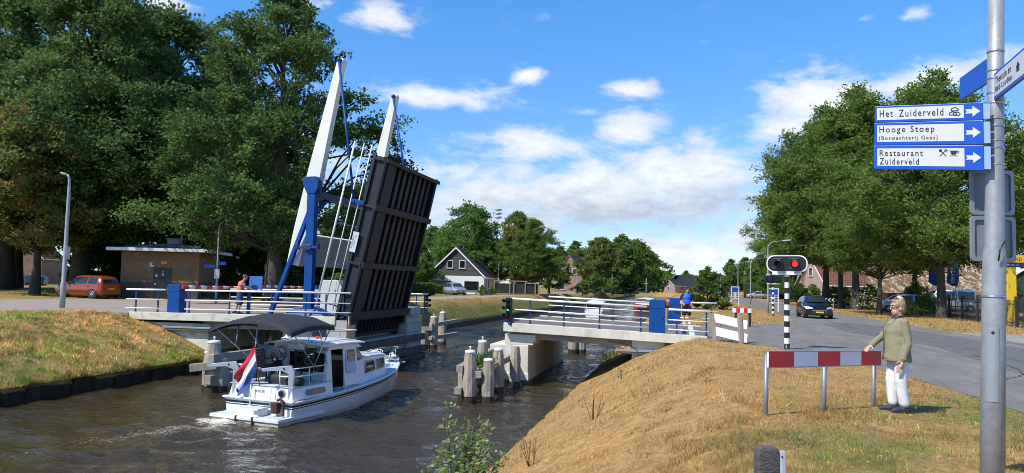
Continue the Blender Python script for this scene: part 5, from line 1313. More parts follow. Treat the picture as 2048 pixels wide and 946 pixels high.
mb = MB(); mb.bb(-.9, .9, 2.3, 3.9, .7, .72); mb.bb(-.7, .6, 3.55, 3.85, .72, 1.35); mb.bb(-.9, -.4, 2.6, 3.3, .72, 1.1); mb.build('cabin_fittings', mat('cabin_wood', (.09, .04, .02), .5), whp, .02)
mb = MB(); R = []
for i in range(9):
    f = i / 8; y = 1.95 + f * 1.98; R.append([(x, y + (-.06 if f == 0 else 0) * (abs(x) > .9), 1.96 + .075 * (1 - (x / 1.06) ** 2) + .03 * math.sin(math.pi * f)) for x in [-1.06 + .132 * k for k in range(17)]])
R2 = [[(a, b, c - .045) for a, b, c in r] for r in R]
mb.rings([r + q[::-1] for r, q in zip(R, R2)], smooth=False); rf = mb.build('cabin_roof', m_gel, boat, .012)
mb = MB(); mb.lathe([(.16, 2.04), (.16, 2.07), (.05, 2.1), (.03, 2.16), (.045, 2.18), (.02, 2.2)], (-.75, 2.5, 0), n=14); mb.build('roof_vent', m_white, rf)
mb = MB(); mb.ball((.05, 2.9, 2.1), (.09, .05, .035)); mb.ball((.16, 2.92, 2.1), (.06, .05, .03)); mb.build('red_cushion', mat('red_cloth', (.5, .03, .03), .8), rf)
mb = MB(); mb.path([(.85, 2.1, 2.03), (.86, 3.0, 2.06), (.82, 3.8, 2.03)], .012, 6); mb.build('grab_rail', m_steel, rf)
# forward cabin
mb = MB(); R = []
for y, wb, wt, zt in ((3.95, .99, .86, 1.44), (4.6, .97, .84, 1.47), (5.4, .9, .78, 1.44), (5.78, .7, .56, 1.36)):
    zb = hullp(y)[2] - .02; R.append([(-wb, y, zb), (-wt, y, zt), (-wt * .5, y, zt + .05), (wt * .5, y, zt + .05), (wt, y, zt), (wb, y, zb)])
mb.rings(R, smooth=False); fc = mb.build('fore_cabin', m_gel, boat, .02)
mb = MB()
R = [[(x * k, y, z + .055 + .03 * (1 - x * x)) for x in (-1.06, -.7, 0, .7, 1.06)] for y, k, z in ((3.93, .86, 1.42), (4.6, .84, 1.45), (5.4, .79, 1.42), (5.86, .56, 1.34))]
R2 = [[(a, b, c - .04) for a, b, c in r] for r in R]; mb.rings([r + q[::-1] for r, q in zip(R, R2)], smooth=False); mb.build('fore_roof', m_gel, fc, .01)
for s in (1, -1):
    def fx(a, b, h):
        t_ = (b - .75) / .7
        wb = .99 - .02 * (a - 3.95) / .65 if a < 4.6 else .97 - (a - 4.6) / .8 * .07; wt = wb - .127
        return (s * (wb + (wt - wb) * t_ + h), a, b)
    for poly in ([(4.08, .95), (4.74, 1.02), (4.72, 1.36), (4.2, 1.35)], [(4.84, 1.0), (5.36, 1.06), (5.38, 1.36), (4.82, 1.36)]):
        mb = MB(); mb.prism(poly, -.01, .028, fx); f_ = mb.build('window_frame', m_deckgrey, fc); c = (sum(p[0] for p in poly) / 4, sum(p[1] for p in poly) / 4)
        mb = MB(); mb.prism([(c[0] + (a - c[0]) * .9, c[1] + (b - c[1]) * .86) for a, b in poly], .0, .034, fx); mb.build('pane', m_glass_dk, f_)
mb = MB(); mb.path([(-.72, 4.2, 1.55), (-.72, 5.2, 1.52)], .014, 6); mb.path([(.72, 4.2, 1.55), (.6, 5.3, 1.5)], .014, 6); mb.build('grab_rail', m_white, fc)
# mast, bow gear
mb = MB(); mb.tube((-.05, 4.75, 1.45), (-.16, 4.75, 2.68), .038, .03); mst = mb.build('mast', mat('varnished_wood', (.18, .06, .025), .35, var=.2), boat)
mb = MB(); mb.path([(-.45, 4.72, 2.24), (-.12, 4.72, 2.22), (.18, 4.72, 2.24)], [.02, .032, .02], 8); mb.build('crossbar', mat('yellow_wood', (.6, .36, .09), .4), mst)
mb = MB()
for s in (1, -1):
    mb.path([(s * .5, 6.2, .95), (s * .52, 6.2, 1.4), (s * .3, 6.9, 1.5), (s * .12, 7.4, 1.5)], .016, 6); mb.tube((s * .3, 6.9, 1.02), (s * .3, 6.9, 1.5), .014, n=6)
mb.path([(-.12, 7.4, 1.5), (0, 7.5, 1.5), (.12, 7.4, 1.5)], .016, 6); mb.build('bow_rail', m_steel, boat)
mb = MB()
for k in range(6):
    c = V((-.12 + .02 * k, 6.0 + .03 * k, 1.2 + .05 * k)); mb.path([c + V((.26 * math.cos(a), .2 * math.sin(a), .05 * math.sin(2 * a + k))) for a in [i * math.pi / 8 for i in range(17)]], .014, 6)
mb.build('coiled_rope', mat('pale_rope', (.62, .6, .55), .9), boat)
mb = MB(); mb.tube((.05, 6.4, .95), (.05, 6.4, 1.3), .08); mb.bb(-.15, .25, 6.9, 7.15, 1.12, 1.24); mb.path([(.0, 7.0, 1.15), (.02, 7.5, 1.16), (.05, 7.62, 1.02), (.12, 7.66, .9)], .03, 8); mb.tube((-.12, 7.66, .92), (.28, 7.62, .98), .03); mb.build('anchor', m_grey_plastic, boat, .01)
mb = MB(); mb.ball((.25, 6.9, 1.25), (.1, .08, .05)); mb.ball((.1, 7.05, 1.3), (.05, .07, .05)); mb.build('white_fender', m_white, boat)
# rails, davits, canopy
for s in (1, -1):
    mb = MB()
    for z in (1.2, 1.42): mb.path([(s * 1.0, .75, z), (s * 1.05, 2.1, z)], .018, 8); mb.path([(s * 1.0, .75, z), (s * .55, .72, z)], .018, 8)
    for p in ((s * 1.0, .75), (s * .55, .72), (s * 1.02, 1.35), (s * 1.05, 2.05)): mb.tube((p[0], p[1], .93), (p[0], p[1], 1.42), .018)
    mb.build('stern_rail', m_white, boat)
    x = -.98 if s < 0 else .92
    mb = MB(); mb.prism([(0, .62), (.13, .62), (.16, 1.35), (.08, 1.52), (-.2, 1.5), (-.75, 1.44), (-.76, 1.36), (-.2, 1.38), (.0, 1.3)], -.03, .03, lambda a, b, h: (x + a * .8 + h * .5, .62 + a * .45 - h, b)); dv = mb.build('davit', mat('davit_grey', (.58, .6, .62), .4, metal=.4), boat, .008)
    mb = MB()
    for k in range(4): mb.lathe([(.016, -.04), (.016, .04)], (x + .06, .66, .8 + k * .17), axis='y', n=8)
    mb.lathe([(.03, -.05), (.03, .05)], (x - .1, .57, 1.44), axis='y', n=10); mb.build('bolt', m_black, dv)
CY0, CY1, CW = .1, 1.95, 1.36
def canz(x, y):
    f = (y - CY0) / (CY1 - CY0)
    return 2.4 + .1 * f + .28 * (1 - abs(x / CW) ** 2.4) + .1 * math.sin(math.pi * f)
mb = MB(); n = 20; R = []
for i in range(13):
    y = CY0 + (CY1 - CY0) * i / 12; R.append([(-CW + 2 * CW * k / n, y - .16 * (1 - (2 * k / n - 1) ** 2) * (1 - i / 6 if i < 6 else 0) * 0, canz(-CW + 2 * CW * k / n, y) + .012 * math.sin(i * 2.1 + k)) for k in range(n + 1)])
R2 = [[(a, b, c - .02) for a, b, c in r] for r in R]
mb.rings([r + q[::-1] for r, q in zip(R, R2)])
for s in (1, -1): mb.rings([[(s * CW, CY0 + (CY1 - CY0) * i / 12, canz(CW, CY0 + (CY1 - CY0) * i / 12) + .01), (s * (CW + .012), CY0 + (CY1 - CY0) * i / 12, canz(CW, CY0 + (CY1 - CY0) * i / 12) - .1)] for i in range(13)], closed=False, caps=False)
mb.rings([[(x, CY0 - .005, canz(x, CY0) + .005), (x, CY0 - .02, canz(x, CY0) - .07)] for x in [-CW + 2 * CW * k / n for k in range(n + 1)]], closed=False, caps=False)
cn = mb.build('canopy', mat('charcoal_canvas', (.022, .023, .029), .8, var=.15, scale=5, bump=.3, bscale=12), boat)
mb = MB()
for s in (1, -1):
    b = (s * 1.05, 1.5, 1.42)
    mb.path([b, (s * 1.3, .25, canz(1.3, .25) - .04)], .017, 8); mb.path([b, (s * 1.3, 1.85, canz(1.3, 1.85) - .05)], .017, 8); mb.path([(s * 1.18, .87, 1.9), (s * 1.3, 1.1, canz(1.3, 1.1) - .04)], .015, 8)
    mb.path([(s * 1.05, 2.1, 1.42), (s * 1.3, 1.3, canz(1.3, 1.3) - .04)], .012, 8)
for y in (.25, 1.1, 1.85): mb.path([(x, y, canz(x, y) - .035) for x in [-1.3 + .26 * k for k in range(11)]], .015, 8)
mb.build('frame', m_steel, cn)
# flag on its staff
mb = MB(); fb = V((-.05, .62, .93)); ftp = V((-.23, .55, 2.1)); mb.tube(fb, ftp, .018, .014); mb.ball(ftp, .035); fl_ = mb.build('flag_staff', mat('varnished_wood', (.18, .06, .025)), boat)
A, B_ = fb.lerp(ftp, .97), fb.lerp(ftp, .4); Dq = A + V((-.6, -.1, -.98)); Cq = B_ + V((-.42, -.12, -.78))
mb = MB(); nu, nv = 18, 12; G = []
for i in range(nu + 1):
    u = i / nu; row = []
    for j in range(nv + 1):
        v = j / nv; p = A.lerp(Dq, u).lerp(B_.lerp(Cq, u), v) + V((0.0, 1, 0)) * (.075 * math.sin(7 * u + 4 * v) * u + .04 * math.sin(13 * v + 5 * u) * u) + V((0, 0, -.05)) * math.sin(math.pi * u)
        row.append(p)
    G.append(row)
for j in range(nv):
    mb.m = 0 if j < 4 else 1 if j < 8 else 2
    mb.rings([[G[i][j], G[i][j + 1]] for i in range(nu + 1)], closed=False, caps=False)
mb.build('flag', [mat('flag_red', (.5, .015, .03), .8), mat('flag_white', (.74, .74, .75), .8), mat('flag_blue', (.02, .055, .3), .8)], fl_)
# things on the aft deck
def deck_chair(label, x, y, rz):
    t = thing('deck_chair', label, 'chair', boat.matrix_basis @ V((x, y, .945)), rz - BYAW, 'black chairs on the boat')
    mb = MB(); mb.bb(-.22, .22, -.2, .2, .42, .46); mb.build('seat', m_black, t, .01)
    mb = MB()
    for k in range(5): mb.bb(-.22, .22, -.24 - .02 * k, -.21 - .02 * k, .5 + k * .09, .56 + k * .09)
    mb.build('backrest', m_black, t, .006)
    for a in (-.2, .2):
        for b in (-.18, .18): mb = MB(); mb.tube((a, b, 0), (a, b * .9, .43), .016); mb.build('leg', m_black, t)
    for a in (-.23, .23): mb = MB(); mb.path([(a, -.24, .46), (a, -.32, .95)], .015, 6); mb.path([(a, -.26, .66), (a, .15, .66), (a, .17, .43)], .014, 6); mb.build('armrest', m_black, t)
    return t
bpy.context.view_layer.update()
deck_chair('black slatted deck chair standing empty on the boat', .42, 1.75, R_(165)); deck_chair('black deck chair under the man steering the boat', -.42, 1.3, R_(-10))
t = thing('rubber_dinghy', 'rolled black rubber dinghy lying on the boat aft deck', 'dinghy', boat.matrix_basis @ V((.5, 1.02, .945)), -BYAW)
mb = MB(); mb.path([(-.62, 0, .12), (-.5, 0, .12), (0, .0, .13), (.45, .0, .12), (.58, 0, .12)], [.06, .11, .13, .12, .07], 14, ry=1.4); mb.build('roll', mat('black_rubber', (.02, .02, .022), .55, bump=.3, bscale=9), t)
mb = MB(); mb.path([(.1, .19 * math.cos(a), .13 + .14 * math.sin(a)) for a in [i * math.pi / 8 for i in range(17)]], .01, 5); mb.build('strap', m_grey_plastic, t)
t = thing('steering_wheel', 'steering stand with wheel in front of the seated skipper', 'wheel', boat.matrix_basis @ V((-.45, 2.02, .945)), -BYAW)
mb = MB(); mb.path([(.2 * math.cos(a), -.12, .72 + .2 * math.sin(a)) for a in [i * math.pi / 10 for i in range(21)]], .014, 6)
for k in range(3): mb.tube((0, -.12, .72), (.2 * math.cos(k * 2.09), -.12, .72 + .2 * math.sin(k * 2.09)), .01, n=6)
mb.build('rim', m_black, t); mb = MB(); mb.bb(-.16, .16, -.05, .1, 0, .85); mb.tube((0, -.12, .72), (0, 0, .72), .03); mb.build('console', m_gel, t, .02)
p = thing('person', 'dark haired man in grey shirt seated at the helm of the boat, seen from behind', 'person', boat.matrix_basis @ V((-.42, 1.32, .5)), -BYAW)
J = joints(pel=(0, -.05, .95), kneeR=(.14, .36, .93), kneeL=(-.14, .36, .93), ankR=(.14, .42, .54), ankL=(-.14, .42, .54), waist=(0, -.1, 1.1), chest=(0, -.1, 1.28), neck=(0, -.07, 1.47), head=(0, -.02, 1.63), shR=(.2, -.09, 1.4), shL=(-.2, -.09, 1.4), elR=(.3, .1, 1.16), wrR=(.22, .4, 1.12), elL=(-.3, .1, 1.16), wrL=(-.22, .4, 1.12), turn=-.5)
link('body', blob_mesh('body', body_shapes(J, 1.08, .012), .0105, 4, m_skin), p); face(p, J)
link('shirt', blob_mesh('shirt', top_shapes(J, 1.6, 1.15, .02), .0115, 4, fabric('grey_shirt', (.23, .23, .235))), p)
link('trousers', blob_mesh('trousers', bottom_shapes(J, 1.0, 1.05, .016), .0115, 4, fabric('dark_trousers', (.025, .025, .035))), p)
h = V(J['head']); link('hair', blob_mesh('hair', [('b', h + V((0, -.025, .045)), (.086, .098, .085)), ('b', h + V((0, -.06, -.02)), (.074, .05, .07))], .011, 3, mat('black_hair', (.012, .01, .01), .6)), p)
shoes(p, J, mat('brown_shoes', (.14, .07, .03), .6))
mb = MB(); mb.path([V((-.34, -.2, 1.08)), V((-.31, -.22, 1.3))], [.09, .075], 10, ry=.5); mb.build('red_jacket_fold', mat('red_cloth', (.5, .03, .03)), p)
# ================================================================ signpost
def signpost():
    A, B = atD(1985, 930, 5.9), atD(1992.3, 0, 5.9)
    ax = (B - A) / (B.z - A.z)
    gz = float(land(A.x, A.y)); base = A + ax * (gz - A.z)
    t = thing('signpost', 'tall galvanised signpost with blue and white direction signs pointing right', 'signpost', base)
    def on(z): return ax * (z - gz)          # local point on the axis
    Q = t.location
    mb = MB(); mb.path([on(gz - .2), on(1.2), on(1.9), on(2.0), on(3.0), on(4.3)], [.086, .084, .081, .07, .061, .055], 28); mb.build('pole', m_galv, t)
    mb = MB()
    a = on(1.15)
    fdir = (EYE - (Q + a)); fdir.z = 0; fdir.normalize(); sd = Vector((-fdir.y, fdir.x, 0))
    def face_fn(u, v, h):   # panel curved round the pole
        an = u; d = fdir * math.cos(an) + sd * math.sin(an); return on(v) + d * (.0835 + h)
    for k in range(6):
        u0, u1 = -.55 + k * .16, -.55 + (k + 1) * .16
        mb.add([face_fn(u0, .78, .006), face_fn(u1, .78, .006), face_fn(u1, 1.35, .006), face_fn(u0, 1.35, .006)], [(0, 1, 2, 3)])
        for v in (.78, 1.35): mb.add([face_fn(u0, v, 0), face_fn(u1, v, 0), face_fn(u1, v, .006), face_fn(u0, v, .006)], [(0, 1, 2, 3)])
    for u in (-.55, .41): mb.add([face_fn(u, .78, 0), face_fn(u, 1.35, 0), face_fn(u, 1.35, .006), face_fn(u, .78, .006)], [(0, 1, 2, 3)])
    hp = mb.build('hatch', mat('galvanised_hatch', (.36, .38, .39), .5, metal=.6, var=.15, scale=4), t)
    mb = MB(); mb.ball(face_fn(-.05, 1.31, .004), .012); mb.build('hatch_lock', m_black, hp)
    mb = MB()
    def ringclamp(z, r): mb.path([on(z) + Vector((r * math.cos(b), r * math.sin(b), 0)) for b in [i * math.pi / 12 for i in range(25)]], .006, 5, ry=1.6)
    for py in (104, 142, 158, 187, 207, 238, 253, 282, 297, 330, 428, 436, 518, 593):
        z = atD(1985, py, 5.9).z; r = .062 if z < 3.0 else .059
        if z < 2.0: r = .075
        if z < 1.8: r = .084
        ringclamp(z, r)
    mb.build('clamp', m_steel, t)
    # the three boards pointing right
    Rr, Ll = atD(1967, 270, 5.83), atD(1747, 270, 6.36)
    d = (Rr - Ll); W = math.hypot(d.x, d.y); d.z = 0; d.normalize(); n = Vector((d.y, -d.x, 0))
    if n.dot(EYE - Rr) < 0: n = -n
    def zz(px, py, D_): return atD(px, py, D_).z
    rows = [(zz(1967, 204.5, 5.83), zz(1967, 239.5, 5.83)), (zz(1966, 240.5, 5.83), zz(1966, 288.5, 5.83)), (zz(1966, 290, 5.83), zz(1966, 340.5, 5.83))]
    tilt = (zz(1748, 211, 6.36) - rows[0][0]) / W * .9
    def board(z1, z0, o):
        def fn(u, v, h): return Vector((Ll.x, Ll.y, 0)) + d * u + n * (h) + Vector((0, 0, v + tilt * (W - u))) - Q
        return fn
    items = [('Het Zuiderveld', None), ('Hooge Stoep', '(Boswachterij Gees)'), ('Restaurant', 'Zuiderveld')]
    U = lambda px: (px - 1747) / (1967 - 1747) * W      # along the board
    for (z1, z0), (l1, l2), off in zip(rows, items, (.012, .006, 0.0)):
        fn = board(z1, z0, off); h_ = z1 - z0
        mb = MB(); mb.prism([(off, z0), (W, z0), (W, z1), (off, z1)], -.025, 0, fn); bd = mb.build('sign_board', m_sign_blue, t, .003)
        mb = MB(); mb.prism([(U(1755) , z0 + h_ * .14), (U(1931), z0 + h_ * .14), (U(1931), z1 - h_ * .12), (U(1755), z1 - h_ * .12)], -.001, .0022, fn); mb.build('white_field', m_sign_white, bd)
        mb = MB(); f2 = lambda a, b: fn(a, b, .0034)
        if l2 is None:
            put_text(mb, 'Het', U(1761), U(1789), z0 + h_ * .3, z0 + h_ * .74, f2); mb.build('lettering', m_ink, bd); mb = MB(); put_text(mb, 'Zuiderveld', U(1802), U(1892), z0 + h_ * .3, z0 + h_ * .74, f2)
        elif l2[0] == '(':
            put_text(mb, l1, U(1760), U(1874), z0 + h_ * .47, z0 + h_ * .83, f2); mb.build('lettering', m_ink, bd); mb = MB(); put_text(mb, l2, U(1759), U(1880), z0 + h_ * .17, z0 + h_ * .40, f2)
        else:
            put_text(mb, l1, U(1760), U(1850), z0 + h_ * .55, z0 + h_ * .81, f2); mb.build('lettering', m_ink, bd); mb = MB(); put_text(mb, l2, U(1760), U(1842), z0 + h_ * .19, z0 + h_ * .46, f2)
        mb.build('lettering', m_ink, bd)
        mb = MB(); c, m_ = U(1948), (z0 + z1) / 2; s = .052
        mb.prism([(c - s, m_ - .017), (c - .002, m_ - .017), (c - .002, m_ - s * .85), (c + s, m_), (c - .002, m_ + s * .85), (c - .002, m_ + .017), (c - s, m_ + .017), (c - s * .8, m_)], .0005, .003, fn); mb.build('arrow', m_sign_white, bd)
        mb = MB()
        def line(pts, w=.0035):
            for (a, b), (c_, e) in zip(pts[:-1], pts[1:]):
                L_ = math.hypot(c_ - a, e - b); px_, py_ = -(e - b) / L_ * w, (c_ - a) / L_ * w
                mb.prism([(a + px_, b + py_), (a - px_, b - py_), (c_ - px_, e - py_), (c_ + px_, e + py_)], .002, .0036, fn)
        if l2 is None:      # holiday houses
            def hut(x, y, s): line([(x - s, y), (x - s, y + s * .7), (x, y + s * 1.15), (x + s, y + s * .7), (x + s, y), (x - s, y)])
            x, y = U(1914), z0 + h_ * .32; hut(x - .014, y, .024); hut(x + .012, y - .003, .024); hut(x, y + .034, .024)
            mb.build('pictogram', m_ink, bd)
        elif l2[0] != '(':
            x, y = U(1890), z0 + h_ * .68
            line([(x - .024, y - .028), (x + .02, y + .022)], .003); line([(x + .024, y - .028), (x - .018, y + .018)], .003)
            mb.prism([(x - .018 + .012 * math.cos(k * .785), y + .02 + .012 * math.sin(k * .785)) for k in range(8)], .002, .0036, fn)
            for k in (-1, 0, 1): line([(x + .018 + k * .006, y + .016 - k * .006), (x + .028 + k * .006, y + .03 - k * .006)], .002)
            x = U(1911)
            mb.prism([(x - .026, y + .02), (x + .022, y + .02), (x + .018, y - .004), (x + .008, y - .013), (x - .012, y - .013), (x - .022, y - .004)], .002, .0036, fn)
            line([(x + .02, y + .016), (x + .034, y + .014), (x + .032, y + .003), (x + .018, y - .001)], .0025); line([(x - .03, y - .022), (x + .026, y - .022)], .0025)
            mb.build('pictogram', m_ink, bd)
        mb = MB(); mb.prism([(W, z0 + .01), (W + .045, z0 + .01), (W + .045, z1 - .01), (W, z1 - .01)], -.02, -.008, fn); mb.build('bracket', m_steel, bd)
    # the two boards pointing toward and away from us
    for (pxa, D0, pxb, D1, t0, b0, front) in ((1991, 5.84, 2060, 5.12, 148, 200, True), (1976, 5.97, 1922, 6.53, 118, 166, False)):
        a, b = atD(pxa, 170, D0), atD(pxb, 170, D1); z1, z0 = atD(pxa, t0, D0).z, atD(pxa, b0, D0).z
        e = Vector((b.x - a.x, b.y - a.y, 0)); W2 = e.length; e.normalize(); nn = Vector((e.y, -e.x, 0))
        if nn.dot(EYE - a) < 0: nn = -nn
        def fn(u, v, h): return Vector((a.x, a.y, 0)) + e * u + nn * h + Vector((0, 0, v)) - Q
        mb = MB(); mb.prism([(0, z0), (W2, z0), (W2, z1), (0, z1)], -.012, .012, fn); bd = mb.build('sign_board', m_sign_blue, t, .003)
        mb = MB(); mb.prism([(-.05, z0 + .01), (0, z0 + .01), (0, z1 - .01), (-.05, z1 - .01)], -.008, .008, fn); mb.build('bracket', m_steel, bd)
        if front:
            h_ = z1 - z0; mb = MB(); mb.prism([(.02, z0 + .022), (W2 - .03, z0 + .022), (W2 - .03, z1 - .02), (.02, z1 - .02)], .011, .0145, fn); mb.build('white_field', m_sign_white, bd)
            f2 = lambda u, v: fn(u, v, .0158)
            mb = MB(); put_text(mb, 'Theetuin en', .05, .42, z0 + h_ * .53, z0 + h_ * .8, f2, 1.08); mb.build('lettering', m_ink, bd); mb = MB(); put_text(mb, 'B&B Loodiep', .05, .44, z0 + h_ * .18, z0 + h_ * .44, f2, 1.08); mb.build('lettering', m_ink, bd)
            mb = MB(); x, y, s = .57, z0 + h_ * .35, .03; mb.prism([(x - s, y), (x + s, y), (x + s, y + s * 1.2), (x + s * 1.3, y + s * 1.2), (x, y + s * 2.4), (x - s * 1.3, y + s * 1.2), (x - s, y + s * 1.2)], .0145, .0158, fn); mb.build('pictogram', m_ink, bd)
    # backs of two plates facing the other way
    for (p0, p1, y0, y1) in ((1940, 2027, 340, 429), (1941, 2030, 432, 522)):
        a, b = atD(p0, (y0 + y1) / 2, 6.06), atD(p1, (y0 + y1) / 2, 6.06); z1, z0 = atD(p0, y0, 6.06).z, atD(p0, y1, 6.06).z
        e = Vector((b.x - a.x, b.y - a.y, 0)); W2 = e.length; e.normalize(); nn = Vector((e.y, -e.x, 0))
        if nn.dot(EYE - a) < 0: nn = -nn
        def fn(u, v, h): return Vector((a.x, a.y, 0)) + e * u + nn * h + Vector((0, 0, v)) - Q
        P = pill(0, W2, z0, z1, .03)
        mb = MB(); mb.prism(P, -.015, -.008, fn); bd = mb.build('sign_back', mat('sign_back_dark', (.27, .29, .31), .5, metal=.3), t)
        mb = MB(); c = (W2 / 2, (z0 + z1) / 2)
        inn = [(c[0] + (u - c[0]) * .84, c[1] + (v - c[1]) * .84) for u, v in P]; k = len(P)
        mb.add([fn(u, v, .012) for u, v in P] + [fn(u, v, .012) for u, v in inn] + [fn(u, v, -.008) for u, v in inn] + [fn(u, v, -.015) for u, v in P],
               [(i, (i + 1) % k, k + (i + 1) % k, k + i) for i in range(k)] + [(k + i, k + (i + 1) % k, 2 * k + (i + 1) % k, 2 * k + i) for i in range(k)] + [(3 * k + i, 3 * k + (i + 1) % k, (i + 1) % k, i) for i in range(k)])
        mb.build('rim', m_alu_back, bd)
        if y0 > 430:
            mb = MB(); mb.prism([(W2 * .62, z0 + .035), (W2 * .9, z0 + .035), (W2 * .9, z0 + .075), (W2 * .62, z0 + .075)], -.008, -.005, fn); mb.build('orange_sticker', mat('orange_sticker', (.5, .2, .03), .5), bd)
    mb = MB(); a, b, c = atD(1997, 522, 5.8) - Q, atD(2000, 500, 5.78) - Q, atD(2010, 482, 5.8) - Q; mb.path([a, b, c], .006, 6); mb.build('cable_tie', m_black, t)
signpost()

# ================================================================ striped board, posts, bollard
def striped_board():
    a, b = at(1530, 838, -.1), at(1746, 808, -.15)
    a, b = col_at(1530, 10.0, 0), col_at(1745, 11.55, 0)
    d = b - a; L_ = d.length; ang = math.atan2(d.y, d.x); mid = (a + b) / 2
    t = thing('barrier_board', 'low red and white striped board on three grey posts beside the woman', 'barrier board', (mid.x, mid.y, -.02), ang); t.rotation_euler = (0, .031, ang)
    z1 = .78; x0, x1 = -L_ / 2 - .03, L_ / 2 + .1
    for x in (-L_ / 2 + .01, 0.02, L_ / 2): mb = MB(); mb.tube((x, 0, -.4), (x, 0, z1 - .05), .03, n=14); mb.build('post', mat('grey_post', (.26, .28, .29), .5, metal=.5, var=.15), t)
    mb = MB(); mb.bb(x0, x1, -.062, -.036, z1 - .215, z1 - .012); bd = mb.build('board', m_ret_white, t, .003)
    mb = MB(); mb.bb(x0 - .01, x1 + .01, -.068, -.03, z1 - .012, z1); mb.bb(x0 - .01, x1 + .01, -.068, -.03, z1 - .227, z1 - .215); mb.build('edge_profile', m_alu_back, bd, .002)
    w = (x1 - x0) / 5; 
    mb = MB()
    for k in range(5):
        mb.m = k % 2; mb.bb(x0 + .002 + k * w, x0 + (k + 1) * w - .002, -.0645, -.06, z1 - .214, z1 - .013)
    mb.build('stripe', [m_ret_red, m_ret_white], bd)
striped_board()
def wood_post():
    p = atD(1533, 893, 5.75); gz = float(land(p.x, p.y))
    t = thing('wooden_bollard', 'short grey wooden post with a pale metal strip at the bottom of the picture', 'bollard', (p.x, p.y, gz), YAW + .05)
    h = p.z - gz
    mb = MB(); R = [[(s * a, s * b, z) for a, b in ((-.078, -.06), (.078, -.06), (.078, .06), (-.078, .06))] for s, z in ((1, -.3), (1, h - .035), (.93, h - .012), (.8, h))]
    mb.rings(R, smooth=False); mb.build('post', mat('grey_tarred_timber', (.085, .075, .07), .9, var=.4, scale=10, bump=.9, bscale=30, stretch=(1, 1, 2.2), dirt=(.16, .15, .14), dirt_amt=.5, dscale=6), t, .006)
    mb = MB(); mb.bb(.086, .118, -.07, -.03, -.1, h - .022); mb.bb(.08, .086, -.06, .0, -.1, h - .03); st = mb.build('reflector_strip', mat('pale_metal_strip', (.55, .6, .66), .4, metal=.3, var=.06), t, .003)
    mb = MB(); mb.ball((.09, -.072, h - .06), .007); mb.build('screw', m_black, st)
wood_post()

# ================================================================ flashing lights on striped posts
def flash_light(label, loc, rz, h, back=False):
    t = thing('flashing_light', label, 'warning light', loc, rz, 'bridge warning lights')
    mb = MB(); n = 13
    for i in range(n):
        z0, z1 = i * (h - .62) / n, (i + 1) * (h - .62) / n; r = .083 if i < 9 else .07
        mb.m = i % 2; mb.lathe([(r, z0 - (.3 if i == 0 else 0)), (r, z1)], n=18, caps=(i == 0))
    mb.build('post', [m_black, m_white], t)
    mb = MB(); mb.lathe([(.07, h - .62), (.075, h - .56), (.05, h - .5)], n=14); mb.bb(-.42, .42, -.09, .09, h - .565, h - .49); mb.build('bracket', m_white, t, .01)
    w_, hh = .6, .46
    P = pill(-w_, w_, h - hh - .02, h + .04, .235, 10); c = (0, h - hh / 2 + .01)
    mb = MB(); mb.prism(P, -.02, .03, lambda a, b, q: (a, q, b)); bp = mb.build('backboard', m_white if not back else m_black, t)
    inn = [(a * .945, c[1] + (b - c[1]) * .88) for a, b in P]
    mb = MB(); mb.prism(inn, -.026, -.018, lambda a, b, q: (a, q, b)); mb.build('black_face', m_black, bp)
    for x in (-.24, .24): mb = MB(); mb.bb(x - .15, x + .15, .03, .2, h - .36, h - .06); mb.build('lamp_box', m_black, t, .03)
    for x, lit in ((-.24, 0), (.24, 1)):
        if back: lit = 0
        zc = c[1]
        mb = MB(); mb.lathe([(.09, -.03), (.08, -.05), (.03, -.06)], (x, 0, zc), axis='y', n=20); mb.build('lens', mat('lamp_red_lit', (.9, .02, .015), .3, emit=1.5) if lit else mat('lamp_red_off', (.012, .008, .008), .2), t)
        mb = MB(); R1, R2 = [], []
        for i in range(15):
            a = math.pi * (-.08 + 1.16 * i / 14); R1.append((x + .13 * math.cos(a), -.027, zc + .13 * math.sin(a))); R2.append((x + .12 * math.cos(a) + .02, -.3 - .16 * max(math.sin(a), 0), zc - .03 + .12 * math.sin(a)))
        mb.rings([R1, R2], closed=False, caps=False); v_ = mb.build('visor', mat('visor_grey', (.12, .12, .125), .6), t); s_ = v_.modifiers.new('thick', 'SOLIDIFY'); s_.thickness = .006
        mb = MB(); mb.bb(x - .16, x + .1, -.06, -.026, zc + .145, zc + .155); mb.bb(x - .17, x - .09, -.05, -.026, zc - .14, zc - .125); mb.build('bracket_bar', m_grey_plastic, t)
    return t
p = at(1574, 697, -.16); flash_light('black oval warning light with red lamp lit, on the striped post near the road', (p.x, p.y, -.18), YAW - R_(30), 2.82)
p = col_at(1546, 52, -.17); flash_light('warning light on a striped post seen from behind, at the far corner of the junction', (p.x, p.y, -.17), YAW + R_(175), 2.75, True)
p = col_at(541, 52, .02); flash_light('warning light seen from behind, on the striped post left of the blue strut', (p.x, p.y, .0), YAW + R_(160), 2.65, True)

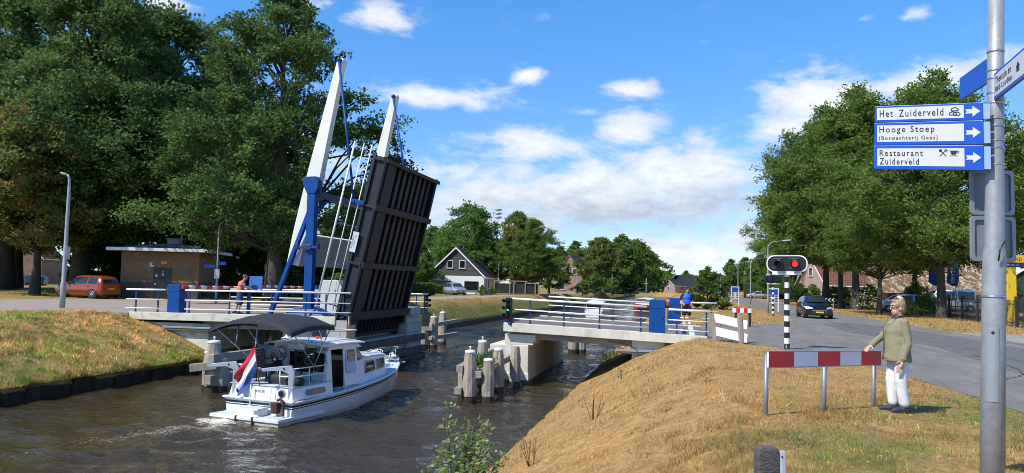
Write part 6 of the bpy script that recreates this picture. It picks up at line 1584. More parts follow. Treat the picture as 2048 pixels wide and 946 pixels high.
# ================================================================ lamp posts
def lamp_post(label, loc, rz, h=5.6, arm=1.0, r=.07, head=.55, mt=None, group='street lamps', lean=0.):
    t = thing('street_lamp', label, 'street lamp', loc, rz, group)
    mb = MB(); mt = mt or m_galv
    pts = [(0, 0, -.3), (0, 0, 1.2), (0, 0, 1.25), (0, 0, h - .55)] + [(arm * .55 * (1 - math.cos(a)), 0, h - .55 + .5 * math.sin(a)) for a in (.4, .8, 1.2)] + [(arm, 0, h + .02)]
    mb.path(pts, [r * 1.25, r * 1.2, r, r * .72] + [r * .6] * 3 + [r * .55], 12); mb.build('pole', mt, t)
    mb = MB(); R = []
    for f, w, z in ((0, .05, .035), (.15, .09, .06), (.7, .12, .06), (1, .05, .03)):
        x = arm + f * head; y = h + .02 + f * .07; R.append([(x, -w, y - z * .3), (x, w, y - z * .3), (x, w * .8, y + z), (x, -w * .8, y + z)])
    mb.rings(R, smooth=False); hd = mb.build('lamp_head', mat('lamp_head_grey', (.52, .52, .5), .4, var=.08), t, .012)
    mb = MB(); mb.box((arm + head * .5, 0, h + .02), (head * .6, .15, .02), Matrix.Rotation(-.12, 3, 'Y')); mb.build('lamp_glass', mat('lamp_glass', (.6, .6, .56), .2), hd)
    return t
m_lampgrey = mat('weathered_lamp_steel', (.3, .3, .28), .6, metal=.4, var=.2, scale=3)
p = at(124, 617, .0)
t = lamp_post('tall grey lamp post with a square sign back, at the corner of the brick road', (p.x, p.y, .0), YAW + R_(195), 6.35, .12, .105, .3, group='street lamps'); t.rotation_euler.y = R_(0); t.rotation_euler.x = 0
mb = MB(); mb.prism(pill(-.3, .25, 2.3, 2.95, .05), .1, .13, lambda a, b, h: (h * -1 - .0, a, b)); s_ = mb.build('sign_back', m_alu_back, t, .006)
mb = MB(); mb.prism(pill(-.25, .2, 2.35, 2.9, .04), .13, .133, lambda a, b, h: (-h, a, b)); mb.build('sign_front', m_sign_white, s_)
p = col_at(433, 47, .02)
t = lamp_post('lamp post carrying two blue street name signs in front of the hut', (p.x, p.y, 0.02), YAW + R_(20), 5.15, .35, .055, .3)
mb = MB(); mb.bb(-.75, -.06, -.03, .0, 2.22, 2.4); mb.build('street_sign', m_sign_blue, t, .004)
mb = MB(); mb.bb(.06, .5, .0, .03, 2.4, 2.6); mb.build('street_sign', m_sign_blue, t, .004)
mb = MB(); mb.bb(-.16, .14, -.1, -.07, 1.55, 2.12); mb.bb(-.07, .05, -.103, -.1, 1.7, 1.95); mb.build('notice', m_sign_white, t)
for px, D_, z, h, arm, az_, lab in ((1536, 57.5, -.17, 5.55, 1.1, 0, 'lamp post with curved arm just behind the near warning light'), (1501, 92, -.17, 5.6, 1.1, 0, 'second lamp post along the road right of the canal'), (1476, 108, -.17, 5.7, 1.0, 0, 'third lamp post along the road beside the blue notice board'), (1441, 205, -.15, 5.4, .8, 0, 'farthest lamp post on the right bank in front of the dark trees'),
    (996, 122, .0, 5.4, 1.2, 0, 'lamp post in front of the white car by the timber frame'), (1078, 158, .0, 5.6, 1.2, 0, 'lamp post right of the timber frame'), (1153, 182, .0, 5.6, 1.2, 0, 'lamp post before the brick gable'), (1197, 196, .0, 5.6, 1.2, 0, 'lamp post beneath the rust tinged tree'), (1317, 330, .0, 7.0, 1.2, 180, 'lamp post at the far end of the left bank road')):
    p = col_at(px, D_, z); lamp_post(lab, p, YAW + R_(az_), h, arm, .075, .7, m_lampgrey)
p = col_at(1224, 165, 0); t = thing('pole', 'plain grey pole next to the blue car on the far bank', 'pole', p); mb = MB(); mb.tube((0, 0, -.3), (0, 0, 4.4), .06, .045); mb.build('shaft', m_lampgrey, t); mb = MB(); mb.lathe([(.07, 4.4), (.05, 4.46)], n=10); mb.build('cap', m_grey_plastic, t)
t = kids([o for o in D.objects if o.get('label', '').startswith('lamp post in front of the white car')][0])[0].parent
mb = MB(); mb.prism([(-.45, 1.9), (.45, 1.9), (0, 2.7)], -.13, -.1, lambda a, b, h: (a, h, b)); mb.build('triangle_sign', m_sign_white, t)
t = [o for o in D.objects if o.get('label', '').startswith('lamp post with curved arm')][0]
mb = MB(); mb.lathe([(.16, -.1), (.16, .0)], (0, 0, 2.9), axis='y'); mb.bb(-.12, .3, -.08, .02, 2.5, 2.58); mb.build('bracket_box', mat('cream_box', (.5, .46, .36), .6), t)
# siren on its mast
t = thing('siren_mast', 'tall mast with stacked siren discs rising above the far trees', 'siren', col_at(993, 135, 0))
mb = MB(); mb.tube((0, 0, -.3), (0, 0, 13.4), .11, .06); mb.build('mast', m_lampgrey, t)
for k in range(3): mb = MB(); mb.lathe([(.2, 0), (.72, .12), (.74, .2), (.4, .42), (.1, .45)], (0, 0, 13.4 + k * .72), n=16); mb.build('siren_disc', mat('siren_grey', (.42, .42, .38), .5), t)

# ================================================================ fences and boards
t = thing('plank_fence', 'short leaning fence of two white planks on old wooden posts at the bridge end', 'fence', (0, 0, 0))
a, b = at(1431, 681, -.17), at(1482, 686, -.17); d = (b - a).normalized()
mb = MB(); mb.box(a + V((-.08, 0, .4)), (.12, .12, 1.05), Matrix.Rotation(R_(-9), 3, 'Y') @ Matrix.Rotation(.3, 3, 'Z')); mb.build('post', m_oldwood, t, .012)
mb = MB(); mb.box(b + V((-.02, -.05, .38)), (.13, .13, 1.02), Matrix.Rotation(R_(-4), 3, 'Y') @ Matrix.Rotation(.3, 3, 'Z')); mb.build('post', m_oldwood, t, .012)
for z0, z1 in ((.78, .6), (.33, .16)):
    p, q = a + V((-.05, .05, z0)), b + d * .28 + V((0, .05, z1)); e = q - p
    mb = MB(); mb.box((p + q) / 2, (e.length, .04, .29), Matrix.Rotation(math.atan2(e.y, e.x), 3, 'Z') @ Matrix.Rotation(-math.asin(e.z / e.length), 3, 'Y')); mb.build('plank', m_white, t, .006)
p = col_at(1482, 36.2, -.17)
t = thing('barrier_board', 'small white and red board on two dark posts behind the plank fence', 'barrier board', p, YAW - .05)
for x in (-.24, .42): mb = MB(); mb.bb(x - .055, x + .055, -.04, .04, -.3, .93); mb.build('post', m_darkwood, t)
mb = MB()
for k in range(5): mb.m = (0, 1, 0, 1, 0)[k]; mb.bb(-.42 + k * .18, -.24 + k * .18, -.07, -.042, .66, .88)
mb.build('board', [m_ret_white, m_ret_red], t)
def info_board(label, p, rz, w, h0, h1, cols=2):
    t = thing('notice_board', label, 'notice board', p, rz, 'waterway notice boards')
    mb = MB(); mb.bb(-w / 2, -w / 2 + .08, -.05, .05, -.3, h1); mb.bb(w / 2 - .08, w / 2, -.05, .05, -.3, h1); mb.bb(-w / 2, w / 2, -.05, .05, h1, h1 + .1); mb.build('frame', m_white, t)
    hh = (h1 - h0)
    mb = MB(); mb.bb(-w / 2 + .08, w / 2 - .08, -.03, .0, h0 + hh * .62, h1); mb.build('blue_panel', m_sign_blue, t)
    mb = MB(); mb.bb(-w / 2 + .08, w / 2 - .08, -.02, .0, h0, h0 + hh * .6); lp = mb.build('list_panel', m_sign_white, t)
    rn = random.Random(4)
    for r in range(3):
        for s in (-1, 1):
            mb = MB(); x = s * (w / 2 - .2); z = h0 + hh * (.08 + .18 * r); mb.bb(x - .1, x + .1, -.026, -.02, z, z + hh * .12); mb.build('picture', mat('board_pic_%d' % ((r + s) % 3), ((.2, .05, .04), (.03, .05, .12), (.05, .07, .05))[(r + s) % 3], .5), lp)
info_board('blue topped notice board beside the second lamp post', col_at(1470, 84, -.17), YAW, .9, .7, 2.0)
info_board('white framed notice board right behind the far striped post', col_at(1546, 62, -.17), YAW, .95, .7, 1.85)
info_board('blue notice board far away on the left bank', col_at(1307, 300, 0), YAW, 3.0, 1.0, 3.6)
# railings with pointed bars along the verge on the right
t = thing('bar_fence', 'dark metal bar fence along the yard behind the oaks', 'fence', (0, 0, 0))
fa, fb_ = V((23.2, 92, 0)), V((16.6, 34, 0)); fd = (fb_ - fa); FL = fd.length; fd.normalize()
mb = MB(); s = 0; k = 0
while s < FL:
    q = fa + fd * s; mb.bb(q.x - .012, q.x + .012, q.y - .012, q.y + .012, -.1, 1.35); s += .22
for z in (.1, 1.12):
    mb.path([(fa.x, fa.y, z), (fb_.x, fb_.y, z)], .022, 4)
bars = mb.build('bars', mat('fence_black', (.02, .022, .022), .6), t)
for k in range(15):
    q = fa + fd * (FL * k / 14); mb = MB(); mb.box(q + V((0, 0, .7)), (.13, .13, 1.7), Matrix.Rotation(R_(random.Random(k).uniform(-3, 3)), 3, 'Y')); mb.build('post', mat('fence_post_dark', (.03, .03, .03), .8), t)
p = col_at(1657, 74, -.15)
t = thing('chevron_sign', 'low black and white chevron sign just right of the black car', 'sign', p, YAW)
mb = MB(); mb.bb(-.75, .75, -.03, .03, .75, 1.1); bd = mb.build('board', m_black, t)
for k in range(4):
    x = .45 - k * .36; mb = MB(); mb.prism([(x, .77), (x + .12, .77), (x - .06, .925), (x + .12, 1.08), (x, 1.08), (x - .18, .925)], .03, .036, lambda a, b, h: (a, -h, b)); mb.build('chevron', m_ret_white, bd)
for x in (-.5, .5): mb = MB(); mb.bb(x - .04, x + .04, .03, .1, -.2, 1.0); mb.build('post', m_grey_plastic, t)
# two feather banners
for px, D_, lab, txt in ((1869, 64, 'dark blue banner half hidden behind the thick oak trunk', 'E'), (1906, 64, 'dark blue banner with white upright letters right of the thick oak trunk', 'HOLLAND')):
    p = col_at(px, D_, -.15); t = thing('feather_banner', lab, 'banner', p, YAW, 'blue banners by the yard')
    mb = MB(); mb.path([(.22, 0, -.2), (.22, 0, 2.5)], .03, 8); mb.path([(-.12, .05, -.2), (-.15, .05, 2.7)], .02, 8); mb.build('pole', m_steel, t)
    P = [(-.5, 2.75), (-.1, 2.45), (.4, 2.4), (.52, 2.9), (.55, 4.1), (.35, 5.0), (-.1, 5.4), (-.38, 4.6), (-.45, 3.6)]
    mb = MB(); mb.prism(P, -.012, .012, lambda a, b, h: (a, h + .06 * math.sin(b * 3), b)); cl = mb.build('cloth', mat('banner_blue', (.012, .035, .16), .8, var=.2), t)
    mb = MB(); put_text(mb, txt, 2.7, 4.5 if len(txt) > 1 else 3.1, -.2, .12, lambda a, b: (b, -.02 + .06 * math.sin(a * 3) - .01, 7.2 - a if len(txt) > 1 else 6.6 - a)); mb.build('lettering', m_sign_white, cl)
# yellow pylon
p = col_at(2021, 51, -.15); t = thing('pylon_sign', 'bright yellow pylon sign with a dark blue name strip on the right', 'sign', p, YAW)
t.scale = (.84,) * 3
m_yel = mat('pylon_yellow', (.75, .5, .01), .5, var=.06)
mb = MB(); mb.bb(-.36, .36, -.2, .2, -.2, 4.35); mb.build('pillar', m_yel, t, .02)
mb = MB(); mb.bb(-.45, 1.3, -.24, .24, 4.37, 4.72); s_ = mb.build('name_strip', mat('strip_blue', (.012, .02, .12), .5), t, .01); mb = MB(); put_text(mb, 'MILIEUZ', -.38, .5, 4.46, 4.62, lambda a, b: (a, -.246, b)); mb.build('lettering', m_sign_white, s_)
mb = MB(); mb.prism([(-.1, 4.75), (1.05, 4.75), (1.1, 5.2), (.95, 5.35), (-.1, 5.35)], -.2, .2, lambda a, b, h: (a, h, b)); s_ = mb.build('top_panel', mat('pylon_amber', (.75, .42, .02), .5), t); mb = MB(); put_text(mb, 'ND', .3, .8, 4.88, 5.16, lambda a, b: (a, -.21, b)); mb.build('lettering', m_ink, s_)

# ================================================================ cars
m_carglass = mat('car_glass', (.02, .026, .03), .05, var=.05, spec=.8)
def car(name, label, loc, rz, prof, col, W=.85, rough=.25, metal=.3, group=None, plate=True, scale=1.0, wheel_r=.3):
    """prof rows: y, half width, bottom z, belt z, upper half width, roof z"""
    t = thing(name, label, 'car' if 'van' not in name else 'van', loc, rz, group); t.scale = (scale,) * 3
    paint = mat('paint_' + '_'.join('%02d' % int(c * 99) for c in col), col, rough, metal=metal, var=.04, coat=.6)
    def sec(r, s):
        y, w, zb, zt, wr, zr_ = r; y = float(y)
        return [(s * 0.0, y, zb), (s * w * .86, y, zb), (s * w * .98, y, zb + .12), (s * w, y, zb + (zt - zb) * .55), (s * w * .97, y, zt), (s * wr, y, zr_ - .035), (s * wr * .82, y, zr_ + .005), (0, y, zr_ + .025)]
    # finer stations
    rows = []
    for a, b in zip(prof[:-1], prof[1:]):
        for k in range(3): rows.append([p + (q - p) * k / 3 for p, q in zip(a, b)])
    rows.append(list(prof[-1]))
    mb = MB(); R = []
    for r in rows: a = sec(r, 1); b = sec(r, -1); R.append(a + b[::-1][1:-1])
    mb.rings(R, smooth=True); body = mb.build('body', paint, t)
    def at_y(y):
        for a, b in zip(prof[:-1], prof[1:]):
            if a[0] <= y <= b[0]: f = (y - a[0]) / (b[0] - a[0]); return [p + (q - p) * f for p, q in zip(a, b)]
        return list(prof[-1] if y > 0 else prof[0])
    cab = [r for r in prof if r[5] > r[3] + .3]; y0, y1 = cab[0][0], cab[-1][0]
    roof = max(r[5] for r in prof)
    iF = max(i for i, r in enumerate(prof) if r[5] > r[3] + .3); iB = min(i for i, r in enumerate(prof) if r[5] > r[3] + .3)
    nF, nB = prof[iF + 1], prof[max(iB - 1, 0)]
    # side windows
    def side_pt(y, f, s, off=.008):
        r = at_y(y); P = sec(r, s); a, b = V(P[4]), V(P[5]); q = a.lerp(b, f); return q + V((s * off, 0, .004))
    ymid = (y0 + y1) / 2 - .05
    for s in (1, -1):
        for ya, yb in ((y0 + .22, ymid - .06), (ymid + .06, y1 + (nF[0] - y1) * .42)):
            mb = MB(); n = 6; top, bot = [], []
            for k in range(n + 1):
                y = ya + (yb - ya) * k / n; top.append(side_pt(y, .88, s)); bot.append(side_pt(y, .06, s))
            mb.rings([bot, top], closed=False, caps=False, smooth=False); mb.build('side_window', m_carglass, t)
        mb = MB(); mb.ball((s * (prof[iF][1] + .1), y1 + .28, prof[iF][3] + .08), (.1, .07, .065)); mb.tube((s * prof[iF][1] * .92, y1 + .3, prof[iF][3] + .02), (s * (prof[iF][1] + .08), y1 + .28, prof[iF][3] + .06), .02); mb.build('mirror', paint, t)
        mb = MB()
        for y in (ymid,): mb.bb(s * (prof[iF][1] * .985), s * (prof[iF][1] + .012), y - .18, y - .02, prof[iF][3] - .13, prof[iF][3] - .1)
        mb.build('door_handle', m_black, t)
        mb = MB(); mb.bb(s * (prof[iF][1] - .02), s * (prof[iF][1] + .014), y0 + .3, y1 + .3, prof[iF][2] + .26, prof[iF][2] + .32); mb.build('side_moulding', m_black, t)
    def screen(a, b, nm):
        mb = MB(); n = 8
        lo = [(x * b[4] * .9, b[0], b[5] + .03 + .02 * (1 - x * x)) for x in [-1 + 2 * k / n for k in range(n + 1)]]
        hi = [(x * a[4] * .88, a[0], a[5] + .022 * (1 - x * x * .8) + .004) for x in [-1 + 2 * k / n for k in range(n + 1)]]
        L_, H_ = [V(p) for p in lo], [V(p) for p in hi]; up = V((0, .012 if a[0] > 0 else -.012, .012))
        mb.rings([[l.lerp(h, .06) + up for l, h in zip(L_, H_)], [l.lerp(h, .93) + up for l, h in zip(L_, H_)]], closed=False, caps=False); mb.build(nm, m_carglass, t)
    screen(prof[iF], nF, 'windscreen'); screen(prof[iB], nB, 'rear_window')
    for yw in (prof[0][0] + .62, prof[-1][0] - .75):
        for s in (1, -1):
            w = at_y(yw)[1]
            mb = MB(); mb.lathe([(wheel_r + .055, w - .2), (wheel_r + .055, w + .006), (wheel_r + .02, w + .008)], (0, yw, wheel_r), n=24, axis='x') if s > 0 else mb.lathe([(wheel_r + .055, -w + .2), (wheel_r + .055, -w - .006), (wheel_r + .02, -w - .008)], (0, yw, wheel_r), n=24, axis='x')
            mb.build('wheel_arch', m_black, t)
            mb = MB(); q = s * (w - .17); e = s * (w + .02)
            mb.lathe([(wheel_r * .95, q), (wheel_r, q + s * .03), (wheel_r, e - s * .02), (wheel_r * .93, e), (wheel_r * .66, e + s * .002)], (0, yw, wheel_r), n=24, axis='x'); wh_ = mb.build('wheel', m_rubber, t)
            mb = MB(); mb.lathe([(wheel_r * .66, e - s * .03), (wheel_r * .66, e + s * .006), (wheel_r * .56, e + s * .0), (wheel_r * .18, e + s * .012), (.03, e + s * .016)], (0, yw, wheel_r), n=20, axis='x'); rm = mb.build('rim', mat('rim_silver', (.5, .51, .52), .3, metal=.7), wh_)
            mb = MB()
            for k in range(6): a = k * math.pi / 3; mb.box((e + s * .012, yw + wheel_r * .4 * math.cos(a), wheel_r + wheel_r * .4 * math.sin(a)), (.012, .05, .09), Matrix.Rotation(a, 3, 'X')); 
            mb.build('spoke_gap', m_black, rm)
    fr, re = prof[-1], prof[0]
    zf = prof[-3][3]
    for s in (1, -1):
        a, b = prof[-2], prof[-4] if len(prof) > 6 else prof[-3]
        mb = MB(); x0 = s * a[1] * .98; y_ = a[0]
        mb.add([(s * a[1] * .5, fr[0] - .01, a[3] - .14), (s * a[1] * .55, fr[0] - .03, a[3] - .03), (s * a[1] * .95, a[0] - .06, a[3] + .02), (s * (at_y(a[0] - .34)[1] + .006), a[0] - .34, a[3] + .05), (s * (at_y(a[0] - .2)[1] + .006), a[0] - .2, a[3] - .07), (s * a[1] * 1.0, a[0] + .02, a[3] - .14)], [(0, 1, 2, 3, 4, 5)])
        hl = mb.build('headlight', mat('headlight_glass', (.6, .62, .64), .12, metal=.2, var=.1), t); sm = hl.modifiers.new('thick', 'SOLIDIFY'); sm.thickness = .03; sm.offset = 1
        mb = MB(); z = re[3] - .05; mb.add([(s * (re[1] + .02), re[0] + .01, z - .2), (s * (re[1] + .02), re[0] + .02, z + .12), (s * (at_y(re[0] + .2)[1] + .012), re[0] + .2, z + .14), (s * (at_y(re[0] + .17)[1] + .012), re[0] + .17, z - .18), (s * re[1] * .78, re[0] - .012, z - .16), (s * re[1] * .78, re[0] - .012, z + .1)], [(0, 1, 2, 3), (0, 4, 5, 1)])
        tl = mb.build('tail_light', mat('tail_red', (.45, .015, .015), .2, var=.1), t); sm = tl.modifiers.new('thick', 'SOLIDIFY'); sm.thickness = .03; sm.offset = 0
    mb = MB(); mb.bb(-fr[1] * .62, fr[1] * .62, fr[0] - .03, fr[0] + .012, fr[2] + .06, fr[2] + .26); mb.build('grille', m_black, t, .01)
    mb = MB(); mb.bb(-fr[1] * .66, fr[1] * .66, fr[0] - .02, fr[0] + .02, fr[2] + .265, fr[2] + .295)
    for s in (1, -1): mb.tube((s * fr[1] * .66, fr[0] + .0, fr[2] + .28), (s * fr[1] * .5, fr[0] + .005, fr[2] + .08), .014)
    mb.build('chrome_trim', m_chrome, t)
    pm = mat('plate_yellow', (.72, .47, .02), .5, var=.05)
    mb = MB(); mb.bb(-.24, .24, fr[0] + .012, fr[0] + .03, fr[2] + .12, fr[2] + .22); mb.build('number_plate', pm, t)
    mb = MB(); mb.bb(-.24, .24, re[0] - .03, re[0] - .005, re[3] - .24, re[3] - .14); mb.build('number_plate', pm, t)
    return t
HATCH = [(-1.80, .66, .3, .86, .6, .9), (-1.77, .76, .24, .92, .66, .96), (-1.66, .79, .2, .95, .62, 1.28), (-1.5, .8, .19, .95, .6, 1.45), (-.9, .81, .18, .95, .6, 1.52), (-.2, .81, .18, .94, .6, 1.53), (.3, .81, .18, .93, .6, 1.47), (1.0, .8, .18, .92, .66, 1.0), (1.42, .79, .2, .84, .62, .9), (1.68, .74, .23, .72, .56, .76), (1.80, .62, .28, .58, .5, .62)]
SLEEK = [(-1.98, .7, .3, .9, .62, .94), (-1.93, .8, .24, .95, .68, 1.0), (-1.7, .85, .2, .97, .64, 1.28), (-1.35, .87, .18, .96, .6, 1.42), (-.6, .87, .17, .94, .6, 1.47), (.0, .87, .17, .93, .6, 1.45), (.35, .87, .17, .92, .6, 1.36), (1.05, .87, .17, .92, .7, .98), (1.55, .86, .18, .85, .66, .9), (1.85, .8, .2, .74, .6, .78), (1.99, .66, .24, .6, .54, .63)]
ESTATE = [(-2.25, .74, .32, .95, .66, .98), (-2.2, .84, .26, 1.0, .72, 1.05), (-2.0, .89, .22, 1.02, .68, 1.4), (-1.7, .9, .2, 1.02, .66, 1.58), (-.6, .91, .2, 1.0, .66, 1.64), (.1, .91, .2, .99, .66, 1.62), (.5, .91, .2, .98, .66, 1.52), (1.2, .9, .2, .98, .74, 1.08), (1.75, .89, .22, .92, .7, .98), (2.08, .82, .25, .8, .62, .84), (2.22, .7, .3, .64, .56, .68)]
VAN = [(-2.5, .84, .35, 1.1, .8, 2.0), (-2.47, .92, .3, 1.1, .82, 2.1), (-2.2, .95, .25, 1.12, .84, 2.18), (-1.0, .95, .25, 1.12, .84, 2.2), (.6, .95, .25, 1.12, .84, 2.18), (1.1, .95, .25, 1.12, .82, 2.05), (1.9, .94, .25, 1.1, .8, 1.24), (2.3, .9, .28, 1.0, .76, 1.08), (2.48, .78, .34, .8, .66, .84)]
p = col_at(175, 52.0, .03); car('parked_car', 'small orange hatchback parked beside the brick hut', (p.x, p.y, .03), YAW + R_(68), HATCH, (.33, .065, .014), scale=1.0, metal=.35).scale = (1.03, 1.27, 1.02)
p = at(1628, 634, -.17); p = col_at(1628, 50.5, -.17); car('car', 'black hatchback driving toward us on the road with headlights catching the light', (p.x, p.y, -.17), YAW + R_(168), SLEEK, (.008, .008, .01), metal=.2, rough=.15)
p = col_at(910, 103, .0); car('parked_car', 'grey estate car parked in front of the white house', p, YAW + R_(205), ESTATE, (.27, .31, .38), scale=1.03)
p = col_at(999, 124, .0); car('parked_car', 'white car parked by the timber frame right of the white house', p, YAW + R_(-98), HATCH, (.68, .68, .7), scale=1.0, metal=0)
p = col_at(1803, 70, -.15); car('parked_car', 'silver car behind the bar fence and the woman', p, YAW + R_(82), ESTATE, (.5, .51, .53), metal=.4)
p = col_at(1892, 76, -.15); vn = car('parked_van', 'white van behind the bar fence next to the blue banners', p, YAW + R_(78), VAN, (.72, .72, .72), metal=0, wheel_r=.33)
mb = MB(); put_text(mb, 'Tibus', -.2, 1.0, 1.35, 1.75, lambda a, b: (-.97 + (b - 1.12) * .13 + .0 - .02, -.4 - a, b)); mb.build('lettering', m_ink, vn)
p = col_at(57, 95, .02); car('parked_car', 'dark blue car beyond the trees on the left', p, YAW + R_(100), SLEEK, (.02, .03, .06))
p = col_at(10, 88, .02); car('parked_car', 'dark car cut by the left edge of the picture', p, YAW + R_(95), HATCH, (.03, .03, .03))
p = col_at(1216, 172, .0); car('parked_car', 'blue car parked under the rust tinged tree', p, YAW + R_(75), HATCH, (.03, .1, .35))
p = col_at(1514, 150, -.12); car('parked_car', 'pale car by the clipped hedge at the far end of the road', p, YAW + R_(80), SLEEK, (.4, .42, .46))

# ================================================================ buildings
m_brickhut = brick_mat('yellow_brown_brick', (.33, .18, .075), (.24, .125, .055), (.17, .12, .075), var=.3)
m_brickdark = brick_mat('dark_plinth_brick', (.09, .07, .06), (.07, .055, .05), (.1, .09, .08), var=.3)
m_brickred = brick_mat('red_brown_brick', (.30, .15, .085), (.24, .115, .065), (.28, .22, .17), var=.3)
m_brickpink = brick_mat('pinkish_brick', (.42, .29, .24), (.36, .24, .2), (.35, .28, .24), var=.2)
m_tile_red = brick_mat('red_roof_tiles', (.27, .105, .06), (.2, .075, .045), (.07, .035, .025), bw=.26, bh=.26, var=.4, bump=.9, ms=.03)
m_tile_dark = brick_mat('dark_roof_tiles', (.05, .045, .045), (.035, .033, .034), (.015, .015, .015), bw=.26, bh=.24, var=.4, bump=.9, ms=.03)
m_tile_black = brick_mat('black_roof_tiles', (.03, .032, .04), (.022, .024, .03), (.01, .01, .01), bw=.3, bh=.24, var=.3, bump=.8, ms=.03)
m_clad = brick_mat('grey_cladding', (.085, .08, .078), (.07, .066, .065), (.03, .03, .03), bw=6., bh=.2, var=.1, bump=.5, ms=.012)
m_render = mat('white_render', (.72, .72, .7), .8, var=.05, scale=2)
def mossy_roof():
    m = mat('mossy_roof', (.46, .37, .28), .95, var=.5, scale=2.5, bump=.8, bscale=8, dirt=(.15, .085, .035), dirt_amt=1.0, dscale=1.5)
    mr = [n for n in m.node_tree.nodes if n.type == 'MAP_RANGE'][1]; mr.inputs['From Min'].default_value = .4; mr.inputs['From Max'].default_value = .52
    return m
def window(parent, c, w, h, axis, fm=None, pm=None, inset=.06):
    """axis: outward direction as unit vector"""
    n = V(axis); u = V((-n.y, n.x, 0)); c = V(c)
    def fn(a, b, d): return c + u * a + V((0, 0, b)) + n * d
    mb = MB(); f = .09
    for a0, a1, b0, b1 in ((-w / 2, w / 2, -h / 2, -h / 2 + f), (-w / 2, w / 2, h / 2 - f, h / 2), (-w / 2, -w / 2 + f, -h / 2 + f, h / 2 - f), (w / 2 - f, w / 2, -h / 2 + f, h / 2 - f)):
        mb.prism([(a0, b0), (a1, b0), (a1, b1), (a0, b1)], -.05, .05, fn)
    fo = mb.build('window', fm or m_white, parent)
    mb = MB(); mb.prism([(-w / 2 + f, -h / 2 + f), (w / 2 - f, -h / 2 + f), (w / 2 - f, h / 2 - f), (-w / 2 + f, h / 2 - f)], -.03, .01, fn); mb.build('pane', pm or m_glass_dk, fo)
    mb = MB(); mb.prism([(-w / 2 - .06, -h / 2 - .06), (w / 2 + .06, -h / 2 - .06), (w / 2 + .06, -h / 2 - .002), (-w / 2 - .06, -h / 2 - .002)], -.02, .12, fn); mb.build('sill', m_conc_grey, fo)
def gable_house(name, label, loc, rz, W, L_, ze, zr_, wm, rm, gm=None, over=.35, verge=m_white, chimney=None, hipped=0., cat='house', group=None):
    """gable end at y=0 faces -y, ridge runs along +y"""
    t = thing(name, label, cat, loc, rz, group)
    w = W / 2
    mb = MB(); mb.add([(-w, 0, -.3), (w, 0, -.3), (w, L_, -.3), (-w, L_, -.3), (-w, 0, ze), (w, 0, ze), (w, L_, ze), (-w, L_, ze)], [(0, 1, 5, 4), (1, 2, 6, 5), (2, 3, 7, 6), (3, 0, 4, 7)]); wo = mb.build('wall', wm, t)
    zt = zr_ - .12
    for gy in (0, L_) if not hipped else ():
        mb = MB(); mb.add([(-w, gy, ze), (w, gy, ze), (0, gy, zt)], [(0, 1, 2)]); mb.build('gable', gm or wm, wo)
    sl = (zr_ - ze) / w; mb = MB(); th = .14; h0, h1 = -over, L_ + over
    P = [(-w - over, ze - sl * over), (0, zr_), (w + over, ze - sl * over), (w + over, ze - sl * over + th), (0, zr_ + th), (-w - over, ze - sl * over + th)]
    if hipped:
        mb.add([(-w - over, h0, P[0][1]), (w + over, h0, P[0][1]), (w + over, h1, P[0][1]), (-w - over, h1, P[0][1]), (0, h0, zr_), (0, h1 - hipped, zr_)], [(1, 2, 5, 4), (3, 0, 4, 5), (2, 3, 5)])
    else: mb.prism(P, h0, h1, lambda a, b, h: (a, h, b))
    ro = mb.build('roof', rm, t)
    for s in (1, -1) if not hipped else ():
        mb = MB(); mb.prism([(s * (w + over), ze - sl * over - .1), (0, zr_ - .1), (0, zr_ + th + .03), (s * (w + over), ze - sl * over + th + .03)], h0 - .06, h0 - .002, lambda a, b, h: (a, h, b)); mb.build('bargeboard', verge, ro)
        mb = MB(); mb.path([(s * (w + over + .05), h0, ze - sl * over + .02), (s * (w + over + .05), h1, ze - sl * over + .02)], .07, 8); mb.build('gutter', verge, ro)
    if chimney:
        x, y, h = chimney; mb = MB(); mb.bb(x - .35, x + .35, y - .3, y + .3, ze, zr_ + h); mb.bb(x - .42, x + .42, y - .37, y + .37, zr_ + h, zr_ + h + .1); mb.build('chimney', wm, ro)
    return t, wo, ro
# brick utility hut
hl_, hr = col_at(240, 54, 0), col_at(396, 54.8, 0); d = hr - hl_; ang = math.atan2(d.y, d.x); HW = d.length
t = thing('utility_hut', 'brown brick utility hut with flat grey roof and dark door', 'hut', (hl_.x, hl_.y, .02), ang)
mb = MB(); mb.bb(0, HW, 0, 6.5, 1.15, 3.35); wo = mb.build('wall', m_brickhut, t)
mb = MB(); mb.bb(.0, HW, .0, 6.5, -.3, 1.15); mb.build('plinth', m_brickdark, wo)
mb = MB(); mb.bb(-.75, HW + .75, -.75, 7.2, 3.35, 3.4); mb.build('soffit', mat('dark_soffit', (.05, .04, .03), .8), t)
mb = MB(); mb.bb(-.8, HW + .8, -.8, 7.25, 3.4, 3.62); mb.build('fascia_board', mat('grey_fascia', (.72, .74, .74), .6, var=.1), t, .01)
mb = MB(); x0, x1, y0, y1 = -.72, HW + .72, -.72, 7.17; mb.add([(x0, y0, 3.62), (x1, y0, 3.62), (x1, y1, 3.62), (x0, y1, 3.62), (HW / 2 - .8, 2.8, 4.1), (HW / 2 + .8, 2.8, 4.1), (HW / 2 + .8, 3.8, 4.1), (HW / 2 - .8, 3.8, 4.1)], [(0, 1, 5, 4), (1, 2, 6, 5), (2, 3, 7, 6), (3, 0, 4, 7), (4, 5, 6, 7)]); ro = mb.build('roof', mat('bitumen_roof', (.1, .095, .085), .9, var=.2), t)
mb = MB(); mb.bb(HW / 2 - .45, HW / 2 + .45, 2.9, 3.7, 4.05, 4.45); mb.bb(HW / 2 - .55, HW / 2 + .55, 2.8, 3.8, 4.45, 4.52); mb.build('roof_vent', m_conc_grey, ro)
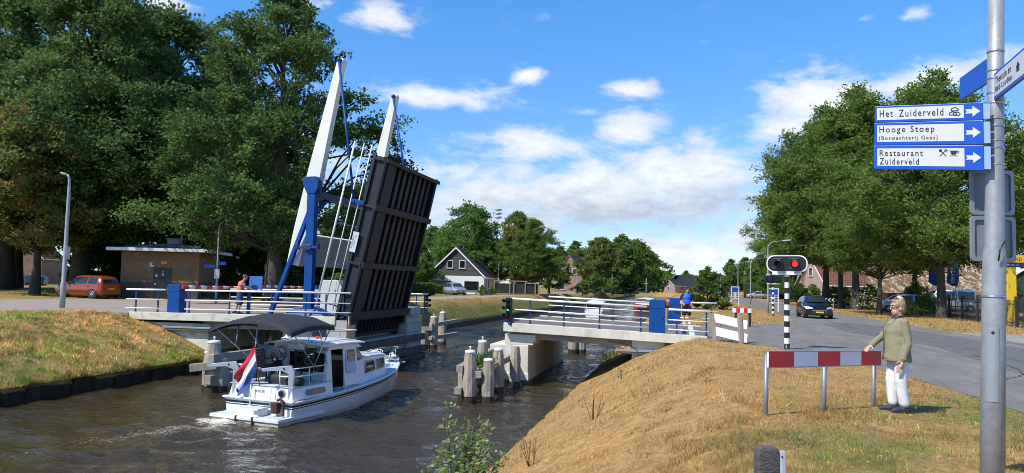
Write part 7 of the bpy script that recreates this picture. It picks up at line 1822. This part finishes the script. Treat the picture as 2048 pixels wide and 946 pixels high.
mb = MB(); mb.bb(2.25, 3.45, -.04, .02, .0, 2.25); do = mb.build('door', mat('dark_green_door', (.012, .02, .018), .4), t)
mb = MB(); mb.tube((3.28, -.1, .3), (3.28, -.1, 1.1), .02); mb.bb(2.32, 2.42, -.06, -.04, 1.0, 1.08); mb.build('door_handle', m_chrome, do)
mb = MB(); mb.prism([(2.78, 1.68), (2.98, 1.68), (2.88, 1.88)], .04, .045, lambda a, b, h: (a, -h, b)); mb.bb(2.85, 2.91, -.046, -.04, 1.9, 1.99); mb.bb(2.37, 2.52, -.046, -.04, 1.55, 1.75); mb.build('door_sticker', m_sign_white, do)
mb = MB(); mb.bb(1.95, 2.25, -.04, .0, 2.28, 2.6); pl_ = mb.build('sign_plate', m_sign_white, t); mb = MB(); mb.bb(2.1, 2.23, -.044, -.04, 2.42, 2.56); mb.build('picture', mat('plate_blue', (.05, .06, .16), .5), pl_)
mb = MB(); mb.bb(2.75, 3.15, -.12, .0, 2.5, 2.7); mb.build('door_lamp', mat('amber_lamp', (.5, .3, .08), .4), t)
mb = MB(); mb.bb(4.1, 4.75, -.03, .0, 1.75, 2.1); mb.build('wall_grille', mat('grille_grey', (.14, .13, .1), .7), t)
mb = MB(); mb.bb(HW, HW + .03, 1.0, 2.2, .2, .75); mb.build('floor_vent', m_black, t)
# white house with dark gable
p = col_at(911, 115, 0); t, wo, ro = gable_house('white_house', 'white house with grey boarded gable and two small attic windows', (p.x, p.y, .0), YAW + R_(-1), 8.9, 11, 2.75, 7.0, m_render, m_tile_dark, m_clad, over=.3, chimney=None)
t.rotation_euler.z = YAW + R_(-11)
for x in (-.95, 1.0): window(t, (x, -.03, 4.5), 1.0, 1.25, (0, -1, 0))
window(t, (-2.3, -.03, 1.3), 3.3, 1.3, (0, -1, 0), mat('dark_frame', (.03, .03, .03), .5), mat('curtained_glass', (.2, .24, .2), .2)); window(t, (2.5, -.03, 1.25), 2.2, 1.4, (0, -1, 0), mat('dark_frame', (.03, .03, .03)))
for y in (1.2, 3.0): window(t, (4.47, y, 1.25), .9, 2.0, (1, 0, 0))
p = col_at(838, 128, 0); gable_house('brown_house', 'brown brick house behind the raised deck with pale verge', p, YAW + R_(60), 8, 9, 2.8, 6.2, m_brickred, m_tile_dark)
p = col_at(1138, 190, 0); t, wo, ro = gable_house('brick_house', 'tall brown brick gabled house on the far bank', p, YAW + R_(-22), 9.5, 11, 3.4, 9.3, m_brickred, m_tile_dark, over=.15, verge=m_brickred)
window(t, (1.6, -.03, 5.2), 1.5, 1.7, (0, -1, 0)); window(t, (-2.4, -.03, 1.5), 2.4, 1.8, (0, -1, 0)); window(t, (2.2, -.03, 1.4), 1.2, 1.5, (0, -1, 0))
p = col_at(1171, 205, 0); t, wo, ro = gable_house('red_gabled_house', 'red tiled gable with white verge behind the tall brick house', p, YAW + R_(8), 8.6, 10, 3.2, 8.0, m_brickred, m_tile_black, mat('red_gable_tiles', (.26, .07, .045), .8), chimney=(-2, 6, .6))
window(t, (0, -.03, 4.4), 2.0, 1.3, (0, -1, 0))
p = col_at(1222, 205, 0); gable_house('thatched_cottage', 'low cottage with dark roof under the rust tinged tree', p, YAW + R_(-50), 6.5, 8, 1.6, 4.8, m_brickred, m_tile_dark)
p = col_at(1362, 300, 0); t, wo, ro = gable_house('farmhouse', 'distant farmhouse with long black roof at the end of the canal', (p.x - 2, p.y, 0), YAW + R_(-80), 14, 22, 1.6, 6.9, m_brickred, m_tile_black, hipped=5.)
p = col_at(1337, 296, 0); t, wo, ro = gable_house('farm_cottage', 'small white gabled front part of the distant farm', p, YAW + R_(-62), 7.5, 9, 2.6, 5.0, m_brickpink, m_tile_black)
window(t, (0, -.03, 1.5), 1.2, 1.3, (0, -1, 0))
# pink house and barn on the right
p = col_at(1622, 112, -.15); t, wo, ro = gable_house('pink_house', 'pinkish brick house with red tiled roof behind the oak trunks', p, YAW + R_(-84), 8.6, 13.5, 2.8, 7.0, m_brickpink, m_tile_red, over=.3)
window(t, (-1.4, -.03, 1.4), 1.1, 1.9, (0, -1, 0)); window(t, (1.4, -.03, 1.4), 1.1, 1.9, (0, -1, 0)); window(t, (0, -.03, 4.6), 1.1, 1.3, (0, -1, 0))
for y in (3, 6.5, 10): window(t, (4.33, y, 1.4), 1.6, 1.4, (1, 0, 0))
p = col_at(1700, 114, -.15); t, wo, ro = gable_house('barn', 'long low barn with mossy patched roof behind the parked van', p, YAW + R_(-88), 14, 25, 2.2, 8.8, m_brickred, mossy_roof(), over=.5, cat='barn', hipped=6.)
mb = MB(); mb.bb(7.0, 7.04, 15, 24.9, -.2, 2.1); mb.build('rendered_wall', mat('pink_render', (.42, .32, .28), .9, var=.12), t); window(t, (7.08, 20.6, 1.2), 1.0, .8, (1, 0, 0), m_darkwood); mb = MB(); mb.bb(7.0, 7.05, 2, 12.5, .2, 1.8); mb.build('barn_door', mat('dark_red_boards', (.1, .035, .025), .9, var=.3), t)
p = col_at(2110, 78, -.15); t, wo, ro = gable_house('green_shed', 'dark green shed with white verge at the right edge', p, YAW + R_(-33), 9.0, 12, 3.2, 6.4, mat('green_boards', (.012, .035, .022), .7, var=.15), m_tile_dark, over=.25, cat='shed')
# houses behind the trees on the left
p = col_at(75, 112, .02); t, wo, ro = gable_house('bungalow', 'pale bungalow with a blue door far behind the left trees', p, YAW + R_(84), 8, 16, 2.7, 4.4, mat('peach_render', (.5, .38, .28), .8), m_tile_dark)
mb = MB(); mb.bb(-4.06, -4.0, 5.6, 6.7, 0, 2.1); mb.build('door', mat('bright_blue_door', (.03, .15, .45), .5), t); window(t, (-4.03, 9.5, 1.4), 2.0, 1.5, (-1, 0, 0)); window(t, (-4.03, 2.8, 1.4), 1.6, 1.4, (-1, 0, 0))
p = col_at(8, 105, .02); gable_house('red_house', 'red brown brick house at the far left behind dark trunks', p, YAW + R_(15), 9, 10, 4.0, 8.0, m_brickred, m_tile_dark)
p = col_at(590, 105, 0); gable_house('tiled_house', 'house with dark tiled roof seen between column and leaf', p, YAW + R_(86), 9, 15, 4.2, 8.4, m_brickred, m_tile_dark)
p = col_at(650, 98, 0); gable_house('tiled_house', 'lower tiled roof right behind the counterweight', p, YAW + R_(80), 8, 12, 3.8, 7.0, m_brickred, m_tile_dark)
# timber frame, hedges
p = col_at(985, 112, 0); t = thing('timber_frame', 'open timber frame with dark netting beside the white house', 'frame', p, YAW + R_(4))
m_newwood = mat('new_timber', (.36, .24, .12), .8, var=.2)
for x in (0.3, 2.6, 3.2, 4.9, 6.4, 6.9): mb = MB(); mb.bb(x - .07, x + .07, -.07, .07, -.2, 2.05 if x < 6.3 else 1.8); mb.build('post', m_newwood, t)
mb = MB(); mb.bb(0.2, 5.2, -.06, .06, 2.05, 2.18); mb.bb(4.8, 7.0, -.06, .06, 1.8, 1.92); mb.bb(.2, 7, -.04, .04, .15, .25); mb.build('rail', m_newwood, t)
mb = MB(); mb.bb(.35, 6.9, .08, .1, .1, 1.75); mb.build('netting', mat('dark_netting', (.025, .03, .025), .9), t)
for k, (px, s, lab) in enumerate(((1042, .55, 'grey boulder left of the lamp post on the far verge'), (1056, .7, 'largest grey boulder by the far lamp post'), (1070, .6, 'pinkish boulder right beside the far lamp post'))):
    t = thing('boulder', lab, 'boulder', col_at(px, 118, .0), k, 'boulders on the verge'); t.scale = (s * 1.5, s, s); mb = MB(); rn = random.Random(k); mb.ball((0, 0, .3), (1, .8, .7), 10, 7); mb.v = [(x * (1 + rn.uniform(-.1, .1)), y, z * (1 + rn.uniform(-.1, .1))) for x, y, z in mb.v]; mb.build('stone', mat('boulder_stone', (.42, .37, .34), .9, var=.2, bump=.4), t)
def hedge(label, a, b, w, h, dens=420, pal=DK + MG, group='clipped hedges'):
    d = V((b.x - a.x, b.y - a.y, 0)); L_ = d.length
    t = thing('hedge', label, 'hedge', (a.x, a.y, a.z), math.atan2(d.y, d.x), group)
    rng = np.random.default_rng(int(L_ * 100)); n = int(dens * L_ * (h * 2 + w) / 2.2)
    f = rng.integers(0, 4, n); x = rng.uniform(0, L_, n); u = rng.uniform(-w / 2, w / 2, n); z = rng.uniform(0, h, n)
    y = np.where(f == 0, -w / 2, np.where(f == 1, w / 2, u)); z = np.where(f == 2, h, z); x = np.where(f == 3, np.where(rng.random(n) < .5, 0, L_), x)
    P = np.stack([x, y, z], 1) + rng.normal(0, .05, (n, 3)); up = rng.normal(0, 1, (n, 3)); up /= np.linalg.norm(up, axis=1)[:, None]; sd = np.cross(up, rng.normal(0, 1, (n, 3))); sd /= np.linalg.norm(sd, axis=1)[:, None]
    pa = np.array(pal); c = pa[rng.integers(0, len(pa), n)] * rng.uniform(.7, 1.3, (n, 1))
    link('foliage', leaf_object_mesh('foliage', P, up, sd, rng.uniform(.1, .2, n), rng.uniform(.08, .15, n), c, m_leaf), t)
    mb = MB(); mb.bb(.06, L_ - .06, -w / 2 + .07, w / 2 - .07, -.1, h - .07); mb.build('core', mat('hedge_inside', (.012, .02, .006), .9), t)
hedge('clipped hedge at the roadside left of the grey estate car', col_at(815, 92, 0), col_at(862, 95, 0), 1.6, 1.5)
hedge('taller dark hedge behind the grey estate car', col_at(845, 108, 0), col_at(922, 110, 0), 1.2, 1.25)
hedge('long clipped hedge at the far end of the right hand road', col_at(1492, 160, -.1), col_at(1600, 150, -.1), 1.5, 3.0, 260)
# boats far off on the canal
m_tarp = mat('pale_boat_cover', (.62, .66, .68), .5, var=.08)
def small_boat(name, label, loc, rz, L_, B, hm_, cab):
    t = thing(name, label, 'boat', loc, rz, 'boats farther along the canal')
    mb = MB(); R = []
    for f, w in ((0, .42), (.2, .5), (.55, .5), (.8, .36), (1, .03)):
        y = f * L_; k = B * w; z = .75 + .35 * f * f; R.append([(0, y, -.2), (k * .8, y, -.05), (k, y, z), (-k, y, z), (-k * .8, y, -.05)])
    mb.rings(R, smooth=False); mb.build('hull', hm_, t, .02)
    mb = MB(); R = []
    for y, z in ((.5, 1.75), (L_ * .3, 1.95), (L_ * .6, 1.8)):
        R.append([(-B * .42, y, .8), (-B * .36, y, z), (B * .36, y, z), (B * .42, y, .8)])
    mb.rings(R, smooth=False); c = mb.build('cabin', cab, t, .04)
    mb = MB(); mb.bb(-B * .36, B * .36, .45, .5, 1.05, 1.6); mb.build('pane', m_glass_dk, c)
    for s in (1, -1): mb = MB(); mb.prism([(.8, 1.1), (L_ * .55, 1.1), (L_ * .52, 1.55), (.8, 1.55)], B * .385, B * .405, lambda a, b, h: (s * h, a, b)); mb.build('pane', m_glass_dk, c)
    mb = MB(); R = [[(x * B * .42, y, z + .14 * (1 - x * x)) for x in (-1, -.5, 0, .5, 1)] for y, z in ((.2, 1.74), (L_ * .3, 1.98), (L_ * .64, 1.8))]; mb.rings([r + [(a, b, c_ - .05) for a, b, c_ in r][::-1] for r in R], smooth=False); mb.build('roof', m_tarp, c)
    mb = MB()
    for s in (1, -1): mb.path([(s * B * .42, .2, .8), (s * B * .45, .2, 1.35), (s * B * .45, L_ * .4, 1.4)], .02, 6)
    mb.build('rail', m_steel, t)
    return t
p = at(1187, 619, WATER); p = col_at(1187, 92, WATER); small_boat('motor_boat', 'pale motor boat with a domed cover moving away beyond the right span', p, -.12, 6.5, 2.6, m_gel, m_gel)
p = col_at(1303, 128, WATER); t = small_boat('motor_boat', 'boat with red hull and white cabin half hidden by the blue barrier cabinet', p, R_(165), 8, 3.0, mat('red_hull', (.45, .03, .03), .4), m_gel); mb = MB(); mb.tube((0, 3, 1.9), (0, 3, 5.4), .05, .03); mb.tube((-.4, 3, 4.4), (.4, 3, 4.4), .03); mb.build('mast', m_white, t)
# water plants under the right span
def water_plants():
    rng = np.random.default_rng(6); n = 2600
    t = thing('reed_clump', 'green water plants on the bank under the right bridge span', 'plants', (-2.5, 40.0, WATER))
    b = np.stack([rng.normal(0, .45, n), rng.normal(0, 1.7, n), np.full(n, .0)], 1); up = np.stack([rng.normal(0, .6, n), rng.normal(0, .6, n), np.ones(n)], 1); up /= np.linalg.norm(up, axis=1)[:, None]; sd = np.cross(up, rng.normal(0, 1, (n, 3))); sd /= np.linalg.norm(sd, axis=1)[:, None]
    link('foliage', leaf_object_mesh('foliage', b, up, sd, rng.uniform(.2, .65, n), rng.uniform(.03, .07, n), np.array([(.05, .12, .02), (.07, .15, .03), (.04, .09, .02)])[rng.integers(0, 3, n)], m_leaf), t)
    t = thing('weed_tuft', 'green weeds growing on the timber dolphin before the pale pier', 'plants', (-6.6, 25.3, -1.15)); n = 500
    b = rng.normal(0, .12, (n, 3)) * np.array([1, 3.5, .5]); up = rng.normal(0, .6, (n, 3)) + np.array([0, 0, 1]); up /= np.linalg.norm(up, axis=1)[:, None]; sd = np.cross(up, rng.normal(0, 1, (n, 3))); sd /= np.linalg.norm(sd, axis=1)[:, None]
    link('foliage', leaf_object_mesh('foliage', b, up, sd, rng.uniform(.12, .4, n), rng.uniform(.03, .06, n), np.array([(.07, .16, .03), (.1, .2, .04)])[rng.integers(0, 2, n)], m_leaf), t)
water_plants()
# yellow wild flowers in the verge
def wild_flowers():
    rng = np.random.default_rng(9); n = 420; x = rng.uniform(-1.5, 4.5, n); y = rng.uniform(5, 20, n); z = land(x, y) + rng.uniform(.06, .16, n)
    up = rng.normal(0, .5, (n, 3)) + np.array([0, 0, 1]); up /= np.linalg.norm(up, axis=1)[:, None]; sd = np.cross(up, rng.normal(0, 1, (n, 3))); sd /= np.linalg.norm(sd, axis=1)[:, None]
    o = link('wild_flowers', leaf_object_mesh('wild_flowers', np.stack([x, y, z], 1), sd, np.cross(up, sd), np.full(n, .022), np.full(n, .02), np.tile([[.75, .55, .03]], (n, 1)), m_blade)); tag(o, 'tiny yellow wild flowers scattered in the dry grass', 'flowers', kind='stuff')
wild_flowers()
